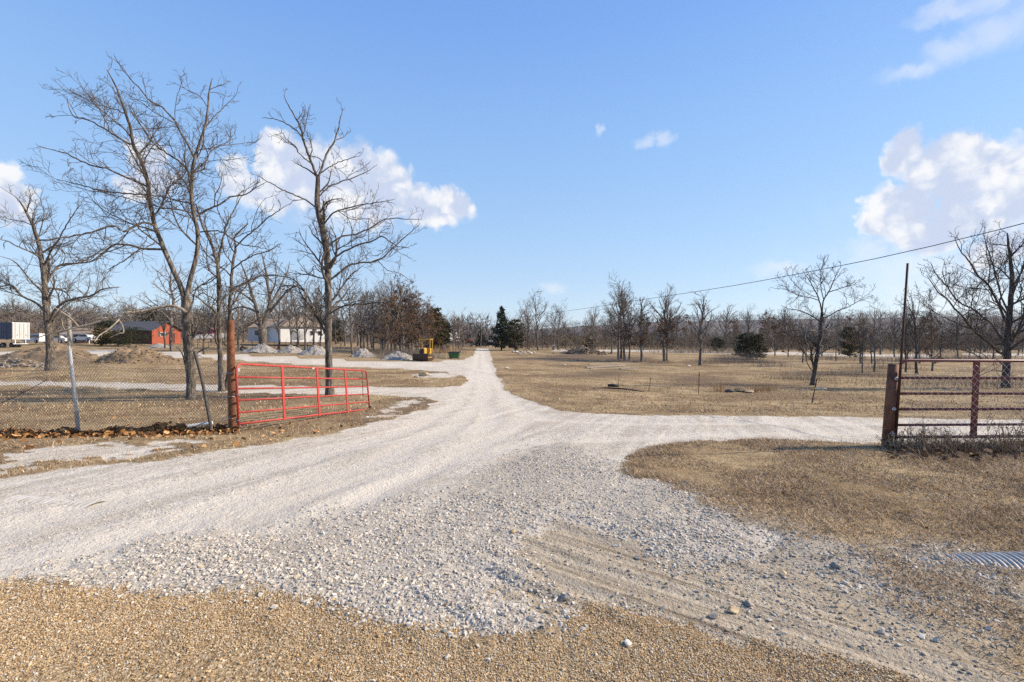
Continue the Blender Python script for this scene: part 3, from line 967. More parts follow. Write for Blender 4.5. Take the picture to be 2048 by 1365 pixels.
def blades(name, x, y, length, width, mat, rng, label, cat, lean=1.0, seg=3, zoff=0.0, kind='stuff'):
    n = len(x)
    z = zones(x, y)
    h = G(x, y) + micro(x, y, z) + zoff
    a = rng.uniform(0, 2 * np.pi, n)
    tilt = np.clip(rng.normal(lean, 0.35, n), 0.05, 1.5)
    dirh = np.stack([np.cos(a), np.sin(a)], 1)
    side = np.stack([-np.sin(a), np.cos(a), rng.normal(0, .25, n)], 1)
    pts = []
    P = np.stack([x, y, h - 0.005], 1)
    for k in range(seg + 1):
        f = k / seg
        wv = (width * (1 - f) + 0.0006)[:, None] * side * 0.5
        pts += [P - wv, P + wv]
        ti = np.clip(tilt * (0.55 + 0.75 * f), 0, 1.62)
        st = (length / seg)
        P = P + np.stack([dirh[:, 0] * np.sin(ti) * st, dirh[:, 1] * np.sin(ti) * st, np.cos(ti) * st], 1)
        P[:, 2] = np.maximum(P[:, 2], h + 0.004)
    k2 = 2 * (seg + 1)
    v = np.stack(pts, 1).reshape(-1, 3)
    base = (np.arange(n) * k2)[:, None, None]
    q = np.array([(2 * s, 2 * s + 1, 2 * s + 3, 2 * s + 2) for s in range(seg)])
    f = (q[None] + base).reshape(-1, 4)
    o = mesh_np(name, v, f, mat)
    return tag(o, label, cat, None, kind)


def grass_pts(n, d0, d1, rng, dens, power=1.0, tmin=-1.2, tmax=1.2):
    u = rng.rand(n)
    d = (d0 ** power + u * (d1 ** power - d0 ** power)) ** (1 / power)
    x = d * rng.uniform(tmin, tmax, n)
    z = zones(x, d)
    g = np.clip(1 - z['white'] * 1.2 - z['brown'] - z['dirt'] - 0.75 * z['mix'], 0, 1) * (1 - 0.35 * z['bare'])
    k = rng.rand(n) < g * np.clip(dens(x, d), 0, 1)
    return x[k], d[k]


cl = lambda a, b: (lambda x, y: a + b * fbm(x, y, 3, 1.4))
x, y = grass_pts(190000, 2.3, 8.5, rng, cl(0.6, 2.8), 1.0, 0.1, 1.25)
blades('dry_grass', x, y, rng.uniform(0.025, 0.085, len(x)), rng.uniform(0.003, 0.006, len(x)), M['grass'], rng,
       'matted dry brown grass beside the gravel entrance', 'grass', 1.38)
x, y = grass_pts(110000, 5.0, 16, rng, cl(0.6, 2.2), 1.0)
blades('dry_grass', x, y, rng.uniform(0.04, 0.10, len(x)), rng.uniform(0.006, 0.011, len(x)), M['grass'], rng,
       'dry winter grass on the verges and lawns near the gates', 'grass', 1.36)
x, y = grass_pts(90000, 14, 55, rng, cl(0.6, 1.6), 1.0)
blades('dry_grass', x, y, rng.uniform(0.06, 0.16, len(x)), rng.uniform(0.014, 0.028, len(x)), M['grass'], rng,
       'dry winter grass over the fields and lawns farther back', 'grass', 1.38, 2)

# ------------------------------------------------------------------ trees


def spline(pts, n):
    """Catmull-Rom through points, resampled to n"""
    p = np.array(pts, float)
    if len(p) == 2:
        t = np.linspace(0, 1, n)[:, None]
        return p[0] * (1 - t) + p[1] * t
    q = np.vstack([2 * p[0] - p[1], p, 2 * p[-1] - p[-2]])
    out = []
    for i in range(len(p) - 1):
        a, b, c, d = q[i:i + 4]
        for t in np.linspace(0, 1, 12, endpoint=False):
            out.append(0.5 * (2 * b + (c - a) * t + (2 * a - 5 * b + 4 * c - d) * t * t + (3 * b - a - 3 * c + d) * t ** 3))
    out.append(p[-1])
    out = np.array(out)
    s = np.concatenate([[0], np.cumsum(np.linalg.norm(np.diff(out, axis=0), axis=1))])
    u = np.linspace(0, s[-1], n)
    return np.stack([np.interp(u, s, out[:, k]) for k in range(3)], 1)


def tubes(sets, sides):
    """sets: list of (P (B,n,3), R (B,n)); returns vertices and quads"""
    V, F, off = [], [], 0
    for P, Rr in sets:
        B, n, _ = P.shape
        if B == 0:
            continue
        T = np.gradient(P, axis=1)
        T /= np.linalg.norm(T, axis=2, keepdims=True) + 1e-9
        ref = np.zeros((B, 1, 3))
        ref[:, :, 0] = 0.31
        ref[:, :, 1] = 0.95
        a = np.cross(T, np.broadcast_to(ref, T.shape))
        a /= np.linalg.norm(a, axis=2, keepdims=True) + 1e-6
        b = np.cross(T, a)
        ang = np.linspace(0, 2 * np.pi, sides, endpoint=False)
        ring = P[:, :, None, :] + Rr[:, :, None, None] * (np.cos(ang)[None, None, :, None] * a[:, :, None, :] + np.sin(ang)[None, None, :, None] * b[:, :, None, :])
        V.append(ring.reshape(-1, 3))
        k = np.arange(sides)
        j = (k + 1) % sides
        i = np.arange(n - 1)[:, None]
        q = np.stack([i * sides + k, i * sides + j, (i + 1) * sides + j, (i + 1) * sides + k], -1).reshape(-1, 4)
        F.append((q[None] + (off + np.arange(B) * n * sides)[:, None, None]).reshape(-1, 4))
        off += B * n * sides
    return np.concatenate(V), np.concatenate(F)


def sprout(P, Rr, rng, per_m, m, ang=(30, 60), lfac=(0.3, 0.6), smin=0.15, rfac=0.6, rtip=0.004, up=0.06, wig=0.16, lmax=99, lmin=0.15, out=None, cmax=40, droop=0.0, tip=0.65):
    """children along a set of parents; returns (P,R) of the children"""
    B, n, _ = P.shape
    seg = np.linalg.norm(np.diff(P, axis=1), axis=2)
    L = seg.sum(1)
    cnt = np.clip(np.floor(per_m * L * (1 - smin) + rng.rand(B)), 0, cmax).astype(int)
    par = np.repeat(np.arange(B), cnt)
    C = len(par)
    if C == 0:
        return np.zeros((0, m, 3)), np.zeros((0, m))
    rank = np.concatenate([np.arange(c) for c in cnt]) if C else np.zeros(0)
    s = smin + (1 - smin) * np.clip((rank + rng.rand(C)) / np.repeat(cnt, cnt), 0, 0.995)
    fi = s * (n - 1)
    i0 = np.floor(fi).astype(int)
    i0 = np.minimum(i0, n - 2)
    fr = (fi - i0)[:, None]
    p0 = P[par, i0] * (1 - fr) + P[par, i0 + 1] * fr
    r0 = Rr[par, i0] * (1 - fr[:, 0]) + Rr[par, i0 + 1] * fr[:, 0]
    t = P[par, i0 + 1] - P[par, i0]
    t /= np.linalg.norm(t, axis=1)[:, None] + 1e-9
    rv = rng.normal(size=(C, 3))
    rv[:, 2] += 0.25
    perp = rv - t * (rv * t).sum(1)[:, None]
    perp /= np.linalg.norm(perp, axis=1)[:, None] + 1e-9
    a = np.radians(rng.uniform(ang[0], ang[1], C))[:, None]
    d = np.cos(a) * t + np.sin(a) * perp
    ln = np.clip(L[par] * rng.uniform(lfac[0], lfac[1], C) * (1.1 - tip * s), lmin, lmax)
    r = np.minimum(r0 * rfac * rng.uniform(0.75, 1.1, C), 0.03 * ln + 0.004)
    r = np.maximum(r, rtip * 1.1)
    out_p = np.zeros((C, m, 3))
    out_p[:, 0] = p0
    bend = rng.normal(size=(C, 3)) * wig * 0.45
    for k in range(1, m):
        d = d + rng.normal(size=(C, 3)) * wig + bend
        d[:, 2] += up - droop * (k / m)
        d /= np.linalg.norm(d, axis=1)[:, None]
        out_p[:, k] = out_p[:, k - 1] + d * (ln / (m - 1))[:, None]
    f = np.linspace(0, 1, m)[None, :]
    out_r = r[:, None] * (1 - f) ** 0.8 + rtip * f ** 0.5 * (f > 0)
    out_r = np.maximum(out_r, rtip * 0.8)
    return out_p, out_r


def radii(r0, r1, n, flare=0.0):
    f = np.linspace(0, 1, n)
    r = r0 * (1 - f) ** 0.75 + r1 * np.minimum(1, f * 1.3)
    if flare:
        r = r * (1 + flare * np.exp(-f * 16))
    return r


def leaf_cards(P, n, size, rng, drop=0.0):
    """small folded leaves hung near the points of P (k,3)"""
    i = rng.randint(0, len(P), n)
    c = P[i] + rng.normal(size=(n, 3)) * 0.12 - np.array([0, 0, drop])
    s = size * rng.uniform(0.6, 1.3, n)
    Rm = rand_rot(n, rng)
    base = np.array([(-.5, 0, 0), (0, .32, .12), (.5, 0, 0), (0, -.32, .12)])
    v = np.einsum('nij,kj->nki', Rm, base) * s[:, None, None] + c[:, None, :]
    b = (np.arange(n) * 4)[:, None, None]
    f = (np.array([(0, 1, 2), (0, 2, 3)])[None] + b).reshape(-1, 3)
    return v.reshape(-1, 3), f


def finish_tree(name, label, loc, limbs, sub, bark_m, twig_m, group=None, rz=0.0, leaves=None, link=True):
    t = thing(name, label, 'tree', loc, rz, group)
    v, f = tubes(limbs, 10)
    mesh_np('trunk', v, f, bark_m, t, True)
    sets5 = sub[:1]
    sets3 = sub[1:]
    v1, f1 = tubes(sets5, 6)
    v2, f2 = tubes(sets3, 3)
    mesh_np('crown', np.vstack([v1, v2]), np.vstack([f1, f2 + len(v1)]), twig_m, t, True)
    if leaves is not None:
        mesh_np('leaves', leaves[0], leaves[1], M['brown_leaf'], t)
    return t


def hero(name, label, d0, base, limbs, rng, dens=(1.5, 2.6, 5.0, 7.0), twig=0.0056, mats=('bark', 'twig'), wigg=0.17, upw=0.05, lf=(0.3, 0.62), rsc=0.55):
    """limbs: (list of photo pixels, start radius m, end radius m, depth drift m) - depth drift gives each limb its own direction away from the viewer"""
    b = gp(base, d0)
    PP, RR = [], []
    for (pts, r0, r1, dd, *ds) in limbs:
        d_start = ds[0] if ds else 0.0
        n = len(pts)
        w = []
        for i, (px, py) in enumerate(pts):
            f = i / max(1, n - 1)
            dep = d0 + d_start + dd * (f ** 1.1)
            w.append(np.array(wp(px, py, dep)) - np.array(b))
        q = spline(w, 26)
        k = np.linspace(0, 1, 26)[:, None]
        q = q + rng.normal(size=q.shape) * 0.012 * np.minimum(k * 4, 1)
        PP.append(q)
        RR.append(radii(r0 * rsc, r1 * 0.8, 26, 0.6 if q[0][2] < 0.2 else 0.0))
    P0, R0 = np.array(PP), np.array(RR)
    P1, R1 = sprout(P0, R0, rng, dens[0] * 1.15, 12, (30, 60), lf, 0.2, 0.5, twig * 1.2, upw, wigg * .8, 2.7, 0.35, tip=0.9)
    P2, R2 = sprout(P1, R1, rng, dens[1] * 1.2, 9, (28, 60), (0.35, 0.75), 0.1, 0.62, twig * 1.05, upw, wigg * .9, 1.9, 0.25)
    P3, R3 = sprout(P2, R2, rng, dens[2] * 1.1, 6, (28, 58), (0.4, 0.8), 0.1, 0.7, twig * 0.9, upw, wigg, 0.95, 0.15)
    sub = [(P1, R1), (P2, R2), (P3, R3)]
    if dens[3] > 0:
        P4, R4 = sprout(P3, R3, rng, dens[3], 4, (28, 60), (0.4, 0.8), 0.2, 0.7, twig * 0.7, upw, wigg * 1.2, 0.35, 0.06)
        sub.append((P4, R4))
    t = finish_tree(name, label, b, [(P0, R0)], sub, M[mats[0]], M[mats[1]])
    return t


def cz(pts):
    """pixels read off an enlarged view of the left part of the photograph"""
    return [(x * 0.43945, 100 + y * 0.43945) for x, y in pts]


def cr(pts):
    return [(1600 + x * 0.35166, 480 + y * 0.35166) for x, y in pts]


rng = np.random.RandomState(3)
D_A = 18.0
hero('bare_tree', 'tall forked bare tree standing behind the leaning fence post, tallest in the row', D_A, 383, [
    (cz([(871, 1600), (866, 1450), (858, 1300), (850, 1200), (843, 1120)]), 0.25, 0.19, 0.0),
    (cz([(843, 1140), (815, 1060), (782, 985), (745, 905), (715, 835), (695, 760), (682, 690), (672, 600), (648, 515), (605, 430), (592, 340), (565, 270), (525, 160), (487, 92)]), 0.17, 0.02, -0.8),
    (cz([(846, 1140), (868, 1040), (888, 970), (902, 880), (888, 770), (872, 680), (872, 590), (884, 500), (925, 370), (945, 280), (950, 200), (965, 130)]), 0.16, 0.02, 0.7),
    (cz([(884, 490), (850, 425), (790, 320), (740, 265), (680, 230), (620, 160), (560, 90), (520, 30)]), 0.07, 0.01, -0.8, 0.4),
    (cz([(866, 570), (830, 520), (760, 470), (700, 425), (660, 370), (610, 300), (590, 250)]), 0.07, 0.012, -1.4, 0.3),
    (cz([(592, 430), (530, 395), (460, 350), (390, 315), (330, 300), (305, 215)]), 0.06, 0.01, 0.5, -0.5),
    (cz([(665, 620), (600, 590), (530, 560), (480, 540), (400, 520), (320, 480), (240, 455), (180, 440)]), 0.065, 0.01, -1.3, -0.5),
    (cz([(676, 660), (600, 655), (480, 645), (380, 620), (260, 590)]), 0.05, 0.01, 1.4, -0.5),
    (cz([(700, 800), (660, 785), (620, 800), (560, 830), (520, 800), (430, 825), (320, 850), (200, 865), (130, 880)]), 0.075, 0.012, -2.2, -0.4),
    (cz([(735, 908), (650, 905), (600, 890), (530, 885), (470, 920), (420, 960), (330, 975), (240, 990)]), 0.08, 0.012, -1.2, -0.3),
    (cz([(640, 905), (590, 940), (550, 970), (510, 990), (490, 1000)]), 0.04, 0.01, 0.8, -0.5),
    (cz([(872, 700), (800, 685), (740, 670), (660, 660), (590, 640)]), 0.05, 0.01, 1.6, 0.3),
    (cz([(892, 760), (940, 730), (1000, 705), (1050, 670), (1110, 660), (1170, 625), (1215, 600)]), 0.07, 0.01, 1.0, 0.4),
    (cz([(905, 830), (960, 825), (1010, 830), (1090, 880), (1160, 895), (1230, 910)]), 0.05, 0.01, -1.3, 0.3),
    (cz([(878, 560), (930, 540), (940, 490), (990, 440), (1080, 400)]), 0.045, 0.008, 1.4, 0.5),
    (cz([(930, 360), (980, 300), (1040, 240), (1095, 185)]), 0.035, 0.006, 0.8, 0.6),
    (cz([(880, 1020), (940, 990), (1000, 1040), (960, 1080), (900, 1100)]), 0.02, 0.006, 0.4, 0.1),
    (cz([(855, 1220), (880, 1130), (900, 1085), (980, 1030), (1060, 960)]), 0.05, 0.012, 1.8, 0.0),
], rng, dens=(1.5, 3.1, 5.8, 6.0), twig=0.0046)
# the dead bleached limb that hangs off its trunk
_t = thing('bare_limb', 'long bleached dead limb reaching left from the tall forked tree', 'branch', gp(383, D_A))
_pp = []
for pts, r0, r1, dd in [
    (cz([(848, 1195), (815, 1172), (770, 1165), (700, 1178), (640, 1192), (580, 1200), (530, 1218), (470, 1232), (400, 1252), (320, 1270), (240, 1288), (150, 1318)]), 0.055, 0.012, -1.5),
    (cz([(560, 1205), (530, 1240), (490, 1275), (452, 1300), (430, 1330)]), 0.03, 0.01, -0.8),
    (cz([(530, 1218), (548, 1240), (560, 1262), (562, 1288), (545, 1290), (500, 1310)]), 0.025, 0.008, -0.6),
    (cz([(640, 1192), (560, 1150), (530, 1145), (500, 1100)]), 0.02, 0.006, 0.5),
    (cz([(360, 1262), (320, 1220), (260, 1180), (200, 1150)]), 0.02, 0.006, -0.4)]:
    q = spline([np.array(wp(px, py, D_A - 0.25 + dd * i / (len(pts) - 1) - (0.9 if r0 < .05 else 0))) - np.array(gp(383, D_A)) for i, (px, py) in enumerate(pts)], 26)
    _pp.append((q, radii(r0, r1, 26)))
_P0 = np.array([q for q, r in _pp])
_R0 = np.array([r for q, r in _pp])
_P1, _R1 = sprout(_P0, _R0, rng, 1.6, 8, (35, 70), (0.15, 0.3), 0.2, 0.5, 0.004, 0.02, 0.2, 0.9, 0.15)
_P2, _R2 = sprout(_P1, _R1, rng, 3.0, 6, (35, 70), (0.3, 0.6), 0.2, 0.5, 0.004, 0.0, 0.2, 0.5, 0.1)
_v, _f = tubes([(_P0, _R0)], 7)
_v2, _f2 = tubes([(_P1, _R1), (_P2, _R2)], 3)
mesh_np('stem', _v, _f, M['bark_pale'], _t, True)
mesh_np('crown', _v2, _f2, M['bark_pale'], _t, True)

hero('bare_tree', 'bare tree with two slim stems between the forked tree and the rusty left gate post', 21.5, 447, [
    (cz([(1010, 1562), (1002, 1400), (997, 1250), (995, 1130), (992, 1020), (985, 950), (960, 880), (930, 820), (905, 750), (890, 700)]), 0.20, 0.03, -0.6),
    (cz([(1030, 1562), (1048, 1400), (1046, 1250), (1050, 1120), (1058, 1000), (1072, 900), (1062, 860), (1085, 830), (1130, 790)]), 0.18, 0.03, 0.6, 0.4),
    (cz([(990, 960), (1010, 880), (1030, 800), (1060, 740), (1085, 690), (1120, 640)]), 0.09, 0.012, 0.9),
    (cz([(1070, 900), (1120, 850), (1180, 800), (1240, 750), (1310, 705)]), 0.06, 0.01, -1.2, 0.5),
    (cz([(1048, 1130), (1080, 1080), (1150, 1040), (1230, 1025), (1320, 1025)]), 0.06, 0.012, 1.2, 0.4),
    (cz([(1056, 1000), (1110, 960), (1170, 930), (1230, 912), (1280, 880)]), 0.06, 0.01, -0.8, 0.4),
    (cz([(992, 1030), (950, 1060), (900, 1080), (880, 1100)]), 0.05, 0.01, 1.0),
    (cz([(996, 1150), (950, 1120), (920, 1110), (880, 1140)]), 0.04, 0.01, -1.0),
    (cz([(992, 980), (940, 930), (910, 880), (900, 850), (850, 800)]), 0.05, 0.01, -1.0),
    (cz([(1030, 800), (1000, 750), (990, 700), (1010, 640), (1020, 560)]), 0.04, 0.008, 1.0, 0.4),
], rng, dens=(1.4, 2.6, 4.6, 3.5), twig=0.0062)

hero('bare_tree', 'straight trunked bare tree standing behind the open red gate', 19.6, 660, [
    (cz([(1502, 1575), (1498, 1450), (1495, 1300), (1494, 1150), (1493, 1050), (1490, 960), (1478, 870), (1462, 790), (1446, 730), (1442, 660), (1445, 578)]), 0.24, 0.10, 0.0),
    (cz([(1445, 585), (1420, 520), (1402, 470), (1382, 415), (1368, 350), (1340, 300), (1308, 245), (1290, 205)]), 0.10, 0.012, -0.6),
    (cz([(1446, 585), (1468, 530), (1485, 475), (1515, 430), (1535, 380), (1550, 310), (1560, 270)]), 0.09, 0.012, 0.6),
    (cz([(1385, 410), (1340, 360), (1290, 330), (1240, 312), (1190, 310)]), 0.05, 0.008, -0.8, -0.4),
    (cz([(1420, 520), (1370, 480), (1340, 440), (1300, 400), (1270, 350)]), 0.045, 0.008, 1.0, -0.3),
    (cz([(1440, 720), (1400, 690), (1350, 665), (1290, 640), (1240, 610), (1200, 590), (1160, 560)]), 0.06, 0.008, -1.2),
    (cz([(1450, 670), (1490, 630), (1540, 605), (1600, 585), (1660, 560), (1720, 520)]), 0.055, 0.008, 1.0),
    (cz([(1462, 560), (1520, 520), (1580, 500), (1640, 480)]), 0.04, 0.007, -1.2, 0.3),
    (cz([(1470, 800), (1500, 760), (1535, 735), (1600, 715), (1680, 700), (1750, 690), (1800, 680)]), 0.06, 0.008, -1.4),
    (cz([(1540, 735), (1600, 770), (1680, 770), (1700, 790), (1720, 850)]), 0.03, 0.006, 1.0, -0.5),
    (cz([(1485, 905), (1520, 870), (1570, 845), (1620, 840), (1690, 810), (1760, 770), (1840, 770), (1925, 772)]), 0.07, 0.01, 1.3),
    (cz([(1494, 985), (1520, 950), (1570, 915), (1630, 890), (1700, 870), (1740, 850), (1800, 890), (1860, 900)]), 0.075, 0.01, -1.5),
    (cz([(1498, 1050), (1540, 1020), (1590, 980), (1650, 968), (1720, 960), (1770, 920), (1820, 870), (1870, 830), (1915, 790)]), 0.08, 0.01, 0.8),
    (cz([(1720, 960), (1760, 1000), (1820, 1020), (1880, 1060)]), 0.03, 0.006, -0.8, 0.6),
    (cz([(1512, 1195), (1545, 1175), (1600, 1160), (1680, 1155), (1730, 1150), (1785, 1145)]), 0.06, 0.025, -1.0),
    (cz([(1498, 1290), (1470, 1240), (1440, 1200), (1410, 1140), (1380, 1095), (1330, 1075), (1270, 1080)]), 0.075, 0.02, -0.6),
    (cz([(1385, 1095), (1340, 1050), (1280, 1030), (1200, 1030), (1130, 1050)]), 0.05, 0.01, 0.9, -0.4),
    (cz([(1490, 1025), (1450, 1005), (1430, 985), (1400, 1040), (1380, 1080)]), 0.035, 0.008, 0.4),
    (cz([(1468, 830), (1475, 760), (1472, 690)]), 0.06, 0.045, -0.35, -0.1),
    (cz([(1520, 1060), (1540, 1110), (1570, 1160)]), 0.03, 0.012, 0.6),
], rng, dens=(1.5, 3.1, 5.8, 6.0), twig=0.0046)

hero('bare_tree', 'wide spreading bare tree at the left with a flared trunk beside the earth mounds', 32.5, 103, [
    (cz([(232, 1462), (230, 1380), (222, 1290), (212, 1200), (205, 1120), (200, 1040), (190, 950), (172, 870), (150, 800), (120, 740), (90, 690)]), 0.42, 0.05, 0.0),
    (cz([(218, 1250), (250, 1185), (290, 1150), (350, 1130), (410, 1120), (470, 1090), (540, 1080)]), 0.16, 0.02, -3.0),
    (cz([(208, 1190), (160, 1150), (100, 1120), (50, 1070), (0, 1075), (-60, 1020)]), 0.14, 0.02, 2.0),
    (cz([(203, 1080), (250, 1000), (290, 975), (360, 970), (420, 940), (480, 900), (520, 880)]), 0.13, 0.02, 3.0),
    (cz([(196, 990), (240, 900), (270, 860), (300, 800), (340, 740), (360, 700)]), 0.10, 0.015, -2.0),
    (cz([(190, 950), (140, 920), (90, 900), (30, 870), (-30, 860)]), 0.10, 0.015, -3.0),
    (cz([(172, 870), (190, 800), (200, 740), (185, 680), (200, 630)]), 0.07, 0.012, 1.5),
    (cz([(205, 1110), (150, 1060), (100, 1000), (60, 960), (0, 940)]), 0.09, 0.015, -2.5),
    (cz([(216, 1230), (150, 1210), (100, 1190), (30, 1200), (-40, 1180)]), 0.09, 0.015, -2.5),
    (cz([(225, 1300), (300, 1240), (380, 1200), (450, 1180)]), 0.07, 0.012, 2.5),
    (cz([(150, 800), (100, 780), (40, 770), (0, 740)]), 0.06, 0.01, 2.0),
    (cz([(120, 740), (140, 680), (130, 620)]), 0.05, 0.01, -1.0),
], rng, dens=(1.3, 2.4, 4.6, 3.2), twig=0.0062, lf=(0.32, 0.66))

hero('bare_tree', 'crooked bare tree in the right field with pale broken limbs low on its trunk', 29.5, 1626, [
    (cr([(68, 838), (80, 760), (92, 690), (104, 620), (116, 540), (122, 470), (126, 410)]), 0.21, 0.10, 0.0),
    (cr([(126, 420), (108, 340), (80, 280), (48, 225), (20, 185)]), 0.08, 0.012, -1.0),
    (cr([(126, 415), (132, 350), (160, 300), (185, 250), (205, 200), (235, 150)]), 0.08, 0.012, 1.0),
    (cr([(124, 450), (170, 430), (220, 400), (270, 385), (330, 350), (390, 330)]), 0.06, 0.01, -1.6),
    (cr([(122, 470), (80, 440), (40, 420), (-10, 400), (-60, 395), (-110, 370)]), 0.07, 0.01, 1.2),
    (cr([(108, 345), (60, 330), (0, 320), (-60, 290), (-120, 270)]), 0.05, 0.009, -1.6, -0.5),
    (cr([(135, 340), (120, 280), (118, 210), (125, 150), (150, 90)]), 0.05, 0.009, -1.0, 0.3),
    (cr([(160, 300), (220, 280), (280, 260), (340, 250)]), 0.04, 0.008, 1.4, 0.5),
    (cr([(104, 620), (60, 560), (45, 520), (0, 500), (-60, 470)]), 0.06, 0.01, 1.0),
    (cr([(110, 580), (160, 520), (210, 500), (260, 490)]), 0.05, 0.01, 1.4),
    (cr([(80, 760), (40, 700), (30, 650), (-10, 600), (-60, 560), (-120, 520)]), 0.05, 0.01, -1.5),
], rng, dens=(1.7, 3.0, 5.4, 3.5), twig=0.0058, mats=('bark_dark', 'twig_dark'), lf=(0.4, 0.8))
_b = thing('broken_limb', 'pale stripped limb dangling in the crooked tree of the right field', 'branch', gp(1626, 29.5))
_sets = []
for pts in ([(128, 470), (132, 520), (126, 560), (110, 600), (130, 600), (118, 640), (90, 660)], [(120, 540), (90, 520), (60, 515), (40, 520), (30, 560), (55, 620)], [(110, 520), (150, 508), (175, 520), (190, 522)]):
    q = spline([np.array(wp(px, py, 29.1)) - np.array(gp(1626, 29.5)) for px, py in cr(pts)], 20)
    _sets.append((q, radii(0.03, 0.014, 20)))
_v, _f = tubes([(np.array([q for q, r in _sets]), np.array([r for q, r in _sets]))], 6)
mesh_np('stem', _v, _f, M['bark_pale'], _b, True)

hero('bare_tree', 'large bare tree rising behind the maroon right gate, crown cut by the right edge', 27.5, 2010, [
    (cr([(1168, 885), (1172, 780), (1178, 680), (1180, 600), (1186, 500), (1192, 420), (1200, 320), (1206, 220), (1196, 120), (1186, 40), (1180, -40)]), 0.34, 0.04, 0.0),
    (cr([(1178, 650), (1130, 640), (1080, 590), (1030, 550), (980, 510), (930, 440), (880, 390), (840, 340), (780, 290), (720, 200)]), 0.13, 0.015, -2.0),
    (cr([(1180, 600), (1130, 540), (1090, 480), (1040, 440), (980, 390), (900, 350), (830, 260), (770, 190), (740, 130)]), 0.11, 0.015, 1.6),
    (cr([(1186, 500), (1150, 420), (1110, 330), (1070, 260), (1020, 210), (960, 120), (910, 60), (880, -10)]), 0.12, 0.015, -1.0),
    (cr([(1192, 430), (1150, 330), (1120, 230), (1090, 120), (1060, 30), (1040, -50)]), 0.09, 0.012, 1.8),
    (cr([(1198, 340), (1230, 260), (1260, 180), (1290, 80), (1310, -20)]), 0.09, 0.012, -1.2),
    (cr([(1182, 590), (1240, 520), (1300, 440), (1360, 330), (1420, 220)]), 0.12, 0.015, 1.5),
    (cr([(1180, 640), (1240, 590), (1320, 540), (1400, 500)]), 0.11, 0.015, -2.0),
    (cr([(1174, 720), (1120, 690), (1060, 690), (990, 650), (900, 620), (800, 610)]), 0.07, 0.012, 2.0),
    (cr([(1172, 760), (1110, 740), (1050, 760), (980, 800)]), 0.05, 0.01, -2.0),
    (cr([(1020, 540), (960, 500), (880, 470), (800, 430), (720, 380), (660, 330)]), 0.05, 0.01, -2.0, -1.0),
    (cr([(1070, 260), (1080, 160), (1060, 70), (1070, -30)]), 0.05, 0.01, 1.0, -0.6),
], rng, dens=(1.35, 2.5, 4.8, 3.6), twig=0.0058, mats=('bark_dark', 'twig_dark'), lf=(0.36, 0.72))


def ch(pts):
    return [(440 + x / 4.014, 560 + y / 4.014) for x, y in pts]


hero('bare_tree', 'thick pale trunked spreading tree in front of the white house', 76, 526, [
    (ch([(345, 530), (342, 460), (338, 400), (335, 370)]), 0.75, 0.55, 0.0),
    (ch([(335, 390), (310, 300), (285, 200), (255, 110), (225, 10), (190, -80), (160, -160)]), 0.40, 0.05, -3.0),
    (ch([(340, 385), (365, 300), (395, 220), (400, 130), (380, 30), (370, -60), (350, -150), (330, -230)]), 0.42, 0.05, 2.0),
    (ch([(365, 300), (420, 230), (470, 170), (530, 100), (590, 60), (660, 50)]), 0.28, 0.04, -3.0, 1.0),
    (ch([(335, 395), (290, 350), (240, 340), (190, 365), (150, 380), (100, 370)]), 0.22, 0.04, -3.0),
    (ch([(300, 260), (230, 230), (150, 220), (80, 250), (20, 260)]), 0.22, 0.04, 3.0, -1.0),
    (ch([(395, 220), (450, 120), (500, 20), (540, -60), (560, -150)]), 0.25, 0.04, 3.5, 1.0),
    (ch([(280, 190), (210, 130), (140, 90), (70, 60), (0, 40)]), 0.2, 0.04, -3.0, -1.0),
    (ch([(400, 130), (440, 40), (450, -60), (440, -150)]), 0.18, 0.03, -2.0, 1.0),
], rng, dens=(0.62, 1.0, 1.6, 1.4), twig=0.013, mats=('bark', 'twig_far'), lf=(0.34, 0.66), rsc=0.8)


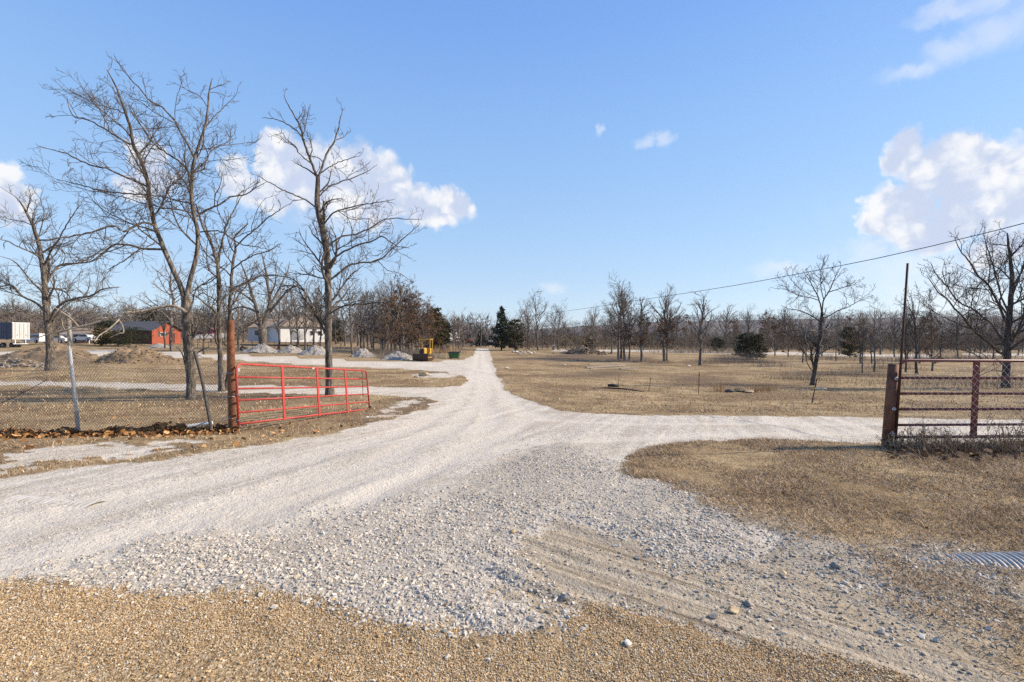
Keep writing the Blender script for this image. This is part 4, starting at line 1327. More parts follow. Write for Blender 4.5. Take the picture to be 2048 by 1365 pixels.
# ---- kinds of tree that stand farther back, ten metres tall each
def proto_bare(seed, spread=1.0, upright=0.0, fork=0.35, leaf=0, mats=('bark_far', 'twig_far'), nl=13, clear=0.28, d4=2.0, thick=0.02):
    g = np.random.RandomState(seed)
    H = 10.0
    lean = g.normal(0, 0.25, 2)
    pts = [np.array([lean[0] * f ** 2 * 2 + g.normal(0, .08), lean[1] * f ** 2 * 2 + g.normal(0, .08), H * f * 0.93]) for f in np.linspace(0, 1, 8)]
    pts[0] = np.array([0, 0, -0.3])
    P0 = [spline(pts, 26)]
    R0 = [radii(0.15, 0.02, 26, 0.5)]
    for k in range(nl):
        s = clear + (0.9 - clear) * (k + g.rand() * 0.7) / nl
        i = int(s * 25)
        p = P0[0][i]
        a = k * 2.4 + g.normal(0, .4)
        ln = spread * H * (0.40 * (1 - s) ** 0.6 + 0.05) * min(1.0, 0.6 + (s - clear) / 0.3) * g.uniform(0.75, 1.2)
        el_ = R(min(82, g.uniform(18, 42) + upright * 32 + 30 * s))
        d = np.array([math.cos(a) * math.cos(el_), math.sin(a) * math.cos(el_), math.sin(el_)])
        q = [p]
        for j in range(6):
            d = d + g.normal(0, .14, 3) + np.array([0, 0, 0.07])
            d /= np.linalg.norm(d)
            q.append(q[-1] + d * ln / 6)
        P0.append(spline(q, 26))
        r = min(R0[0][i] * 0.62, 0.022 * ln + 0.015)
        R0.append(radii(r, 0.012, 26))
    P0, R0 = np.array(P0), np.array(R0)
    P1, R1 = sprout(P0, R0, g, 1.1, 9, (30, 58), (0.3, 0.62), 0.25, 0.6, thick * .55, 0.05 + .05 * upright, 0.17, 2.2, 0.4)
    P2, R2 = sprout(P1, R1, g, 2.6, 6, (26, 56), (0.4, 0.8), 0.12, 0.65, thick * .5, 0.05 + .05 * upright, 0.17, 1.5, 0.3)
    P3, R3 = sprout(P2, R2, g, d4 * 1.7, 4, (26, 56), (0.45, 0.9), 0.1, 0.75, thick * .45, 0.05, 0.18, 0.9, 0.22)
    sub = [(P1, R1), (P2, R2), (P3, R3)]
    lv = None
    if leaf:
        low = np.vstack([P2[:, 3:].reshape(-1, 3), P1[:, 4:].reshape(-1, 3)])
        w = np.clip(1.15 - low[:, 2] / (H * (0.62 if leaf == 1 else 1.1)), 0, 1) * np.clip((fbm(low[:, 0] + seed, low[:, 2], 3, .6) + 0.42) * 1.6, 0, 1)
        low = low[g.rand(len(low)) < w]
        lv = leaf_cards(low, 1500 if leaf == 1 else 3600, 0.16, g, 0.03)
    v, f = tubes([(P0, R0)], 7)
    v1, f1 = tubes(sub[:1], 4)
    v2, f2 = tubes(sub[1:], 3)
    return dict(trunk=(v, f, mats[0]), crown=(np.vstack([v1, v2]), np.vstack([f1, f2 + len(v1)]), mats[1]), leaves=lv)


def proto_cedar(seed, wide=0.42, conic=1.0, mat='cedar', n=5200):
    g = np.random.RandomState(seed)
    H = 10.0
    pts = [np.array([g.normal(0, .05), g.normal(0, .05), H * f]) for f in np.linspace(0, 0.98, 7)]
    pts[0] = np.array([0, 0, -0.3])
    P0 = np.array([spline(pts, 26)])
    R0 = np.array([radii(0.17, 0.015, 26, 0.4)])
    # whorled sprays
    C, S = [], []
    nb = 120
    for k in range(nb):
        z = H * (0.07 + 0.92 * (k + g.rand()) / nb)
        a = g.rand() * 6.283
        prof = (1 - z / H) ** conic if conic > 0.8 else math.sqrt(max(0.0, 1 - ((z / H - .42) / .6) ** 2))
        L = H * wide * 0.5 * (prof + 0.04) * g.uniform(0.65, 1.18)
        m = max(8, int(n / nb * (0.4 + 1.3 * prof)))
        u = np.sqrt(g.rand(m))
        el_ = g.uniform(-0.1, 0.45)
        c = np.stack([np.cos(a) * u * L, np.sin(a) * u * L, z + u * L * math.sin(el_) - 0.12 * (u * L) ** 1.5 * .3], 1)
        c += g.normal(size=c.shape) * (0.10 + 0.05 * L) * np.array([1, 1, 0.6])
        C.append(c)
        S.append(np.full(m, a))
    C = np.concatenate(C)
    v, f = leaf_cards(C, len(C), 0.34, g)
    tv, tf = tubes([(P0, R0)], 7)
    P1, R1 = sprout(P0, R0, g, 5, 6, (60, 90), (wide * .3, wide * .5), 0.08, 0.4, 0.01, 0.0, 0.1, 3, 0.2, cmax=60)
    sv, sf = tubes([(P1, R1)], 3)
    return dict(trunk=(np.vstack([tv, sv]), np.vstack([tf, sf + len(tv)]), 'bark_dark'), crown=(v, f, mat), leaves=None)


PROTO = {
    'spread': [proto_bare(s, 1.25, 0.0) for s in (1, 2, 3)],
    'upright': [proto_bare(s, 1.15, 0.6, clear=0.26, nl=17) for s in (11, 12, 13)],
    'dark': [proto_bare(s, 1.25, 0.4, mats=('bark_dark', 'twig_dark'), clear=0.28, nl=15) for s in (21, 22)],
    'brown': [proto_bare(s, 1.15, 0.4, leaf=1, nl=15, clear=0.22) for s in (31, 32)],
    'rust': [proto_bare(s, 1.15, 0.3, leaf=2, nl=14, clear=0.12) for s in (41, 42)],
    'cedar': [proto_cedar(51, 0.82, 1.0, n=7000), proto_cedar(52, 0.66, 0.5)],
    'olive': [proto_cedar(61, 0.66, 0.5, 'cedar_olive')],
}
_used = {}
_trng = random.Random(5)


def plant(kind, px, d, top, label, name='bare_tree', group=None, base=None, var=None, wide=1.0, x=None):
    """one tree: kind, picture column, depth, picture row its top reaches"""
    arr = PROTO[kind]
    i = _trng.randrange(len(arr)) if var is None else var
    loc = gp(px, d)
    h = EYE + (682.5 - top) / FPX * d - loc.z
    s = max(0.15, h / 10.0)
    rz = _trng.uniform(0, 6.28)
    key = (kind, i)
    sc = (s * wide, s * wide, s)
    if key in _used:
        t = copy_tree(_used[key], loc, rz, sc, label, group)
        t.name = name
        if not group and 'group' in t:
            del t['group']
        return t
    p = arr[i]
    t = thing(name, label, 'tree', loc, rz, group)
    t.scale = sc
    mesh_np('trunk', p['trunk'][0], p['trunk'][1], M[p['trunk'][2]], t, True)
    mesh_np('crown', p['crown'][0], p['crown'][1], M[p['crown'][2]], t, True)
    if p['leaves'] is not None:
        mesh_np('leaves', p['leaves'][0], p['leaves'][1], M['brown_leaf'], t)
    _used[key] = t
    return t


# trees one can point at, middle distance and right field
plant('spread', 1077, 122, 583, 'spreading bare grey tree standing where the far lane turns right behind the cedar', var=0)
plant('spread', 1116, 135, 606, 'bare tree just right of the spreading tree at the far lane', var=2)
plant('upright', 1237, 72, 572, 'leftmost stem of the clump of tall slim trees in the middle of the right field', 'bare_tree', var=0, wide=1.15)
plant('dark', 1242, 74, 562, 'tallest slim tree of the clump in the middle of the right field', 'bare_tree', var=0, wide=1.0)
plant('upright', 1250, 69, 578, 'slim bare tree at the front of the clump in the right field', 'bare_tree', var=1, wide=1.15)
plant('brown', 1258, 68, 612, 'thin tree with rusty leaves at the right side of the tall clump', 'leafy_oak', var=1)
plant('brown', 1283, 66, 590, 'dark stemmed oak with low rusty leaves beside the tall clump', 'leafy_oak', var=0, wide=1.25)
plant('brown', 1329, 68, 580, 'twin trunked oak with rusty lower leaves right of the tall clump', 'leafy_oak', var=1, wide=1.35)
plant('dark', 1334, 68, 592, 'second slim trunk close beside the twin trunked oak', var=1, wide=0.7)
plant('upright', 1400, 58, 590, 'lone slender bare tree leaning slightly right in the open right field', var=2, wide=1.45)
plant('upright', 1223, 108, 612, 'pale bare tree behind the tall clump in the right field', var=2)
plant('upright', 1186, 130, 612, 'bare pale tree behind the brush heap at the far lane', var=1)
plant('dark', 1496, 125, 616, 'dark bare tree rising behind the round cedar', var=0)
plant('rust', 1470, 135, 632, 'russet leaved oak left behind the round cedar', 'leafy_oak', var=0)
plant('rust', 1550, 95, 632, 'russet leaved oak between the round cedar and the crooked tree', 'leafy_oak', var=1)
plant('rust', 1577, 88, 640, 'russet oak nearest the crooked tree', 'leafy_oak', var=0)
plant('rust', 1530, 120, 622, 'taller russet oak behind the olive cedar', 'leafy_oak', var=1)
plant('spread', 1748, 46, 606, 'forked bare tree in the right field left of the tall rusty pole', var=1, wide=0.8)
plant('dark', 1724, 44, 640, 'thin dark sapling beside the forked tree in the right field', var=1, wide=0.7)
plant('dark', 1811, 46, 605, 'bare tree seen just right of the tall rusty pole', var=0, wide=0.8)
plant('dark', 1834, 42, 588, 'dark leaning tree behind the left end of the maroon gate', var=1)
plant('rust', 1864, 48, 620, 'dark tree with a few russet leaves low behind the maroon gate', 'leafy_oak', var=0, wide=0.9)
plant('upright', 1672, 70, 640, 'slim tree right behind the crooked tree in the right field', var=0, wide=0.8)
plant('olive', 1700, 85, 655, 'olive young cedar right of the crooked tree', 'cedar_tree', var=0)
plant('cedar', 1003, 118, 614, 'dark pointed cedar at the bend of the far lane', 'cedar_tree', var=0, wide=0.95)
plant('olive', 1030, 116, 640, 'brownish cedar leaning against the dark pointed cedar', 'cedar_tree', var=0, wide=1.0)
plant('cedar', 1493, 79, 668, 'round dark cedar in the right field', 'cedar_tree', var=1, wide=1.5)
plant('olive', 1512, 77, 670, 'olive green cedar touching the round dark cedar', 'cedar_tree', var=0, wide=1.4)
plant('cedar', 1434, 118, 676, 'low dark cedar behind the lone slender tree', 'cedar_tree', var=1, wide=1.6)
plant('cedar', 1180, 135, 670, 'low dark cedar behind the brush heap', 'cedar_tree', var=1, wide=1.4)
plant('cedar', 962, 165, 658, 'small dark cedar between the tractor and the pointed cedar', 'cedar_tree', var=0, wide=1.2)
plant('olive', 868, 92, 618, 'tall olive cedar at the end of the thicket left of the drive', 'cedar_tree', var=0, wide=0.85)
plant('cedar', 884, 100, 640, 'smaller dark cedar right of the tall thicket cedar', 'cedar_tree', var=1)
plant('cedar', 676, 135, 640, 'dark cedar at the right end of the white house', 'cedar_tree', var=1, wide=1.2)
plant('cedar', 305, 125, 618, 'dark green cedar behind the red house roof', 'cedar_tree', var=1, wide=1.6)
plant('cedar', 214, 116, 642, 'dark spreading cedar left of the red house', 'cedar_tree', var=1, wide=1.9)
plant('olive', 203, 90, 655, 'low olive cedar half hiding the tan cottage', 'cedar_tree', var=0, wide=1.5)
plant('cedar', 1340, 150, 676, 'low dark cedar far behind the twin trunked oak', 'cedar_tree', var=1, wide=1.5)
# trees around the houses at the left
plant('spread', 706, 72, 560, 'bare tree standing between two gravel heaps right of the gate', var=0, wide=1.0)
plant('spread', 345, 74, 515, 'spreading bare tree just left behind the tall forked tree', var=1, wide=1.1)
plant('dark', 408, 66, 600, 'slim dark tree between the forked trunk and the white fence', var=0)
plant('upright', 610, 80, 560, 'slim bare tree at the right side of the white house', var=0)
plant('upright', 581, 82, 572, 'thin tree with a leaning stem in front of the garage door', var=1, wide=.8)
plant('dark', 640, 85, 585, 'thin dark tree at the corner of the white house', var=1)
plant('spread', 118, 92, 600, 'bare tree behind the utility pole at the left', var=2)
for px, d, top, k, lb in [
        (556, 84, 560, 'spread', 'bare tree before the shaded low wing of the white house'),
        (596, 90, 575, 'spread', 'bare tree right in front of the grey garage door'),
        (628, 88, 570, 'upright', 'bare tree before the right windows of the white house'),
        (478, 88, 580, 'spread', 'bare tree between the rusty gate post and the white house'),
        (452, 95, 585, 'upright', 'bare tree behind the rusty gate post'),
        (330, 84, 600, 'dark', 'dark slender tree in front of the red gable'),
        (262, 106, 596, 'spread', 'bare tree rising behind the red house roof at its left end'),
        (180, 100, 600, 'spread', 'bare tree rising over the tan cottage'),
        (60, 104, 598, 'spread', 'bare tree rising behind the box trailer'),
        (25, 108, 590, 'upright', 'bare tree at the left edge behind the box trailer')]:
    plant(k, px, d, top, lb, wide=1.1)
for (px, d, top, k, wd) in [(748, 84, 580, 'upright', 1), (765, 92, 562, 'upright', .9), (782, 90, 556, 'upright', .9), (800, 86, 560, 'rust', 1.15), (818, 84, 572, 'rust', 1.2), (838, 88, 590, 'rust', 1.15),
                            (855, 93, 600, 'rust', 1.0), (776, 76, 618, 'rust', 1.1), (790, 98, 548, 'spread', .9), (736, 96, 572, 'spread', .9), (722, 100, 590, 'dark', .9), (825, 104, 566, 'spread', .9), (846, 78, 640, 'rust', 1.3), (806, 78, 630, 'rust', 1.4), (760, 80, 632, 'brown', 1.3), (792, 82, 590, 'rust', 1.4), (812, 96, 580, 'rust', 1.4), (833, 86, 604, 'rust', 1.5), (850, 84, 618, 'rust', 1.4), (770, 100, 575, 'brown', 1.3), (745, 104, 585, 'spread', 1.2), (728, 88, 600, 'upright', 1.2), (860, 98, 612, 'rust', 1.3), (690, 110, 600, 'spread', 1.3), (715, 112, 592, 'spread', 1.3), (893, 112, 640, 'rust', 1.2), (906, 118, 634, 'spread', 1.2), (917, 124, 636, 'rust', 1.3), (880, 108, 632, 'spread', 1.1)]:
    plant(k, px, d, top, 'tree in the dense brown thicket left of the drive, behind the yellow crawler tractor', 'thicket_tree', 'trees of the thicket left of the drive', wide=wd)
for (px, d, top, k) in [(898, 150, 622, 'spread'), (912, 165, 620, 'upright'), (925, 150, 618, 'spread'), (940, 175, 632, 'spread'), (953, 185, 640, 'dark'), (972, 190, 640, 'spread'), (985, 200, 642, 'upright'), (1020, 180, 625, 'spread'), (1042, 165, 608, 'spread'), (1056, 150, 600, 'upright')]:
    plant(k, px, d, top + 4, 'bare tree in the wood that closes the far end of the drive', 'bare_tree', 'bare trees closing the far end of the drive')
_l = random.Random(9)
for i in range(34):
    px = -30 + i * 21.5 + _l.uniform(-8, 8)
    d = _l.uniform(118, 175)
    plant(_l.choice(['spread', 'spread', 'upright', 'dark', 'brown']), px, d, _l.uniform(598, 622) - (14 if px > 560 else 0), 'bare tree in the wood behind the houses at the left', 'bare_tree', 'bare trees behind the houses', wide=_l.uniform(.9, 1.3))
for i in range(98):
    px = 1050 + i * 10.4 + _l.uniform(-8, 8)
    d = _l.uniform(128, 215)
    t_ = _l.uniform(644, 670) if _l.random() < .72 else _l.uniform(610, 640)
    k = _l.choice(['spread', 'spread', 'upright', 'upright', 'brown', 'brown', 'rust', 'dark'])
    plant(k, px, d, t_, 'bare or russet tree in the wood along the far side of the right field', 'bare_tree', 'trees along the far side of the right field', wide=_l.uniform(.85, 1.7))
for i in range(20):
    px = 1600 + i * 24 + _l.uniform(-8, 8)
    d = _l.uniform(62, 110)
    plant(_l.choice(['dark', 'upright', 'brown', 'spread']), px, d, _l.uniform(612, 655), 'small bare tree in the scattered scrub behind the right gate', 'bare_tree', 'scattered trees behind the right gate', wide=_l.uniform(.9, 1.2))

# ------------------------------------------------------------------ hills and far woods
def hills():
    xs = np.linspace(-2600, 2600, 131)
    ys = np.concatenate([np.linspace(330, 1500, 30), [2000, 3000]])
    X, Y = np.meshgrid(xs, ys)
    t = X / Y
    prof = np.interp(t, [-1.6, -0.5, -0.1, 0.05, 0.3, 0.6, 1.1, 2.0], [14, 14, 10, 24, 38, 44, 50, 52])
    ramp_ = np.clip((Y - 420) / 500, 0, 1)
    ramp_ = ramp_ * ramp_ * (3 - 2 * ramp_)
    Zh = -9 + ramp_ * (prof + 9) * (1 + 0.10 * fbm(X * .004, Y * .004, 3)) + 2.5 * fbm(X * 0.02, Y * 0.02, 3)
    n, m = X.shape
    i = np.arange(n * m).reshape(n, m)
    q = np.stack([i[:-1, :-1], i[:-1, 1:], i[1:, 1:], i[1:, :-1]], -1).reshape(-1, 4)
    t_ = material('wooded_hill')
    P = t_.geo.outputs['Position']
    n_ = t_.noise(P, 0.09, 5, 0.7)
    t_.put(t_.b.inputs['Base Color'], t_.ramp(n_, [(0.3, (0.055, 0.047, 0.046)), (0.6, (0.12, 0.10, 0.092)), (0.75, (0.15, 0.115, 0.09))]))
    t_.b.inputs['Roughness'].default_value = 1
    o = mesh_np('hills', np.stack([X, Y, Zh], -1).reshape(-1, 3), q, t_.m, None, True)
    tag(o, kind='structure')
    from numpy import interp

    def hz(x, y):
        tt = x / y
        pr = interp(tt, [-1.6, -0.5, -0.1, 0.05, 0.3, 0.6, 1.1, 2.0], [14, 14, 10, 24, 38, 44, 50, 52])
        r_ = np.clip((y - 420) / 500, 0, 1)
        r_ = r_ * r_ * (3 - 2 * r_)
        return -9 + r_ * (pr + 9) * (1 + 0.10 * fbm(x * .004, y * .004, 3)) + 2.5 * fbm(x * 0.02, y * 0.02, 3)
    return hz


HZ = hills()


def mass(name, x, y, z, h, rng, mat, label, per=34, wid=0.42, tri=0.16, kind='stuff', cat='wood'):
    """a wood read as one mass: trunks plus many slender twig sprays for every tree"""
    n = len(x)
    V, F, off = [], [], 0
    # trunks
    P = np.zeros((n, 3, 3))
    P[:, :, 0] = x[:, None] + rng.normal(size=(n, 3)) * 0.2
    P[:, :, 1] = y[:, None]
    P[:, :, 2] = z[:, None] + h[:, None] * np.array([-0.05, 0.4, 0.9])[None]
    Rr = (h * 0.018)[:, None] * np.array([1, .7, .25])[None]
    v, f = tubes([(P, Rr)], 3)
    V.append(v)
    f3 = np.concatenate([f[:, [0, 1, 2]], f[:, [0, 2, 3]]])
    F.append(f3)
    off = len(v)
    # sprays
    m = n * per
    ti = np.repeat(np.arange(n), per)
    s = rng.uniform(0.15, 1.0, m)
    a = rng.uniform(0, 6.283, m)
    rad = np.sqrt(rng.rand(m)) * wid * np.sqrt(np.clip(1 - ((s - 0.58) / 0.5) ** 2, 0.05, 1))
    hh = h[ti]
    c = np.stack([x[ti] + np.cos(a) * rad * hh, y[ti] + np.sin(a) * rad * hh, z[ti] + s * hh], 1)
    dr = np.stack([np.cos(a) * 0.7, np.sin(a) * 0.7, rng.uniform(0.3, 1.4, m)], 1) + rng.normal(size=(m, 3)) * .35
    dr /= np.linalg.norm(dr, axis=1)[:, None]
    L = hh * tri * rng.uniform(0.6, 1.5, m)
    sd = np.cross(dr, rng.normal(size=(m, 3)))
    sd /= np.linalg.norm(sd, axis=1)[:, None]
    w = (L * 0.055)[:, None] * sd
    v = np.stack([c - w, c + w, c + dr * L[:, None]], 1).reshape(-1, 3)
    V.append(v)
    F.append(np.arange(3 * m).reshape(-1, 3) + off)
    o = mesh_np(name, np.vstack(V), np.vstack(F), mat)
    return tag(o, label, cat, None, kind)


M['far_wood'] = island('far_winter_wood', [(0, (0.10, 0.083, 0.075)), (0.5, (0.175, 0.147, 0.13)), (0.85, (0.24, 0.205, 0.18)), (1, (0.22, 0.14, 0.09))], 0.95)
rng = np.random.RandomState(77)
n = 2600
yy = rng.uniform(480, 1050, n)
xx = yy * rng.uniform(-1.15, 1.25, n)
mass('hill_wood', xx, yy, HZ(xx, yy), rng.uniform(9, 14, n), rng, M['far_wood'], 'bare winter wood covering the long hill behind the right field', 34, 0.5, 0.22)
n = 700
yy = rng.uniform(180, 380, n)
xx = yy * rng.uniform(0.0, 1.2, n)
mass('field_wood', xx, yy, G(xx, yy), rng.uniform(5, 8.5, n), rng, M['far_wood'], 'thick grey wood filling the valley beyond the right field', 90, 0.45, 0.16)
n = 420
yy = rng.uniform(160, 290, n)
xx = yy * rng.uniform(-1.15, -0.05, n)
mass('house_wood', xx, yy, G(xx, yy), rng.uniform(8, 11.5, n) * np.clip(1.0, .5, 1), rng, M['far_wood'], 'thick grey wood filling the rise behind the houses', 170, 0.45, 0.16)


M['scrub'] = island('winter_scrub', [(0, (0.055, 0.05, 0.03)), (0.3, (0.12, 0.095, 0.065)), (0.7, (0.20, 0.145, 0.10)), (1, (0.26, 0.17, 0.10))], 0.95, scale=1.0)
n = 900
yy = rng.uniform(112, 215, n)
xx = yy * rng.uniform(0.03, 1.15, n)
_k = (np.abs(xx / yy - 0.0) > 0.02) & (yy > 118 + 12 * fbm(xx * .05, yy * .05, 2) * 2)
xx, yy = xx[_k], yy[_k]
n = len(xx)
mass('undergrowth', xx, yy, G(xx, yy), rng.uniform(1.6, 4.6, n), rng, M['scrub'], 'brown scrub under the trees along the far side of the right field', 60, 0.75, 0.25)
n = 420
yy = rng.uniform(112, 170, n)
xx = yy * rng.uniform(-1.1, -0.08, n)
mass('undergrowth', xx, yy, G(xx, yy), rng.uniform(1.2, 3.4, n), rng, M['scrub'], 'brown scrub under the trees behind the houses', 50, 0.75, 0.25)

# ------------------------------------------------------------------ brush
def brush_patch(name, px, d, w_, dep, h, n, mat, rng, label, cat='brush', kind=None, lean=0.8, wid=0.010):
    c = gp(px, d)
    x = c.x + rng.normal(0, 1, n) * w_ * 0.33
    y = c.y + rng.normal(0, 1, n) * dep * 0.33
    o = blades(name, x, y, h * rng.uniform(0.4, 1.1, n) * np.exp(-((x - c.x) / (w_ * .6)) ** 2), np.full(n, wid), mat, rng, label, cat, lean, 4, 0, kind or 'thing')
    if kind is None:
        del o['kind']
    return o


rng = np.random.RandomState(21)
brush_patch('brush_thicket', 1478, 66, 9, 5, 2.4, 2400, M['brush_grey'], rng, 'grey brush thicket in front of the olive cedar in the right field')
brush_patch('brush_thicket', 1448, 62, 6, 3, 1.3, 900, M['weed'], rng, 'brown low brush at the left of the grey thicket in the right field')
brush_patch('brush_thicket', 1598, 34, 4.5, 3, 1.3, 900, M['weed'], rng, 'brown brush around the foot of the crooked tree')
brush_patch('brush_thicket', 818, 66, 9, 4, 2.6, 2200, M['brush_grey'], rng, 'tall grey brush behind the gravel heap and crawler tractor', wid=0.016)
brush_patch('brush_thicket', 760, 76, 10, 4, 2.2, 1800, M['weed'], rng, 'brown undergrowth at the foot of the thicket left of the drive', wid=0.016)
brush_patch('brush_thicket', 892, 88, 8, 5, 2.2, 1500, M['grass'], rng, 'tawny tall grass bank behind the green dumpster', wid=0.02)
brush_patch('brush_thicket', 1930, 30, 14, 6, 1.2, 2400, M['weed'], rng, 'brown brush in the field behind the maroon gate')
brush_patch('brush_thicket', 1400, 112, 26, 5, 2.6, 2000, M['weed'], rng, 'dark low brush along the far edge behind the lone slender tree', wid=0.03)
brush_patch('brush_thicket', 1900, 70, 24, 6, 2.4, 2000, M['brush_grey'], rng, 'grey brush far behind the maroon gate', wid=0.025)
for px, d, w_, dp, h, n, m_, lb in [
        (1245, 66, 7, 4, .9, 700, 'weed', 'brown litter and low brush at the foot of the tall clump'),
        (1330, 64, 6, 3, .7, 450, 'weed', 'low brown brush at the foot of the twin trunked oak'),
        (1120, 80, 9, 4, .6, 600, 'weed', 'low russet brush in front of the uprooted brush heap'),
        (1540, 55, 6, 3, 1.1, 600, 'brush_grey', 'grey weeds in the dip left of the crooked tree'),
        (1700, 40, 7, 4, .9, 800, 'weed', 'brown weeds right of the crooked tree'),
        (1760, 52, 8, 4, 1.3, 900, 'weed', 'brown brush around the forked tree left of the tall pole'),
        (1650, 75, 12, 5, 1.8, 1300, 'weed', 'brown scrub behind the crooked tree')]:
    brush_patch('undergrowth', px, d, w_, dp, h, n, M[m_], rng, lb, kind='stuff', wid=0.014)
brush_patch('weed_clump', 1362 + 0, 22, 0.5, .4, 0.01, 2, M['weed'], rng, 'low tuft of dead weed in the right field')
for px, py, w_ in ((1440, 785, .5), (1515, 785, .7), (1535, 783, .4)):
    x, y = at(px, py)
    n = 90
    o = blades('weed_clump', x + rng.normal(0, .22, n), y + rng.normal(0, .22, n), rng.uniform(.25, .6, n), np.full(n, .01), M['drift_leaf'], rng,
               {1440: 'orange tuft of dead grass left of the flat stones', 1515: 'larger orange tuft of dead grass right of the flat stones', 1535: 'small orange tuft of dead grass rightmost beside the flat stones'}[px], 'weeds', .35, 3)
    del o['kind']
_x = [o for o in COL.objects if o.get('label') == 'low tuft of dead weed in the right field'][0]
bpy.data.objects.remove(_x)

# ------------------------------------------------------------------ left fence
F_D = 9.55


def fpt(px, d=None):
    return gp(px, d or F_D)


def chainlink(corner_fn, nu, nv, r):
    """diamond mesh of bent wires; corner_fn(u,v) gives the point for u,v in 0..1"""
    P = []
    cols = nu
    k = 2 * nv + 1
    for c in range(cols):
        for sgn in (1,):
            pts = []
            for j in range(k):
                u = (c + (0.5 if j % 2 else -0.02) * 1.06) / cols
                pts.append(corner_fn(u, j / (k - 1)))
            P.append(pts)
    for c in range(cols):
        pts = []
        for j in range(k):
            u = (c + 1 - (0.5 if j % 2 else -0.02) * 1.06) / cols
            pts.append(corner_fn(u, j / (k - 1)))
        P.append(pts)
    P = np.array(P)
    return tubes([(P, np.full(P.shape[:2], r))], 3)


fence = thing('chain_link_fence', 'sagging chain link fence with a leaning silver post left of the red gate', 'fence', fpt(300))
fo = np.array(fence.location)


def fence_pt(u, v):
    """u from the frame's left edge to the rusty post, v from top to bottom"""
    px = -60 + u * 520
    d = 9.2 + 0.55 * u
    b = gp(px, d)
    # the top droops between the leaning posts
    top = np.interp(px, [-60, 60, 145, 250, 390, 430, 462], [770, 752, 707, 738, 742, 735, 708])
    zt = wp(px, top, d).z
    off = 0.06 * math.sin(px * 0.05) * (1 - v) + 0.10 * (1 - v) * math.sin(px * 0.017 + 1)
    return np.array([b.x - 0.12 * (1 - v), d + off, b.z + 0.02 + (zt - b.z) * (1 - v)]) - fo


v, f = chainlink(fence_pt, 88, 20, 0.0034)
mesh_np('chain_link_mesh', v, f, M['wire'], fence, True)
mb = MB()
p0, p1 = wp(157, 866, 9.5), wp(139, 700, 9.35)
mb.tube([p0, p0.lerp(p1, .5) + Vector((.01, 0, 0)), p1], 0.034, 12)
mb.build('post', M['galv'], fence, -Vector(fo))
mb = MB()
mb.tube([p1 + (p0 - p1) * 0.01, p1 + (p0 - p1) * -0.012], 0.038, 12)
mb.tube([p1 + (p0 - p1) * -0.01, p1 + (p0 - p1) * -0.045], [0.014, 0.014], 8)
mb.build('post_cap', M['galv'], fence, -Vector(fo))
mb = MB()
q = [wp(px, py, 9.62) for px, py in ((425, 868), (421, 850), (416, 822), (410, 790), (403, 755), (396, 728), (389, 703))]
mb.tube(q, [.030] * 7, 10)
mb.build('bent_post', M['dark_steel'], fence, -Vector(fo))
mb = MB()
for k in range(9):
    t_ = 0.1 + k * 0.095
    pc = p1 + (p0 - p1) * t_
    a = [pc + Vector((0.038 * math.cos(s), 0.038 * math.sin(s), 0)) for s in np.linspace(0, 6.28, 10)]
    mb.tube(a, 0.003, 4, False)
mb.build('wire_ties', M['galv'], fence, -Vector(fo))
mb = MB()
mb.tube([fence_pt(u, 0.0) + fo for u in np.linspace(0, 1, 40)], 0.003, 5)
mb.build('top_wire', M['wire'], fence, -Vector(fo))
mb = MB()
mb.tube([wp(px, py, 9.0 + 0.001 * px) for px, py in ((-40, 822), (0, 807), (30, 795), (62, 778), (90, 762), (94, 757))], 0.006, 6)
mb.tube([wp(px, py, 9.2) for px, py in ((94, 757), (93, 740), (96, 722), (110, 712), (138, 703))], 0.0025, 5)
o = mb.build('loose_cable', M['cable'])
tag(o, 'black cable hanging slack across the chain link fence', 'cable')
# white pipe lying behind the fence
mb = MB()
a, b = wp(352, 857, 10.1), wp(425, 846, 10.3)
mb.tube([a, a.lerp(b, .5), b], .038, 12)
o = mb.build('white_pipe', M['white'])
tag(o, 'white plastic pipe lying on the leaves beside the bent fence post', 'pipe')

# leaf drift against the fence
rng = np.random.RandomState(8)


def drift(n, pxr, dfun, hfun, size, label, mat, spread=0.25):
    px = rng.uniform(pxr[0], pxr[1], n)
    d = dfun(px) + np.abs(rng.normal(0, spread, n)) * np.where(rng.rand(n) < .6, -1, 1)
    x = d * (px - 1024) / FPX
    zz = zones(x, d)
    ok = (zz['white'] + zz['brown'] + zz['dirt']) < 0.4
    px, d, x = px[ok], d[ok], x[ok]
    n = len(px)
    h = GM(x, d) + hfun(px) * rng.rand(n) ** 1.4 * np.exp(-((d - dfun(px)) / spread) ** 2 * .5) + 0.02
    s = size * rng.uniform(0.5, 1.35, n)
    # lobed leaf: 8-gon folded on its rib
    th = np.array([0, .5, 1.1, 1.9, 3.14, -1.9, -1.1, -.5])
    rr = np.array([.55, .34, .5, .36, .42, .36, .5, .34])
    base = np.stack([rr * np.cos(th), rr * np.sin(th), 0.16 * np.abs(np.sin(th)) + 0.08 * np.cos(th * 2)], 1)
    Rm = rand_rot(n, rng)
    v = np.einsum('nij,kj->nki', Rm, base) * s[:, None, None]
    v[:, :, 2] *= 0.75
    v += np.stack([x, d, h], 1)[:, None, :]
    b = (np.arange(n) * 8)[:, None, None]
    fa = np.array([(0, 1, 2, 3), (0, 3, 4, 4), (0, 4, 5, 5), (0, 5, 6, 7)])
    tri = np.array([(0, 1, 2), (0, 2, 3), (0, 3, 4), (0, 4, 5), (0, 5, 6), (0, 6, 7)])
    o = mesh_np('fallen_leaves', v.reshape(-1, 3), (tri[None] + b).reshape(-1, 3), mat)
    return tag(o, label, 'leaves', None, 'stuff')


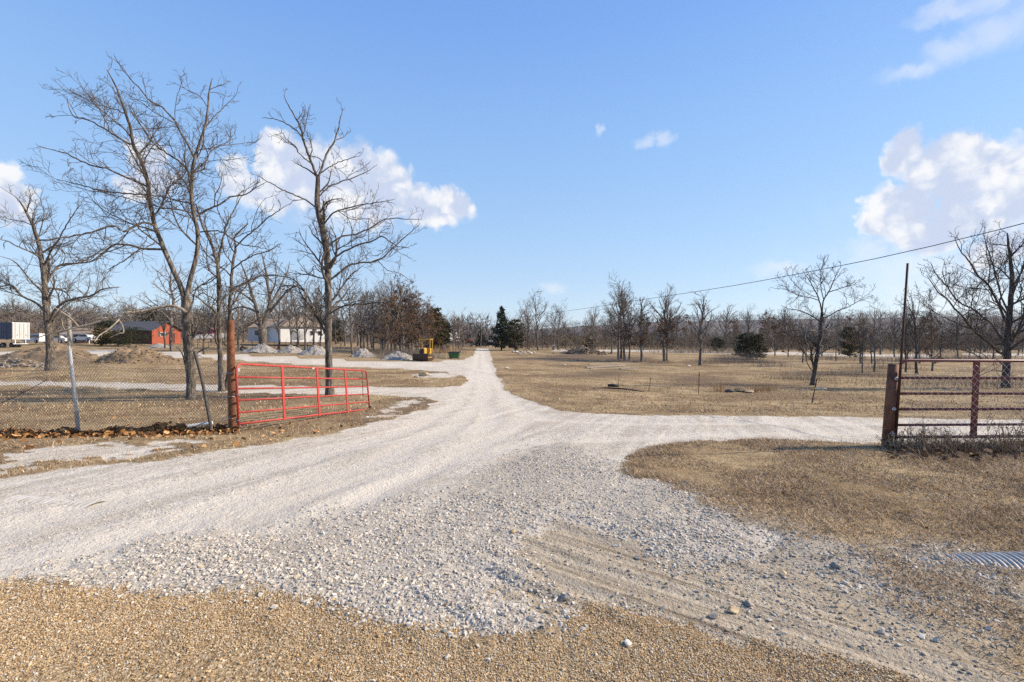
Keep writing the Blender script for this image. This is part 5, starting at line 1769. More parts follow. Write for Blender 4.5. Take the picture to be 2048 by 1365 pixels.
drift(2300, (-60, 475), lambda p: 9.25 + 0.0011 * (p + 60), lambda p: 0.10 + 0.10 * np.exp(-((p - 335) / 60) ** 2) + 0.05 * np.sin(p * .06), 0.11,
      'drift of brown oak leaves piled along the foot of the left fence', M['drift_leaf'], 0.16)
drift(160, (-60, 760), lambda p: 9.8 + 0.0 * p, lambda p: 0.0 * p + .01, 0.09, 'scattered oak leaves on the lawn by the left gate', M['drift_leaf'], 1.8)
drift(240, (1780, 2100), lambda p: 7.1 + 0 * p, lambda p: 0.0 * p + 0.06, 0.11, 'dark leaves caught in the weeds under the maroon gate', M['brown_leaf'], 0.22)
drift(50, (1300, 2200), lambda p: 5.2 + 0 * p, lambda p: 0.0 * p + 0.005, 0.042, 'scattered small leaves on the right grass verge', M['drift_leaf'], 1.3)

# ------------------------------------------------------------------ gate posts
gpost = thing('gate_post', 'tall thick rusty steel pipe post holding the open red gate', 'post', gp(465, 9.8))
mb = MB()
q0, q1 = gp(466, 9.8) - Vector((0, 0, .1)), wp(460.5, 641, 9.8)
mb.tube([q0, q0.lerp(q1, .5), q1], 0.072, 20)
mb.build('pipe', M['rust'], gpost, -Vector(gpost.location))
gv = np.array(gpost.location)


def wrap(u, v):
    a = -1.2 + u * 4.2
    zt = wp(462, 709, 9.8).z
    z = q0.z + 0.15 + (zt - q0.z - 0.15) * (1 - v)
    cx = q0.x + (q1.x - q0.x) * (z - q0.z) / (q1.z - q0.z)
    return np.array([cx - 0.082 * math.cos(a), 9.8 - 0.082 * math.sin(a), z]) - gv


v, f = chainlink(wrap, 7, 22, 0.0018)
mesh_np('wrapped_mesh', v, f, M['wire'], gpost, True)
for k, py in enumerate((746, 793, 836)):
    mb = MB()
    c = wp(463, py, 9.8)
    mb.tube([c + Vector((0.084 * math.cos(s), 0.084 * math.sin(s), 0)) for s in np.linspace(0, 6.28, 16)], 0.005, 6, False)
    mb.tube([c + Vector((-.08, -.03, 0)), c + Vector((-.17, -.06, -.005))], 0.008, 6)
    mb.build('wire_band', M['galv'], gpost, -Vector(gv))


# ------------------------------------------------------------------ gates
def build_gate(name, label, P00, P01, P10, P11, mat, rails, stays, r=0.024, stay_w=0.085, tagc=True, wheel=True, hinges=True):
    """P00 hinge bottom, P01 hinge top, P10 far bottom, P11 far top"""
    t = thing(name, label, 'gate', P00)
    L = -Vector(P00)

    def pt(u, v):
        a = P00.lerp(P10, u)
        b = P01.lerp(P11, u)
        return a.lerp(b, v)
    ln = (P10 - P00).length
    hh = (P01 - P00).length
    c = 0.16 / ln
    cv = 0.16 / hh
    pts = [pt(0, 0), pt(0, 1 - cv)]
    for a in np.linspace(0.15, 1.42, 5):
        pts.append(pt(c - c * math.cos(a), 1 - cv + cv * math.sin(a)))
    pts += [pt(c, 1), pt(.5, 1), pt(1 - c, 1)]
    for a in np.linspace(0.15, 1.42, 5):
        pts.append(pt(1 - c + c * math.sin(a), 1 - cv + cv * math.cos(a)))
    pts += [pt(1, 1 - cv), pt(1, 0)]
    mb = MB()
    mb.tube(pts, r, 12)
    mb.tube([pt(0, 0.02), pt(.5, 0.02), pt(1, 0.02)], r, 12)
    mb.build('frame', mat, t, L, True)
    for v_ in rails:
        mb = MB()
        mb.tube([pt(0.004, v_), pt(.5, v_), pt(.996, v_)], r * 0.86, 12)
        mb.build('rail', mat, t, L, True)
    ux = (P10 - P00).normalized()
    nrm = ux.cross(Vector((0, 0, 1))).normalized()
    for u in stays:
        mb = MB()
        a, b = pt(u, 0.0), pt(u, 1.0)
        up = (b - a)
        for sgn in (1,):
            o_ = nrm * (-(r + 0.003)) if nrm.y > 0 else nrm * (r + 0.003)
            w_ = ux * stay_w / 2
            th = -o_.normalized() * 0.004
            rim = o_.normalized() * 0.018
            poly = [a - w_ + o_, a + w_ + o_, a + w_ + o_ + th, a - w_ + o_ + th]
            mb.prism(poly, up)
            mb.prism([a - w_ + o_, a - w_ * .93 + o_, a - w_ * .93 + o_ - rim, a - w_ + o_ - rim], up)
            mb.prism([a + w_ * .93 + o_, a + w_ + o_, a + w_ + o_ - rim, a + w_ * .93 + o_ - rim], up)
        mb.build('stay', mat, t, L)
    return t, pt, L, ux, nrm


g00, g01 = wp(477, 851, 9.72), wp(472, 728, 9.72)
g10, g11 = wp(739, 820, 15.5), wp(733, 742, 15.5)
gate, pt, L, ux, nrm = build_gate('farm_gate', 'bright red tubular farm gate standing open at the left of the drive', g00, g01, g10, g11, M['gate_red'],
                                  [0.205, 0.405, 0.595, 0.785], [0.25, 0.50, 0.755])
# tag, wheel, chain and hinges of the red gate
mb = MB()
mb.box((0, 0, 0), (0.085, 0.012, 0.04), math.atan2(ux.y, ux.x), .003)
mb.build('label_plate', M['white_metal'], gate, pt(.47, 1.0) + L + Vector((0, -.012, -0.012)) + nrm * .03)
mb = MB()
mb.box((0, 0, 0), (0.06, 0.012, 0.07), math.atan2(ux.y, ux.x), .003)
mb.build('hinge_plate', M['galv'], gate, pt(.006, .9) + L + nrm * .028)
for v_ in (.08, .5):
    mb = MB()
    c = pt(0, v_)
    mb.tube([c + Vector((.03, -.01, 0)), c + Vector((-.04, -.02, 0)), c + Vector((-.10, .02, 0))], .011, 8)
    mb.tube([c + Vector((-.035, 0, -.05)), c + Vector((-.035, 0, .05))], .016, 8)
    mb.tube([c + Vector((0.026 * math.cos(s), 0.026 * math.sin(s), 0)) for s in np.linspace(0, 6.28, 14)], .010, 6, False)
    mb.build('hinge', M['galv_dull'], gate, L)
mb = MB()
w = pt(1, 0) + ux * 0.06 + Vector((0, 0, -.03))
ax = nrm
u2 = Vector((0, 0, 1))
ring = [w + (ux * math.cos(s) + u2 * math.sin(s)) * 0.085 for s in np.linspace(0, 6.283, 18)]
mb.tube([w - ax * .03, w - ax * .028, w + ax * .028, w + ax * .03], [.09, .105, .105, .09], 20)
wh = mb.build('wheel', M['black'], gate, L, True)
mb = MB()
mb.tube([w - ax * .036, w + ax * .036], [.045, .045], 12)
mb.box(tuple(w + Vector((0, 0, .09))), (.05, .05, .14), math.atan2(ux.y, ux.x), .008)
mb.build('wheel_bracket', M['iron'], gate, L)
mb = MB()
cp = [pt(.935, 1.0), pt(.937, .93), pt(.930, .80), pt(.93, .60), pt(.927, .36)]
mb.tube([p - nrm * -.03 for p in cp], .009, 6)
mb.tube([pt(.90, .80) + nrm * .03, pt(.93, .82) + nrm * .03, pt(.99, .80) + nrm * .03], .009, 6)
mb.build('chain', M['iron'], gate, L)

# right side: post, maroon gate, mesh, pole
rp = thing('gate_post', 'short dark rusty pipe post at the hinged end of the maroon gate', 'post', gp(1772, 7.5))
mb = MB()
a, b = gp(1772, 7.5) - Vector((0, 0, .1)), wp(1787, 729, 7.5)
mb.tube([a, a.lerp(b, .5), b], 0.071, 20)
mb.build('pipe', M['rust_post'], rp, -Vector(rp.location), True)
for py in (757, 817, 865):
    mb = MB()
    px = np.interp(py, [729, 895], [1787, 1773])
    c = wp(px, py, 7.5)
    fr = Vector((-.0, -.078, 0))
    mb.tube([c + fr + Vector((.020 * math.cos(s), -.004, .020 * math.sin(s))) for s in np.linspace(0, 6.28, 14)], .009, 6, False)
    mb.tube([c + fr + Vector((0, -.004, 0)), c + fr + Vector((.06, -.002, -.004)), c + Vector((.11, -.02, -.006))], .010, 8)
    mb.build('eye_bolt', M['galv'], rp, -Vector(rp.location), True)
g00, g01 = wp(1790, 878, 7.52), wp(1797, 721, 7.52)
g10, g11 = g00 + Vector((6.0, .25, -.01)), g01 + Vector((6.0, .25, -.045))
gate2, pt, L, ux, nrm = build_gate('farm_gate', 'dark maroon tubular farm gate with chain link behind the weeds at the right', g00, g01, g10, g11, M['gate_maroon'],
                                   [0.175, 0.375, 0.575, 0.775], [0.212, 0.475, 0.74], 0.0235, 0.10)
fence2 = thing('chain_link_fence', 'low chain link fence stretched against the maroon gate at the right', 'fence', gp(1800, 7.4))
fo2 = np.array(fence2.location)


def fence2_pt(u, v):
    x = g00.x + 0.06 + u * 4.2
    y = 7.40 + .03 * u + 0.03 * math.sin(x * 3) * v
    zt = g01.z - 0.03 - 0.15 * math.exp(-((u - .07) / .12) ** 2) - 0.05 * abs(math.sin(u * 9))
    zb = g1(x, y) + .03
    k = v + 0.02 * math.sin(u * 30) * v * (1 - v)
    return np.array([x + 0.10 - 0.14 * (1 - v), y, zb + (zt - zb) * (1 - k)]) - fo2


v, f = chainlink(fence2_pt, 40, 11, 0.0019)
mesh_np('chain_link_mesh', v, f, M['wire_bright'], fence2, True)
mb = MB()
a, b = wp(1790.5, 893, 7.42), wp(1815.5, 527, 7.36)
mb.tube([a, a.lerp(b, .5), b], 0.0165, 10)
o = mb.build('steel_pole', M['rust_dark'], None, None, True)
tag(o, 'tall thin dark rusty pole leaning beside the right gate post', 'pole')
rng = np.random.RandomState(31)
# dead weeds and a dead shrub beneath the maroon gate
n = 4200
x = g00.x + rng.uniform(-.25, 3.8, n)
y = 7.2 + rng.normal(0, .20, n)
o = blades('dead_weeds', x, y, rng.uniform(.10, .55, n) * (0.6 + .5 * fbm(x, y, 2, 2) * 2), rng.uniform(.002, .005, n), M['weed'], rng, 'tangle of dead weeds along the foot of the maroon gate', 'weeds', .7, 4)


def dead_shrub(px, d, h, label, seed, n=26):
    g = np.random.RandomState(seed)
    b = gp(px, d)
    P0 = np.zeros((n, 10, 3))
    for i in range(n):
        a = g.rand() * 6.28
        dr = np.array([math.cos(a) * g.uniform(.1, .75), math.sin(a) * g.uniform(.1, .75), 1.0])
        p = np.array([g.normal(0, .08), g.normal(0, .06), -.03])
        ln = h * g.uniform(.5, 1.1)
        for k in range(10):
            P0[i, k] = p
            dr = dr + g.normal(0, .12, 3)
            dr /= np.linalg.norm(dr)
            p = p + dr * ln / 9
    R0 = np.tile(np.linspace(.007, .003, 10), (n, 1))
    P1, R1 = sprout(P0, R0, g, 14, 7, (25, 70), (.2, .45), .2, .6, .0028, .02, .22, .4, .05)
    P2, R2 = sprout(P1, R1, g, 16, 4, (25, 70), (.3, .6), .2, .6, .0024, .0, .22, .2, .03)
    v, f = tubes([(P0, R0)], 5)
    v2, f2 = tubes([(P1, R1), (P2, R2)], 3)
    o = mesh_np('dead_shrub', np.vstack([v, v2]), np.vstack([f, f2 + len(v)]), M['weed'], None, True, None, b)
    return tag(o, label, 'shrub')


dead_shrub(2022, 7.0, .62, 'taller twiggy dead shrub in front of the maroon gate at the right edge', 1, 22)
dead_shrub(1838, 7.25, .46, 'low twiggy dead shrub just right of the short rusty post', 2, 26)
dead_shrub(1905, 7.2, .40, 'low dead shrub under the middle of the maroon gate', 3, 24)
dead_shrub(1785, 7.25, .34, 'small dead shrub at the foot of the short rusty post', 4, 20)
dead_shrub(1965, 7.1, .38, 'dark low shrub under the stay of the maroon gate', 5, 24)

# ------------------------------------------------------------------ overhead line
mb = MB()
px = np.array([840, 922, 1000, 1140, 1290, 1450, 1600, 1750, 1900, 2048, 2250, 2600.])
py = np.array([661, 651, 640, 621.5, 599, 574.5, 547.5, 518, 484, 447, 392, 285.])
inv = np.interp(px, [840, 2048, 2600], [1 / 150, 1 / 12.5, 1 / 8.0])
pts = [np.array(wp(a, b, 1 / c)) for a, b, c in zip(px, py, inv)]
mb.tube(spline(pts, 90), 0.012, 6)
o = mb.build('power_line', M['cable'])
tag(o, 'single black power line sloping down across the right sky', 'cable')

# ------------------------------------------------------------------ stakes and posts in the right field
for i, (a, b, d, r, lb) in enumerate([((1237, 776), (1238, 748), 24, .012, 'thin rod stake standing behind the black mat in the field'),
                                      ((1297, 783), (1302, 754), 22, .014, 'leaning rod stake right of the black mat in the field'),
                                      ((1397, 790), (1398.5, 744), 21, .017, 'upright dark stake left of the flat stones in the field')]):
    x, y = at(*a)
    d = y
    mb = MB()
    p0, p1 = wp(*a, d), wp(*b, d)
    mb.tube([p0 - Vector((0, 0, .06)), p1], r, 8)
    tag(mb.build('field_stake', M['rust_dark']), lb, 'stake', 'stakes in the right field')
x, y = at(1624, 808)
tp = thing('steel_post', 'leaning dark steel fence post with yellow tape in front of the crooked tree', 'post', (x, y, g1(x, y)))
mb = MB()
p0, p1 = wp(1623, 810, y), wp(1634, 757, y)
dv = (p1 - p0)
for sx, sy in ((.034, .008), (.008, .034)):
    mb.prism([p0 + Vector((-sx / 2, -sy / 2, 0)), p0 + Vector((sx / 2, -sy / 2, 0)), p0 + Vector((sx / 2, sy / 2, 0)), p0 + Vector((-sx / 2, sy / 2, 0))], dv * (1 if sx > .01 else 1.002))
mb.build('bar', M['rust_dark'], tp, -Vector(tp.location))
mb = MB()
c = p0.lerp(p1, .62)
mb.tube([c + Vector((-.0, 0, -.02)), c + Vector((0.004, 0, .02))], .032, 8)
mb.build('tape', M['tape'], tp, -Vector(tp.location))

# ------------------------------------------------------------------ heaps


def heap(name, px, d, w_, dep, h, mat, label, seed, cat='heap', rough=0.18, peak=0.0, grain=0, grain_mat=None, gs=(.06, .2), sharp=1.0):
    c = gp(px, d)
    n = 46
    u = np.linspace(-1, 1, n)
    X, Y = np.meshgrid(u, u)
    r_ = np.sqrt(X ** 2 + Y ** 2)
    sk = X - peak * (1 - r_)
    rr = np.sqrt(sk ** 2 + Y ** 2)
    nz = fbm(X * 2.1 + seed * 3.3, Y * 2.1 + seed, 4, 1.0)
    H = np.clip((1.06 - np.sqrt((rr * (1 + .45 * nz)) ** 2 + 0.035)) / 0.87, 0, 1) ** sharp
    H = h * (H + rough * H ** .5 * fbm(X * 5 + seed, Y * 5, 4, 1.0) * 2) - .06
    x = c.x + X * w_ / 2
    y = c.y + Y * dep / 2
    z = G(x, y) - c.z + H
    i = np.arange(n * n).reshape(n, n)
    q = np.stack([i[:-1, :-1], i[:-1, 1:], i[1:, 1:], i[1:, :-1]], -1).reshape(-1, 4)
    keep = (H.ravel()[q] > -.055).any(1)
    v = np.stack([x - c.x, y - c.y, z], -1).reshape(-1, 3)
    o = mesh_np(name, v, q[keep], mat, None, True, None, c)
    tag(o, label, cat)
    if grain:
        g = np.random.RandomState(seed)
        j = g.randint(0, n * n, grain * 3)
        j = j[H.ravel()[j] > .0][:grain]
        p = v[j] + g.normal(size=(len(j), 3)) * [w_ / n * .6, dep / n * .6, 0.01]
        vv, ff = stones(p, g.uniform(gs[0], gs[1], len(j)), g, .35, .8)
        s = mesh_np('clods', vv, ff, grain_mat or mat, o)
        tag(s, None, None, None, 'stuff')
    return o


heap('earth_mound', 108, 46, 11.5, 6, 1.8, M['soil'], 'broad brown earth mound behind the flared trunk at the left', 1, 'mound', .35, 0, 500, M['soil'], (.06, .22), 1.2)
heap('earth_mound', 276, 47, 9.0, 5.5, 1.7, M['soil'], 'brown earth mound with clods right of the flared trunk, in front of the red house', 2, 'mound', .5, -.1, 900, M['soil'], (.06, .22), 1.25)
for i, (px, d, w_, h, lb) in enumerate([
        (522, 74, 5.0, 1.55, 'grey gravel heap farthest left in the row beside the lane, under the pale trunked tree'),
        (581, 75, 4.0, 1.3, 'smaller grey gravel heap second in the row, in front of the garage'),
        (632, 68, 4.2, 1.5, 'grey gravel heap just left of the straight tree trunk'),
        (727, 66, 3.4, 1.35, 'small pointed gravel heap right of the straight tree trunk'),
        (796, 61, 4.4, 1.15, 'low gravel heap of coarse stone against the yellow crawler tractor')]):
    heap('gravel_heap', px, d, w_ * 1.12, 3.8, h * .88, M['gravel_heap'], lb, 10 + i, 'gravel heap', .38, .05 * (-1) ** i, 420, M['stone_mixed'] if i > 2 else M['gravel_heap'], (.05, .14), 1.0)
heap('gravel_heap', 318, 88, 4.2, 3, .85, M['gravel_heap'], 'pale gravel heap in front of the red house', 20, 'gravel heap', .1, 0)
heap('gravel_heap', 987, 0 + 150, 0.1, .1, .02, M['gravel_heap'], 'x', 21) if False else None

# pile of pulled brush and roots beside the far lane
bp = heap('brush_pile', 1166, 96, 9.5, 5, 1.55, M['soil'], 'dark heap of uprooted brush and logs beside the far lane', 30, 'brush pile', .5, -.1, 260, M['soil'], (.1, .4), 1.1)
g = np.random.RandomState(4)
n = 170
P = np.zeros((n, 6, 3))
for i in range(n):
    x0 = g.normal(0, 2.1)
    y0 = g.normal(-.4, 1.0)
    z0 = max(0.05, 1.35 * (1 - abs(x0) / 4.8) * g.uniform(.3, 1.05))
    a = g.uniform(0, 6.28)
    el_ = g.normal(.1, .3)
    ln = g.uniform(.6, 2.4)
    dr = np.array([math.cos(a) * math.cos(el_), math.sin(a) * math.cos(el_), math.sin(el_)])
    for k in range(6):
        P[i, k] = np.array([x0, y0, z0]) + dr * ln * (k / 5 - .5) + g.normal(0, .03, 3)
RR = (g.uniform(.025, .12, n)[:, None]) * np.linspace(1, .6, 6)[None]
v, f = tubes([(P, RR)], 5)
mesh_np('branches', v, f, M['bark_far'], bp, True)
sb = heap('brush_pile', 1206, 92, 2.6, 1.6, .6, M['soil'], 'small clod heap at the right foot of the uprooted brush heap', 33, 'brush pile', .7, 0, 60, M['soil'], (.1, .3))
heap('debris_pile', 40, 37, 7.0, 2.2, .5, M['soil'], 'low dark debris heap at the left edge before the flared trunk', 34, 'debris', .9, 0, 260, M['rock_grey'], (.08, .3), 1.1)
heap('debris_pile', 487, 78, 2.4, 1.5, .7, M['iron'], 'dark scrap heap left of the row of gravel heaps', 35, 'debris', .9, 0, 80, M['rock_grey'], (.1, .3), 1.1)

# rocks
for i, (px, py, s, m_, fl, lb) in enumerate([
        (846, 753, .75, 'tan', .55, 'yellowish boulder lying on the grass island between the lanes'),
        (833, 756, .35, 'grey', .6, 'dark stone at the left of the yellowish boulder'),
        (862, 753, .35, 'white', .4, 'pale slab right of the yellowish boulder'),
        (735, 838, .10, 'white', .7, 'pale stone on the lawn by the wheel of the red gate'),
        (1459, 786, .42, 'dark', .5, 'dark stone at the left end of the flat stones in the right field'),
        (1483, 785, .72, 'ochre', .36, 'long flat ochre stone in the middle of the right field'),
        (1498, 787, .40, 'tan', .5, 'small orange stone at the right end of the flat stones'),
        (1642, 780, .5, 'white', .2, 'pale flat slab right of the crooked tree'),
        (1128, 732, .4, 'white', .5, 'single pale stone in the grass left of the planks'),
        (1013, 738, .45, 'white', .35, 'pale stone lying near the right edge of the drive'),
        (1378, 734, .4, 'white', .6, 'small white stone left of the lone slender tree'),
        (670, 704, .55, 'white', .5, 'pale stone right of the straight trunk behind the lane'),
        (686, 682, 1.6, 'white', .6, 'large pale rock in front of the thicket right of the white house')]):
    x, y = at(px, py)
    rock('rock', x, y, s, M['rock_' + m_], lb, 'rock', fl, 20 + i, .2)
for i, (px, py) in enumerate([(1026, 703), (1033, 706), (1041, 704), (1049, 708), (1056, 705), (1062, 709), (1038, 709), (1068, 707)]):
    x, y = at(px, py)
    o = rock('rock', x, min(y, 100), .75, M['rock_white'], 'pale rock in the scatter of rocks beside the far end of the drive', 'rock', .5, 40 + i, .1)
    o['group'] = 'pale rocks beside the far end of the drive'

# weathered planks lying in the grass
for i, (p0, p1, lb) in enumerate([((1172, 738), (1262, 733.5), 'upper grey plank of the planks lying in the right field'),
                                  ((1180, 741.5), (1258, 739.5), 'middle long plank of the planks lying in the right field'),
                                  ((1178, 733.5), (1274, 731.5), 'rearmost long plank of the planks lying in the right field'),
                                  ((1240, 743), (1276, 742.5), 'short plank nearest the viewer in the right field')]):
    a = Vector((*at(*p0), 0))
    b = Vector((*at(*p1), 0))
    if (b - a).length > 7:
        b = a + (b - a).normalized() * 7
    a.z, b.z = g1(a.x, a.y) + .10 + .03 * i, g1(b.x, b.y) + .12 + .03 * i
    mb = MB()
    dr = (b - a)
    sd = Vector((-dr.y, dr.x, 0)).normalized() * .14
    mb.prism([a - sd, a + sd, a + sd + Vector((0, 0, .10)), a - sd + Vector((0, 0, .10))], dr)
    tag(mb.build('plank', M['wood']), lb, 'plank', 'planks lying in the right field')
# black rubber mat and drain pipe in the field
x, y = at(1224, 775)
mb = MB()
mb.tube([(-.22, .04, .09), (0.05, .02, .10), (.34, .0, .085)], [.075, .085, .07], 12)
o = mb.build('black_roll', M['black'], None, (x, y, g1(x, y)), True)
tag(o, 'short black roll of rubber lying in the right field by the rod stakes', 'roll')
mb = MB()
pts = [Vector((at(px_, py_)[0], at(px_, py_)[1], g1(*at(px_, py_)) + h_)) for px_, py_, h_ in ((1187, 779, .01), (1205, 778, .03), (1228, 779, .04), (1250, 780.5, .04), (1270, 783, .03), (1288, 785, .01))]
mb.tube(spline(pts, 24), .045, 8)
o = mb.build('drain_hose', M['rust_dark'], None, None, True)
tag(o, 'dark flattened hose lying in the grass before the black roll', 'hose')

# ------------------------------------------------------------------ corrugated culverts


def culvert(a, b, r, label, n=200):
    a, b = Vector(a), Vector(b)
    mb = MB()
    t = np.linspace(0, 1, n)
    ln = (b - a).length
    rr = r + 0.011 * np.cos(t * ln / 0.068 * 2 * np.pi)
    mb.tube([a.lerp(b, float(k)) for k in t], rr, 36, False)
    mb.tube([b.lerp(a, float(k)) for k in t], rr - .006, 36, False)
    o = mb.build('culvert_pipe', M['culvert'], None, None, True)
    return tag(o, label, 'culvert')


x, y = at(1905, 1122)
x2, y2 = at(2075, 1136)
culvert((x - .25, y + .05, float(GM([x], [y])[0]) - .305), (x2 + .8, y2 - .14, float(GM([x2], [y2])[0]) - .15), .28, 'corrugated steel culvert pipe half buried in the right grass verge', 170)
x, y = at(22, 998)
x2, y2 = at(190, 1006)
za, zb = float(GM([x], [y])[0]), float(GM([x2], [y2])[0])
culvert((x, y, za - .270), (x2, y2, zb - .2675), .28, 'corrugated steel culvert top showing through the worn gravel at the left', 190)


# ------------------------------------------------------------------ buildings
def house_axes(ang):
    """n: outward direction of the end wall that is seen; the other axis goes round to the left"""
    return Vector((math.cos(ang), math.sin(ang), 0)), Vector((math.sin(ang), -math.cos(ang), 0))


def quadbox(mb, o, ex, ey, x0, x1, y0, y1, z0, z1):
    p = lambda x, y, z: o + ex * x + ey * y + Vector((0, 0, z))
    v = [p(x0, y0, z0), p(x1, y0, z0), p(x1, y1, z0), p(x0, y1, z0), p(x0, y0, z1), p(x1, y0, z1), p(x1, y1, z1), p(x0, y1, z1)]
    f = [(0, 3, 2, 1), (4, 5, 6, 7), (0, 1, 5, 4), (1, 2, 6, 5), (2, 3, 7, 6), (3, 0, 4, 7)]
    if ex.cross(ey).z < 0:
        f = [tuple(reversed(k)) for k in f]
    mb.add([tuple(k) for k in v], f)


def gable_house(name, label, corner, ang, gw, ln, eave, peak, wall, roof, over=.45, longwall=None, base=-.5):
    """corner: ground point of the near corner; end wall faces ang; ex runs along the end wall away from the viewer, ey runs back along the length"""
    nrm, sd = house_axes(ang)
    t = thing(name, label, 'house', corner)
    ex = -sd            # along the end wall
    ey = -nrm           # along the length
    O = Vector((0, 0, 0))
    mb = MB()
    P = lambda x, y, z: O + ex * x + ey * y + Vector((0, 0, z))
    mb.add([tuple(P(0, 0, base)), tuple(P(gw, 0, base)), tuple(P(gw, 0, eave)), tuple(P(gw / 2, 0, peak)), tuple(P(0, 0, eave)),
            tuple(P(0, ln, base)), tuple(P(gw, ln, base)), tuple(P(gw, ln, eave)), tuple(P(gw / 2, ln, peak)), tuple(P(0, ln, eave))],
           [(0, 1, 2, 3, 4), (9, 8, 7, 6, 5), (1, 6, 7, 2)])
    mb.build('wall', wall, t)
    mb = MB()
    mb.add([tuple(P(0, 0, base)), tuple(P(0, 0, eave)), tuple(P(0, ln, eave)), tuple(P(0, ln, base))], [(0, 1, 2, 3)])
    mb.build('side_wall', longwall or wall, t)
    mb = MB()
    sl = (peak - eave) / (gw / 2)
    for sx in (0, 1):
        xe = -over if sx == 0 else gw + over
        ze = eave - over * sl
        a = [P(xe, -over, ze), P(gw / 2, -over, peak), P(gw / 2, ln + over, peak), P(xe, ln + over, ze)]
        up = Vector((0, 0, .14))
        v = [tuple(k + Vector((0, 0, .02))) for k in a] + [tuple(k + up) for k in a]
        mb.add(v, [(0, 1, 2, 3), (7, 6, 5, 4), (0, 4, 5, 1), (1, 5, 6, 2), (2, 6, 7, 3), (3, 7, 4, 0)])
    mb.build('roof', roof, t)
    return t, ex, ey, nrm


# red house
c = gp(304, 100)
c.z = max(c.z, wp(304, 682, 100).z - .2)
barn, ex, ey, nr_ = gable_house('red_house', 'red orange house with dark shingle roof and sunlit gable at the left', c, R(-10), 7.0, 10.5, 2.55, 4.35, M['red_wall'], M['roof_dark'], .6, M['shaded_wall_door'])  # shade of the long side wall is put into its darker colour
mb = MB()
quadbox(mb, nr_ * .02, ex, -nr_, 1.9, 3.1, -.05, .03, 1.15, 2.05)
wn = mb.build('window', M['white'], barn)
mb = MB()
quadbox(mb, nr_ * .055, ex, -nr_, 1.98, 3.02, -.02, .02, 1.22, 1.98)
mb.build('pane', M['glass'], wn)
mb = MB()
for xx_ in (1.45, 3.15):
    quadbox(mb, nr_ * .03, ex, -nr_, xx_, xx_ + .4, -.02, .03, 1.12, 2.08)
mb.build('shutters', M['roof_dark'], barn)
mb = MB()
quadbox(mb, nr_ * .03, ex, -nr_, 4.6, 5.5, -.03, .03, -.3, 1.9)
mb.build('door', M['shaded_wall_door'], barn)
# dark bush in front of the house
for i, (px, d, w_, top, lb) in enumerate([(262, 90, 6.0, 655, 'large dark bush hiding the front of the red house'), (236, 92, 4.5, 662, 'lower dark bush left of the large bush before the red house')]):
    b = gp(px, d)
    hgt = wp(px, top, d).z - b.z
    p = proto_cedar(90 + i, 1.0, .5, 'cedar', 2600)
    t = thing('bush', lb, 'bush', b)
    t.scale = (w_ / 9, w_ / 9, hgt / 10)
    mesh_np('stem', p['trunk'][0], p['trunk'][1], M['bark_dark'], t)
    mesh_np('foliage', p['crown'][0], p['crown'][1], M['cedar_olive' if i else 'cedar'], t)

# white house with tan hip roof and garage
c = wp(561, 677, 100)
ang = R(-48)
nrm, sd = house_axes(ang)
wh = thing('white_house', 'long white house with a tan roof and grey garage door behind the bare trees', 'house', c)
ex, ey = -sd, -nrm
WL, WD, EV, PK = 9.2, 9.0, 2.5, 4.9
mb = MB()
P = lambda x, y, z: ex * x + ey * y + Vector((0, 0, z))
quadbox(mb, Vector(), ex, ey, 0, WL, 0, WD, -.8, EV)
mb.build('wall', M['white'], wh)
mb = MB()
o_ = .5
A0, A1, A2, A3 = P(-o_, -o_, EV), P(WL + o_, -o_, EV), P(WL + o_, WD + o_, EV), P(-o_, WD + o_, EV)
r0_, r1_ = P(3.6, WD / 2, PK), P(WL - 3.6, WD / 2, PK)
up = Vector((0, 0, .02))
mb.add([tuple(k + up) for k in (A0, A1, A2, A3, r0_, r1_)], [(0, 1, 5, 4), (1, 2, 5), (2, 3, 4, 5), (3, 0, 4), (3, 2, 1, 0)])
mb.build('roof', M['roof_tan'], wh)
mb = MB()
quadbox(mb, nrm * .04, ex, ey, 2.2, 3.7, -.05, .03, -.2, 1.7)
mb.build('garage_door', M['grey_door'], wh)
mb = MB()
quadbox(mb, nrm * .04, ex, ey, 3.9, 4.7, -.04, .03, -.2, 1.75)
mb.build('door', M['white_metal'], wh)
for x0 in (6.1, 7.8):
    mb = MB()
    quadbox(mb, nrm * .04, ex, ey, x0, x0 + .9, -.03, .03, .7, 1.7)
    w_ = mb.build('window', M['white_metal'], wh)
    mb = MB()
    quadbox(mb, nrm * .09, ex, ey, x0 + .08, x0 + .82, -.015, .015, .78, 1.62)
    mb.build('pane', M['glass'], w_)
# low wing of the house to the left, in shade
c = wp(534, 676, 106)
mb = MB()
t = thing('low_wing', 'shaded low grey wing at the left side of the white house', 'house', c)
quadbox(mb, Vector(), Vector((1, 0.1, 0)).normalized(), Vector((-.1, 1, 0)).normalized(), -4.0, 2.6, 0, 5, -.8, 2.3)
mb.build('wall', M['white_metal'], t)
mb = MB()
e_x, e_y = Vector((1, 0.1, 0)).normalized(), Vector((-.1, 1, 0)).normalized()
P2_ = lambda x, y, z: e_x * x + e_y * y + Vector((0, 0, z))
mb.add([tuple(P2_(*k)) for k in ((-4.5, -.4, 2.32), (3.0, -.4, 2.32), (3.0, 5.4, 2.32), (-4.5, 5.4, 2.32), (-3, 2.5, 4.4), (3.0, 2.5, 4.4))], [(0, 1, 5, 4), (1, 2, 5), (2, 3, 4, 5), (3, 0, 4), (3, 2, 1, 0)])
mb.build('roof', M['roof_tan'], t)
mb = MB()
quadbox(mb, Vector(), e_x, e_y, -2.6, -1.8, -.05, .03, .6, 1.6)
mb.build('window', M['glass'], t)

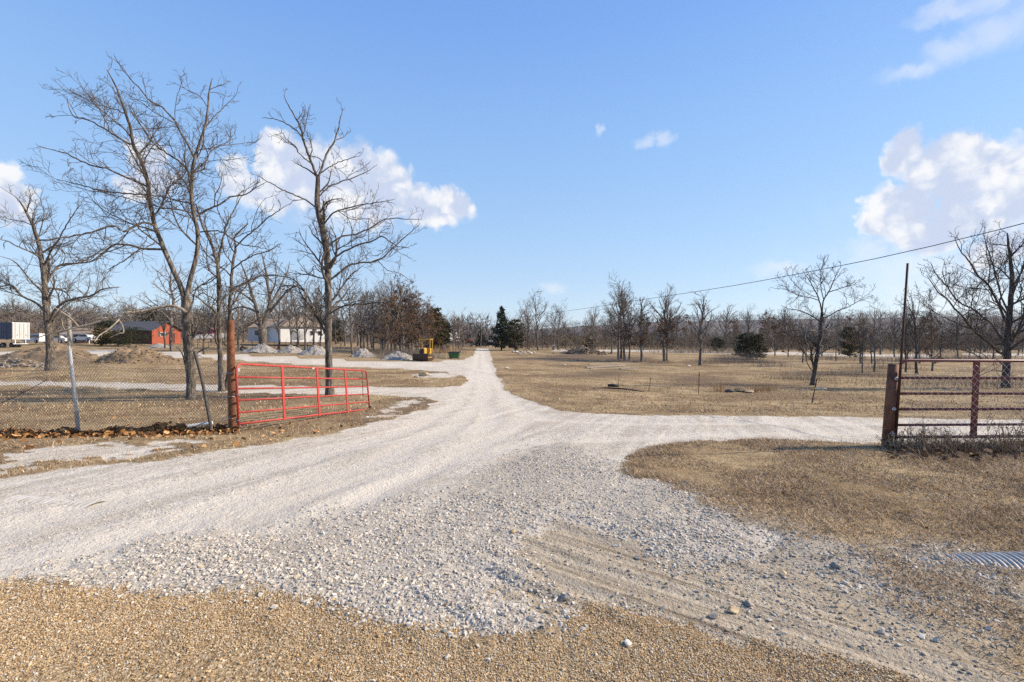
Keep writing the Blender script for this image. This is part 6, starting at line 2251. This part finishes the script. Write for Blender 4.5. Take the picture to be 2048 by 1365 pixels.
# tan cottage with white porch
c = wp(152, 684, 98)
M['tan_roof'] = simple('tan_sheet_roof', (0.24, 0.17, 0.11), (0.32, 0.23, 0.15), 3, 0.8)
t = thing('tan_cottage', 'low tan cottage with a white porch behind the utility pole', 'house', c)
EX, EY = Vector((1, .06, 0)).normalized(), Vector((-.06, 1, 0)).normalized()
mb = MB()
quadbox(mb, Vector(), EX, EY, -2.6, 2.5, 1.8, 7, -.6, 1.9)
mb.build('wall', M['tan_wall'], t)
mb = MB()
PP_ = lambda x, y, z: EX * x + EY * y + Vector((0, 0, z))
mb.add([tuple(PP_(*k)) for k in ((-3.1, -.3, 1.72), (3.0, -.3, 1.72), (3.0, 4.2, 2.95), (-3.1, 4.2, 2.95), (3.0, 8, 1.9), (-3.1, 8, 1.9),
                                 (-3.1, -.3, 1.60), (3.0, -.3, 1.60), (3.0, 8, 1.78), (-3.1, 8, 1.78))],
       [(0, 1, 2, 3), (3, 2, 4, 5), (6, 7, 1, 0), (1, 7, 8, 4, 2), (6, 0, 3, 5, 9), (9, 8, 7, 6)])
mb.build('roof', M['tan_roof'], t)
mb = MB()
quadbox(mb, Vector(), EX, EY, -3.1, 3.0, -.34, -.31, 1.55, 1.80)
mb.build('fascia', M['white'], t)
for xx_ in (-2.8, -.6, 2.6):
    mb = MB()
    quadbox(mb, Vector(), EX, EY, xx_, xx_ + .13, -.2, -.07, -.6, 1.59)
    mb.build('porch_post', M['white'], t)
mb = MB()
quadbox(mb, Vector(), EX, EY, -1.9, -1.0, 1.74, 1.79, .5, 1.5)
mb.build('window', M['glass'], t)

# white building glimpsed through the thicket
c = wp(894, 679, 134)
wbl, ex2, ey2, nr2 = gable_house('white_shed', 'white gabled building glimpsed through the thicket left of the drive', c, R(-50), 4.2, 5, 2.0, 2.9, M['white'], M['white_metal'], .3)
mb = MB()
quadbox(mb, nr2 * .02, ex2, -nr2, 2.0, 3.2, -.04, .03, -.3, 1.7)
mb.build('door', M['grey_door'], wbl)

# semi trailer
c = gp(24, 80)
ztop = wp(24, 645, 80).z
zb = wp(24, 679, 80).z
trl = thing('semi_trailer', 'box trailer with white rear doors and dark blue side at the left edge', 'trailer', c)
nrm, sd = house_axes(R(-10))
ex, ey = -sd, -nrm
fz = zb - c.z
tz = ztop - c.z
mb = MB()
quadbox(mb, Vector(), ex, ey, 0, 2.6, .04, 12, fz, tz)
mb.build('box', M['navy'], trl)
mb = MB()
for k in range(26):
    quadbox(mb, Vector(), ex, ey, -.035, -.002, .4 + k * .45, .4 + k * .45 + .16, fz + .15, tz - .1)
quadbox(mb, Vector(), ex, ey, -.045, -.003, 1.1, 1.22, fz, tz)
mb.build('side_ribs', M['navy'], trl)
for s in (0, 1):
    mb = MB()
    quadbox(mb, Vector(), ex, ey, .06 + s * 1.25, 1.29 + s * 1.25, -.02, .037, fz + .1, tz - .1)
    dr = mb.build('rear_door', M['white_metal'], trl)
    mb = MB()
    for q_ in (.35, .95):
        a = ex * (.06 + s * 1.25 + q_) + ey * -.045
        mb.tube([a + Vector((0, 0, fz + .1)), a + Vector((0, 0, tz - .12))], .022, 6)
    mb.box(tuple(ex * (.06 + s * 1.25 + .65) + ey * -.05 + Vector((0, 0, fz + .75))), (.12, .06, .18), R(-10))
    mb.build('lock_rod', M['galv_dull'], dr)
mb = MB()
quadbox(mb, Vector(), ex, ey, 0, 2.6, -.01, .038, fz, fz + .098)
quadbox(mb, Vector(), ex, ey, 0, 2.6, -.01, .038, tz - .098, tz)
mb.build('rear_frame', M['white'], trl)
mb = MB()
for q_ in (.5, 2.0):
    quadbox(mb, Vector(), ex, ey, q_, q_ + .1, .1, .2, fz - .72, fz)
quadbox(mb, Vector(), ex, ey, .2, 2.4, .08, .22, fz - .82, fz - .72)
mb.build('bumper_guard', M['white'], trl)
for yy_ in (2.2, 3.5):
    for xx_ in (.25, 2.35):
        mb = MB()
        a = ex * (xx_ - .15) + ey * yy_ + Vector((0, 0, .5))
        b = ex * (xx_ + .15) + ey * yy_ + Vector((0, 0, .5))
        mb.tube([a, a.lerp(b, .06), b.lerp(a, .06), b], [.42, .5, .5, .42], 22)
        w_ = mb.build('wheel', M['black'], trl, None, True)
        mb = MB()
        mb.tube([a + (a - b) * .02, b + (b - a) * .02], .25, 16)
        mb.build('rim', M['galv_dull'], w_, None)
mb = MB()
a = ex * .2 + ey * .0 + Vector((0, 0, fz - .1))
mb.box(tuple(a), (.3, .08, .12), R(-10))
mb.build('tail_lamp', M['yellow'], trl)


# ------------------------------------------------------------------ cars at the houses
def car(name, label, loc, rz, paint, van=False, L_=4.4):
    t = thing(name, label, 'van' if van else 'car', loc, rz)
    h = 1.9 if van else 1.42
    s = L_ / 4.4
    if van:
        prof = [(-2.2, .35), (-2.25, .9), (-2.15, 1.8), (-1.9, 1.9), (1.1, 1.9), (1.5, 1.3), (2.15, 1.05), (2.25, .6), (2.2, .35)]
    else:
        prof = [(-2.15, .35), (-2.2, .75), (-2.1, .95), (-1.5, 1.02), (-.95, 1.40), (.35, 1.42), (1.0, 1.0), (2.0, .82), (2.2, .6), (2.15, .35)]
    mb = MB()
    n = len(prof)
    w0 = .88
    rows = []
    for sgn, inset in ((-1, 0.12), (-1, 0.0), (1, 0.0), (1, 0.12)):
        rows.append([(x * s, sgn * (w0 - (inset if inset else 0) - (0.13 if z > 1.1 else 0)), z if not inset else z * .995) for x, z in prof])
    v = [p for r_ in rows for p in r_]
    f = []
    for k in range(3):
        for i in range(n):
            j = (i + 1) % n
            f.append((k * n + i, k * n + j, (k + 1) * n + j, (k + 1) * n + i))
    f.append(tuple(range(n)))
    f.append(tuple(range(4 * n - 1, 3 * n - 1, -1)))
    mb.add(v, f)
    mb.build('body', paint, t)
    mb = MB()
    zc, zt_ = (1.12, 1.62) if van else (1.03, 1.33)
    for sgn in (-1, 1):
        mb.box((-.45 * s if not van else -.5, sgn * (w0 - .12), (zc + zt_) / 2), ((1.75 if not van else 2.6) * s, .07, zt_ - zc), 0, .03)
    mb.build('windows', M['glass'], t)
    mb = MB()
    if van:
        mb.prism([(1.14, -.68, 1.82), (1.52, -.7, 1.32), (1.55, -.7, 1.34), (1.17, -.68, 1.84)], (0, 1.38, 0))
    else:
        mb.prism([(.40 * s, -.66, 1.40), (.98 * s, -.7, 1.03), (1.02 * s, -.7, 1.05), (.44 * s, -.66, 1.42)], (0, 1.36, 0))
    mb.build('windscreen', M['glass'], t)
    for x_ in (-1.35, 1.35):
        for y_ in (-.82, .82):
            mb = MB()
            mb.tube([(x_ * s, y_ - .11, .33), (x_ * s, y_ - .09, .33), (x_ * s, y_ + .09, .33), (x_ * s, y_ + .11, .33)], [.28, .33, .33, .28], 18)
            w_ = mb.build('wheel', M['black'], t, None, True)
            mb = MB()
            mb.tube([(x_ * s, y_ - .115, .33), (x_ * s, y_ + .115, .33)], .19, 14)
            mb.build('rim', M['galv'], w_)
    for y_ in (-.6, .6):
        mb = MB()
        mb.box((2.18 * s, y_, .66), (.06, .3, .14), 0, .02)
        mb.build('headlight', M['white_metal'], t)
    return t


car('parked_van', 'white van parked right of the box trailer', wp(72, 687, 92), R(165), M['white'], True, 4.6)
car('parked_car', 'white car parked behind the flared tree trunk', wp(112, 686, 97), R(190), M['white'])
car('parked_car', 'white car standing on the porch side of the tan cottage', wp(170, 684, 94), R(175), M['white'])
car('parked_car', 'maroon car behind the white picket fence', wp(404, 673, 104), R(185), M['maroon'], True, 5.0)
# white picket fence
a, b = wp(388, 679, 98), wp(470, 674, 101)
pf = thing('picket_fence', 'white picket fence in front of the maroon car', 'fence', a)
dv = b - a
n = 62
mb = MB()
for i in range(n):
    p = dv * (i / (n - 1))
    mb.box((p.x, p.y, p.z + .45), (.085, .03, .95 if i % 2 else .9), math.atan2(dv.y, dv.x))
mb.build('pickets', M['white'], pf)
mb = MB()
for zz in (.25, .72):
    mb.tube([Vector((0, .035, zz)), dv + Vector((0, .035, zz))], .03, 6)
mb.build('rails', M['white'], pf)
# wire fence on thin dark posts in front of the white house
wf = thing('wire_fence', 'dark wire fence on thin posts behind the gravel heaps', 'fence', gp(470, 86))
w0_ = Vector(wf.location)
pp = [gp(px, 86 + 0.012 * (px - 470)) for px in range(395, 760, 22)]
for p in pp:
    mb = MB()
    mb.tube([p - w0_ + Vector((0, 0, -.1)), p - w0_ + Vector((0, 0, 1.25))], .035, 6)
    mb.build('post', M['rust_dark'], wf)
mb = MB()
for zz in (.25, .5, .75, 1.0, 1.2):
    mb.tube([p - w0_ + Vector((0, 0, zz)) for p in pp], .007, 4)
mb.build('wire', M['rust_dark'], wf)

# utility pole stump at the left
c = gp(140, 72)
up_ = thing('utility_pole', 'pale weathered wooden pole cut off short behind the flared tree', 'pole', c)
tp_ = wp(138, 630, 72)
mb = MB()
mb.tube([Vector((0, 0, -.2)), (tp_ - c) * .5, tp_ - c], [.30, .27, .24], 14)
mb.build('shaft', M['bark_pale'], up_, None, True)
mb = MB()
mb.tube([tp_ - c, tp_ - c + Vector((0, 0, .12)), tp_ - c + Vector((0, 0, .3))], [.1, .16, .05], 10)
mb.build('cap', M['white_metal'], up_)

# ------------------------------------------------------------------ machines
# yellow crawler loader, facing the viewer
c = gp(849, 59)
c.z += .02
cr_ = thing('crawler_tractor', 'old yellow crawler tractor with a dark front blade and roll bar canopy', 'bulldozer', c, R(-8))
S = 1.0
for sx in (-1, 1):
    mb = MB()
    prof = []
    for a in np.linspace(math.pi / 2, 3 * math.pi / 2, 8):
        prof.append((-.9 + .36 * math.cos(a), .38 + .36 * math.sin(a)))
    for a in np.linspace(-math.pi / 2, math.pi / 2, 8):
        prof.append((.9 + .36 * math.cos(a), .38 + .36 * math.sin(a)))
    x0 = sx * .62 - .17
    mb.prism([(x0, p_[0], p_[1]) for p_ in prof], (.34, 0, 0))
    tr = mb.build('track', M['iron'], cr_)
    mb = MB()
    for p_ in (-.75, -.25, .25, .75):
        mb.tube([(x0 - .01, p_, .32), (x0 + .35, p_, .32)], .15, 12)
    mb.build('roller', M['rust_dark'], tr)
mb = MB()
mb.box((0, .1, .62), (.88, 2.0, .5), 0, .05)
mb.box((0, -.55, 1.18), (.72, .95, .84), 0, .06)
mb.box((-.46, .45, 1.2), (.34, .9, .72), 0, .05)
mb.box((.46, .45, 1.2), (.34, .9, .72), 0, .05)
mb.build('body', M['yellow'], cr_)
mb = MB()
mb.box((0, -1.045, 1.2), (.56, .05, .62), 0, .02)
mb.build('grille', M['iron'], cr_)
mb = MB()
mb.box((0, .45, 1.42), (.5, .5, .16), 0, .05)
mb.box((.0, .72, 1.72), (.46, .14, .5), 0, .05)
mb.build('seat', M['black'], cr_)
for sx in (-.68, .68):
    for yy_ in (.05, 1.0):
        mb = MB()
        mb.box((sx, yy_, 1.82), (.10, .10, 1.62), 0, .015)
        mb.build('canopy_post', M['yellow'], cr_)
mb = MB()
mb.box((0, .52, 2.66), (1.56, 1.2, .11), 0, .03)
mb.build('canopy', M['yellow'], cr_)
mb = MB()
mb.tube([(.22, -.5, 1.5), (.22, -.5, 2.0), (.22, -.46, 2.1)], .04, 8)
mb.build('exhaust', M['iron'], cr_)
mb = MB()
n_ = 9
arc = [(-1.62 - .16 * math.sin(a_) * 1.0 + .16, .08 + .86 * k / (n_ - 1)) for k, a_ in enumerate(np.linspace(0, math.pi, n_))]
pl = [(-.98, y_, z_) for y_, z_ in arc] + [(-.98, y_ - .05, z_) for y_, z_ in reversed(arc)]
mb.prism(pl, (1.96, 0, 0))
mb.build('blade', M['iron'], cr_)
for sx in (-1, 1):
    mb = MB()
    mb.tube([(sx * .86, -1.5, .45), (sx * .86, .2, .42)], .06, 8)
    mb.tube([(sx * .36, -1.45, .85), (sx * .32, -.7, 1.15)], .045, 8)
    mb.build('blade_arm', M['yellow'], cr_)
    mb = MB()
    mb.tube([(sx * .28, -1.05, 1.5), (sx * .28, -1.10, 1.5)], .07, 10)
    mb.build('headlight', M['white_metal'], cr_)
for sx in (-.2, .05):
    mb = MB()
    mb.tube([(sx, .0, 1.4), (sx - .03, -.02, 1.8)], .018, 6)
    mb.tube([(sx - .03, -.02, 1.8), (sx - .03, -.02, 1.85)], .035, 6)
    mb.build('control_lever', M['iron'], cr_)

# green dumpster
c = gp(909, 66)
dp = thing('dumpster', 'green steel dumpster with a dark lid beside the drive', 'dumpster', c, R(-4))
mb = MB()
b0 = [(-.62, -.45, .12), (.62, -.45, .12), (.62, .45, .12), (-.62, .45, .12)]
b1 = [(-.76, -.58, .82), (.76, -.58, .82), (.76, .52, .92), (-.76, .52, .92)]
mb.add(b0 + b1, [(3, 2, 1, 0), (4, 5, 6, 7), (0, 1, 5, 4), (1, 2, 6, 5), (2, 3, 7, 6), (3, 0, 4, 7)])
for x_ in (-.4, 0, .4):
    mb.prism([(x_ - .03, -.468, .14), (x_ + .03, -.468, .14), (x_ + .03, -.60, .80), (x_ - .03, -.60, .80)], (0, -.02, 0))
mb.build('bin', M['green'], dp)
mb = MB()
mb.add([(-.82, -.66, .84), (.82, -.66, .84), (.82, .58, .95), (-.82, .58, .95), (-.82, -.66, .92), (.82, -.66, .92), (.82, .58, 1.03), (-.82, .58, 1.03)],
       [(3, 2, 1, 0), (4, 5, 6, 7), (0, 1, 5, 4), (1, 2, 6, 5), (2, 3, 7, 6), (3, 0, 4, 7)])
mb.build('lid', M['tarp' if False else 'black'], dp)
for x_ in (-.5, .5):
    for y_ in (-.35, .35):
        mb = MB()
        mb.tube([(x_ - .03, y_, .07), (x_ + .03, y_, .07)], .07, 10)
        mb.build('caster', M['black'], dp)
for sx in (-1, 1):
    mb = MB()
    mb.box((sx * .77, -.05, .60), (.1, .5, .12), 0, .02)
    mb.build('lift_pocket', M['green'], dp)

# blue tarped bundle on the bank behind
c = gp(888, 92)
o = heap('tarp_bundle', 888, 90, 2.6, 1.4, .55, M['tarp'], 'dark blue tarp bundle on the tawny bank behind the green dumpster', 61, 'tarp', .5, 0, 0, None, (.1, .2), 2.2)
o.location.z += .55

# orange and black tractor at the far end of the drive
c = gp(938, 128)
c.z = wp(938, 688, 128).z
tr_ = thing('tractor', 'faded orange and black tractor with a cab at the far end of the drive', 'tractor', c, R(10))
mb = MB()
mb.box((.1, -.9, 1.0), (.9, 1.5, .8), 0, .1)
mb.box((0, .6, .95), (1.0, 1.3, .5), 0, .06)
mb.build('body', M['orange'], tr_)
mb = MB()
mb.box((0, .65, 1.75), (1.15, 1.2, 1.1), 0, .06)
mb.build('cab_glass', M['glass'], tr_)
mb = MB()
mb.box((0, .65, 2.36), (1.35, 1.4, .14), 0, .04)
mb.build('cab_roof', M['iron'], tr_)
for sx in (-.85, .85):
    for yy_, rr_ in ((.8, .72), (-1.2, .45)):
        mb = MB()
        mb.tube([(sx - .2, yy_, rr_), (sx - .16, yy_, rr_), (sx + .16, yy_, rr_), (sx + .2, yy_, rr_)], [rr_ * .85, rr_, rr_, rr_ * .85], 20)
        w_ = mb.build('wheel', M['black'], tr_, None, True)
        mb = MB()
        mb.tube([(sx - .21, yy_, rr_), (sx + .21, yy_, rr_)], rr_ * .5, 14)
        mb.build('rim', M['orange'], w_)
mb = MB()
mb.box((-.1, -2.0, .5), (2.0, .5, .6), 0, .08)
mb.build('front_bucket', M['iron'], tr_)

# flatbed trailer and small yellow machine under the cedars
c = gp(978, 136)
c.z = wp(978, 690.5, 136).z
ft = thing('flatbed_trailer', 'dark flatbed trailer parked under the trees left of the pointed cedar', 'trailer', c, R(4))
mb = MB()
mb.box((0, 0, .75), (4.2, 1.9, .18), 0, .03)
mb.box((0, .9, 1.15), (4.2, .06, .6), 0, .01)
mb.box((-2.5, 0, .6), (.9, .1, .1))
mb.build('deck', M['rust_dark'], ft)
for x_ in (-.4, .5):
    for y_ in (-.95, .95):
        mb = MB()
        mb.tube([(x_, y_ - .1, .35), (x_, y_ - .08, .35), (x_, y_ + .08, .35), (x_, y_ + .1, .35)], [.3, .35, .35, .3], 16)
        mb.build('wheel', M['black'], ft, None, True)
mb = MB()
for k in range(5):
    mb.box((1.0 + .22 * k - 1.2, -.3 + .1 * (k % 2), 1.05 + .05 * (k % 3)), (.16, 1.0, .35), .2 * k, .02)
mb.build('load', M['white_metal'], ft)
c = gp(1000, 128)
c.z = wp(1000, 692, 128).z
ym = thing('mini_excavator', 'small orange yellow machine parked at the foot of the pointed cedar', 'excavator', c, R(20))
mb = MB()
mb.box((0, 0, .85), (1.1, 1.3, .7), 0, .1)
mb.box((.1, .35, 1.25), (.8, .5, .3), 0, .05)
mb.build('body', M['yellow'], ym)
for sx in (-.5, .5):
    mb = MB()
    mb.box((sx, 0, .25), (.28, 1.7, .45), 0, .12)
    mb.build('track', M['black'], ym)
mb = MB()
mb.tube([(.1, -.6, 1.0), (.1, -1.1, 1.9), (.1, -1.7, 1.6)], .09, 8)
mb.tube([(.1, -1.7, 1.6), (.1, -1.75, .8)], .07, 8)
mb.build('arm', M['yellow'], ym)
mb = MB()
mb.box((.1, -1.75, .6), (.45, .35, .4), 0, .08)
mb.build('bucket', M['iron'], ym)

# little sign board by the far lane
c = gp(1107, 128)
sg = thing('sign_board', 'small blank white board on two legs by the far lane', 'sign', c)
mb = MB()
mb.box((0, 0, 1.3), (1.0, .05, .45), 0, .01)
mb.build('board', M['white_metal'], sg)
for x_ in (-.35, .35):
    mb = MB()
    mb.box((x_, .05, .55), (.08, .05, 1.2))
    mb.build('leg', M['wood'], sg)


# ------------------------------------------------------------------ thin winter haze over the valley
def haze():
    me = bpy.data.meshes.new('haze')
    x, y0, y1, z0, z1 = 9500, -9500, 9500, -14.0, 72.0
    v = [(-x, y0, z0), (x, y0, z0), (x, y1, z0), (-x, y1, z0), (-x, y0, z1), (x, y0, z1), (x, y1, z1), (-x, y1, z1)]
    me.from_pydata(v, [], [(0, 3, 2, 1), (4, 5, 6, 7), (0, 1, 5, 4), (1, 2, 6, 5), (2, 3, 7, 6), (3, 0, 4, 7)])
    m = bpy.data.materials.new('haze')
    m.use_nodes = True
    nt = m.node_tree
    nt.nodes.clear()
    pv = nt.nodes.new('ShaderNodeVolumePrincipled')
    pv.inputs['Color'].default_value = (0.80, 0.88, 1.0, 1)
    pv.inputs['Density'].default_value = HAZE_DENSITY
    pv.inputs['Anisotropy'].default_value = 0.2
    out = nt.nodes.new('ShaderNodeOutputMaterial')
    nt.links.new(pv.outputs[0], out.inputs['Volume'])
    me.materials.append(m)
    o = bpy.data.objects.new('haze', me)
    COL.objects.link(o)
    tag(o, 'thin pale haze lying over the valley and far hill', 'haze', None, 'stuff')


HAZE_DENSITY = 0.00008
haze()
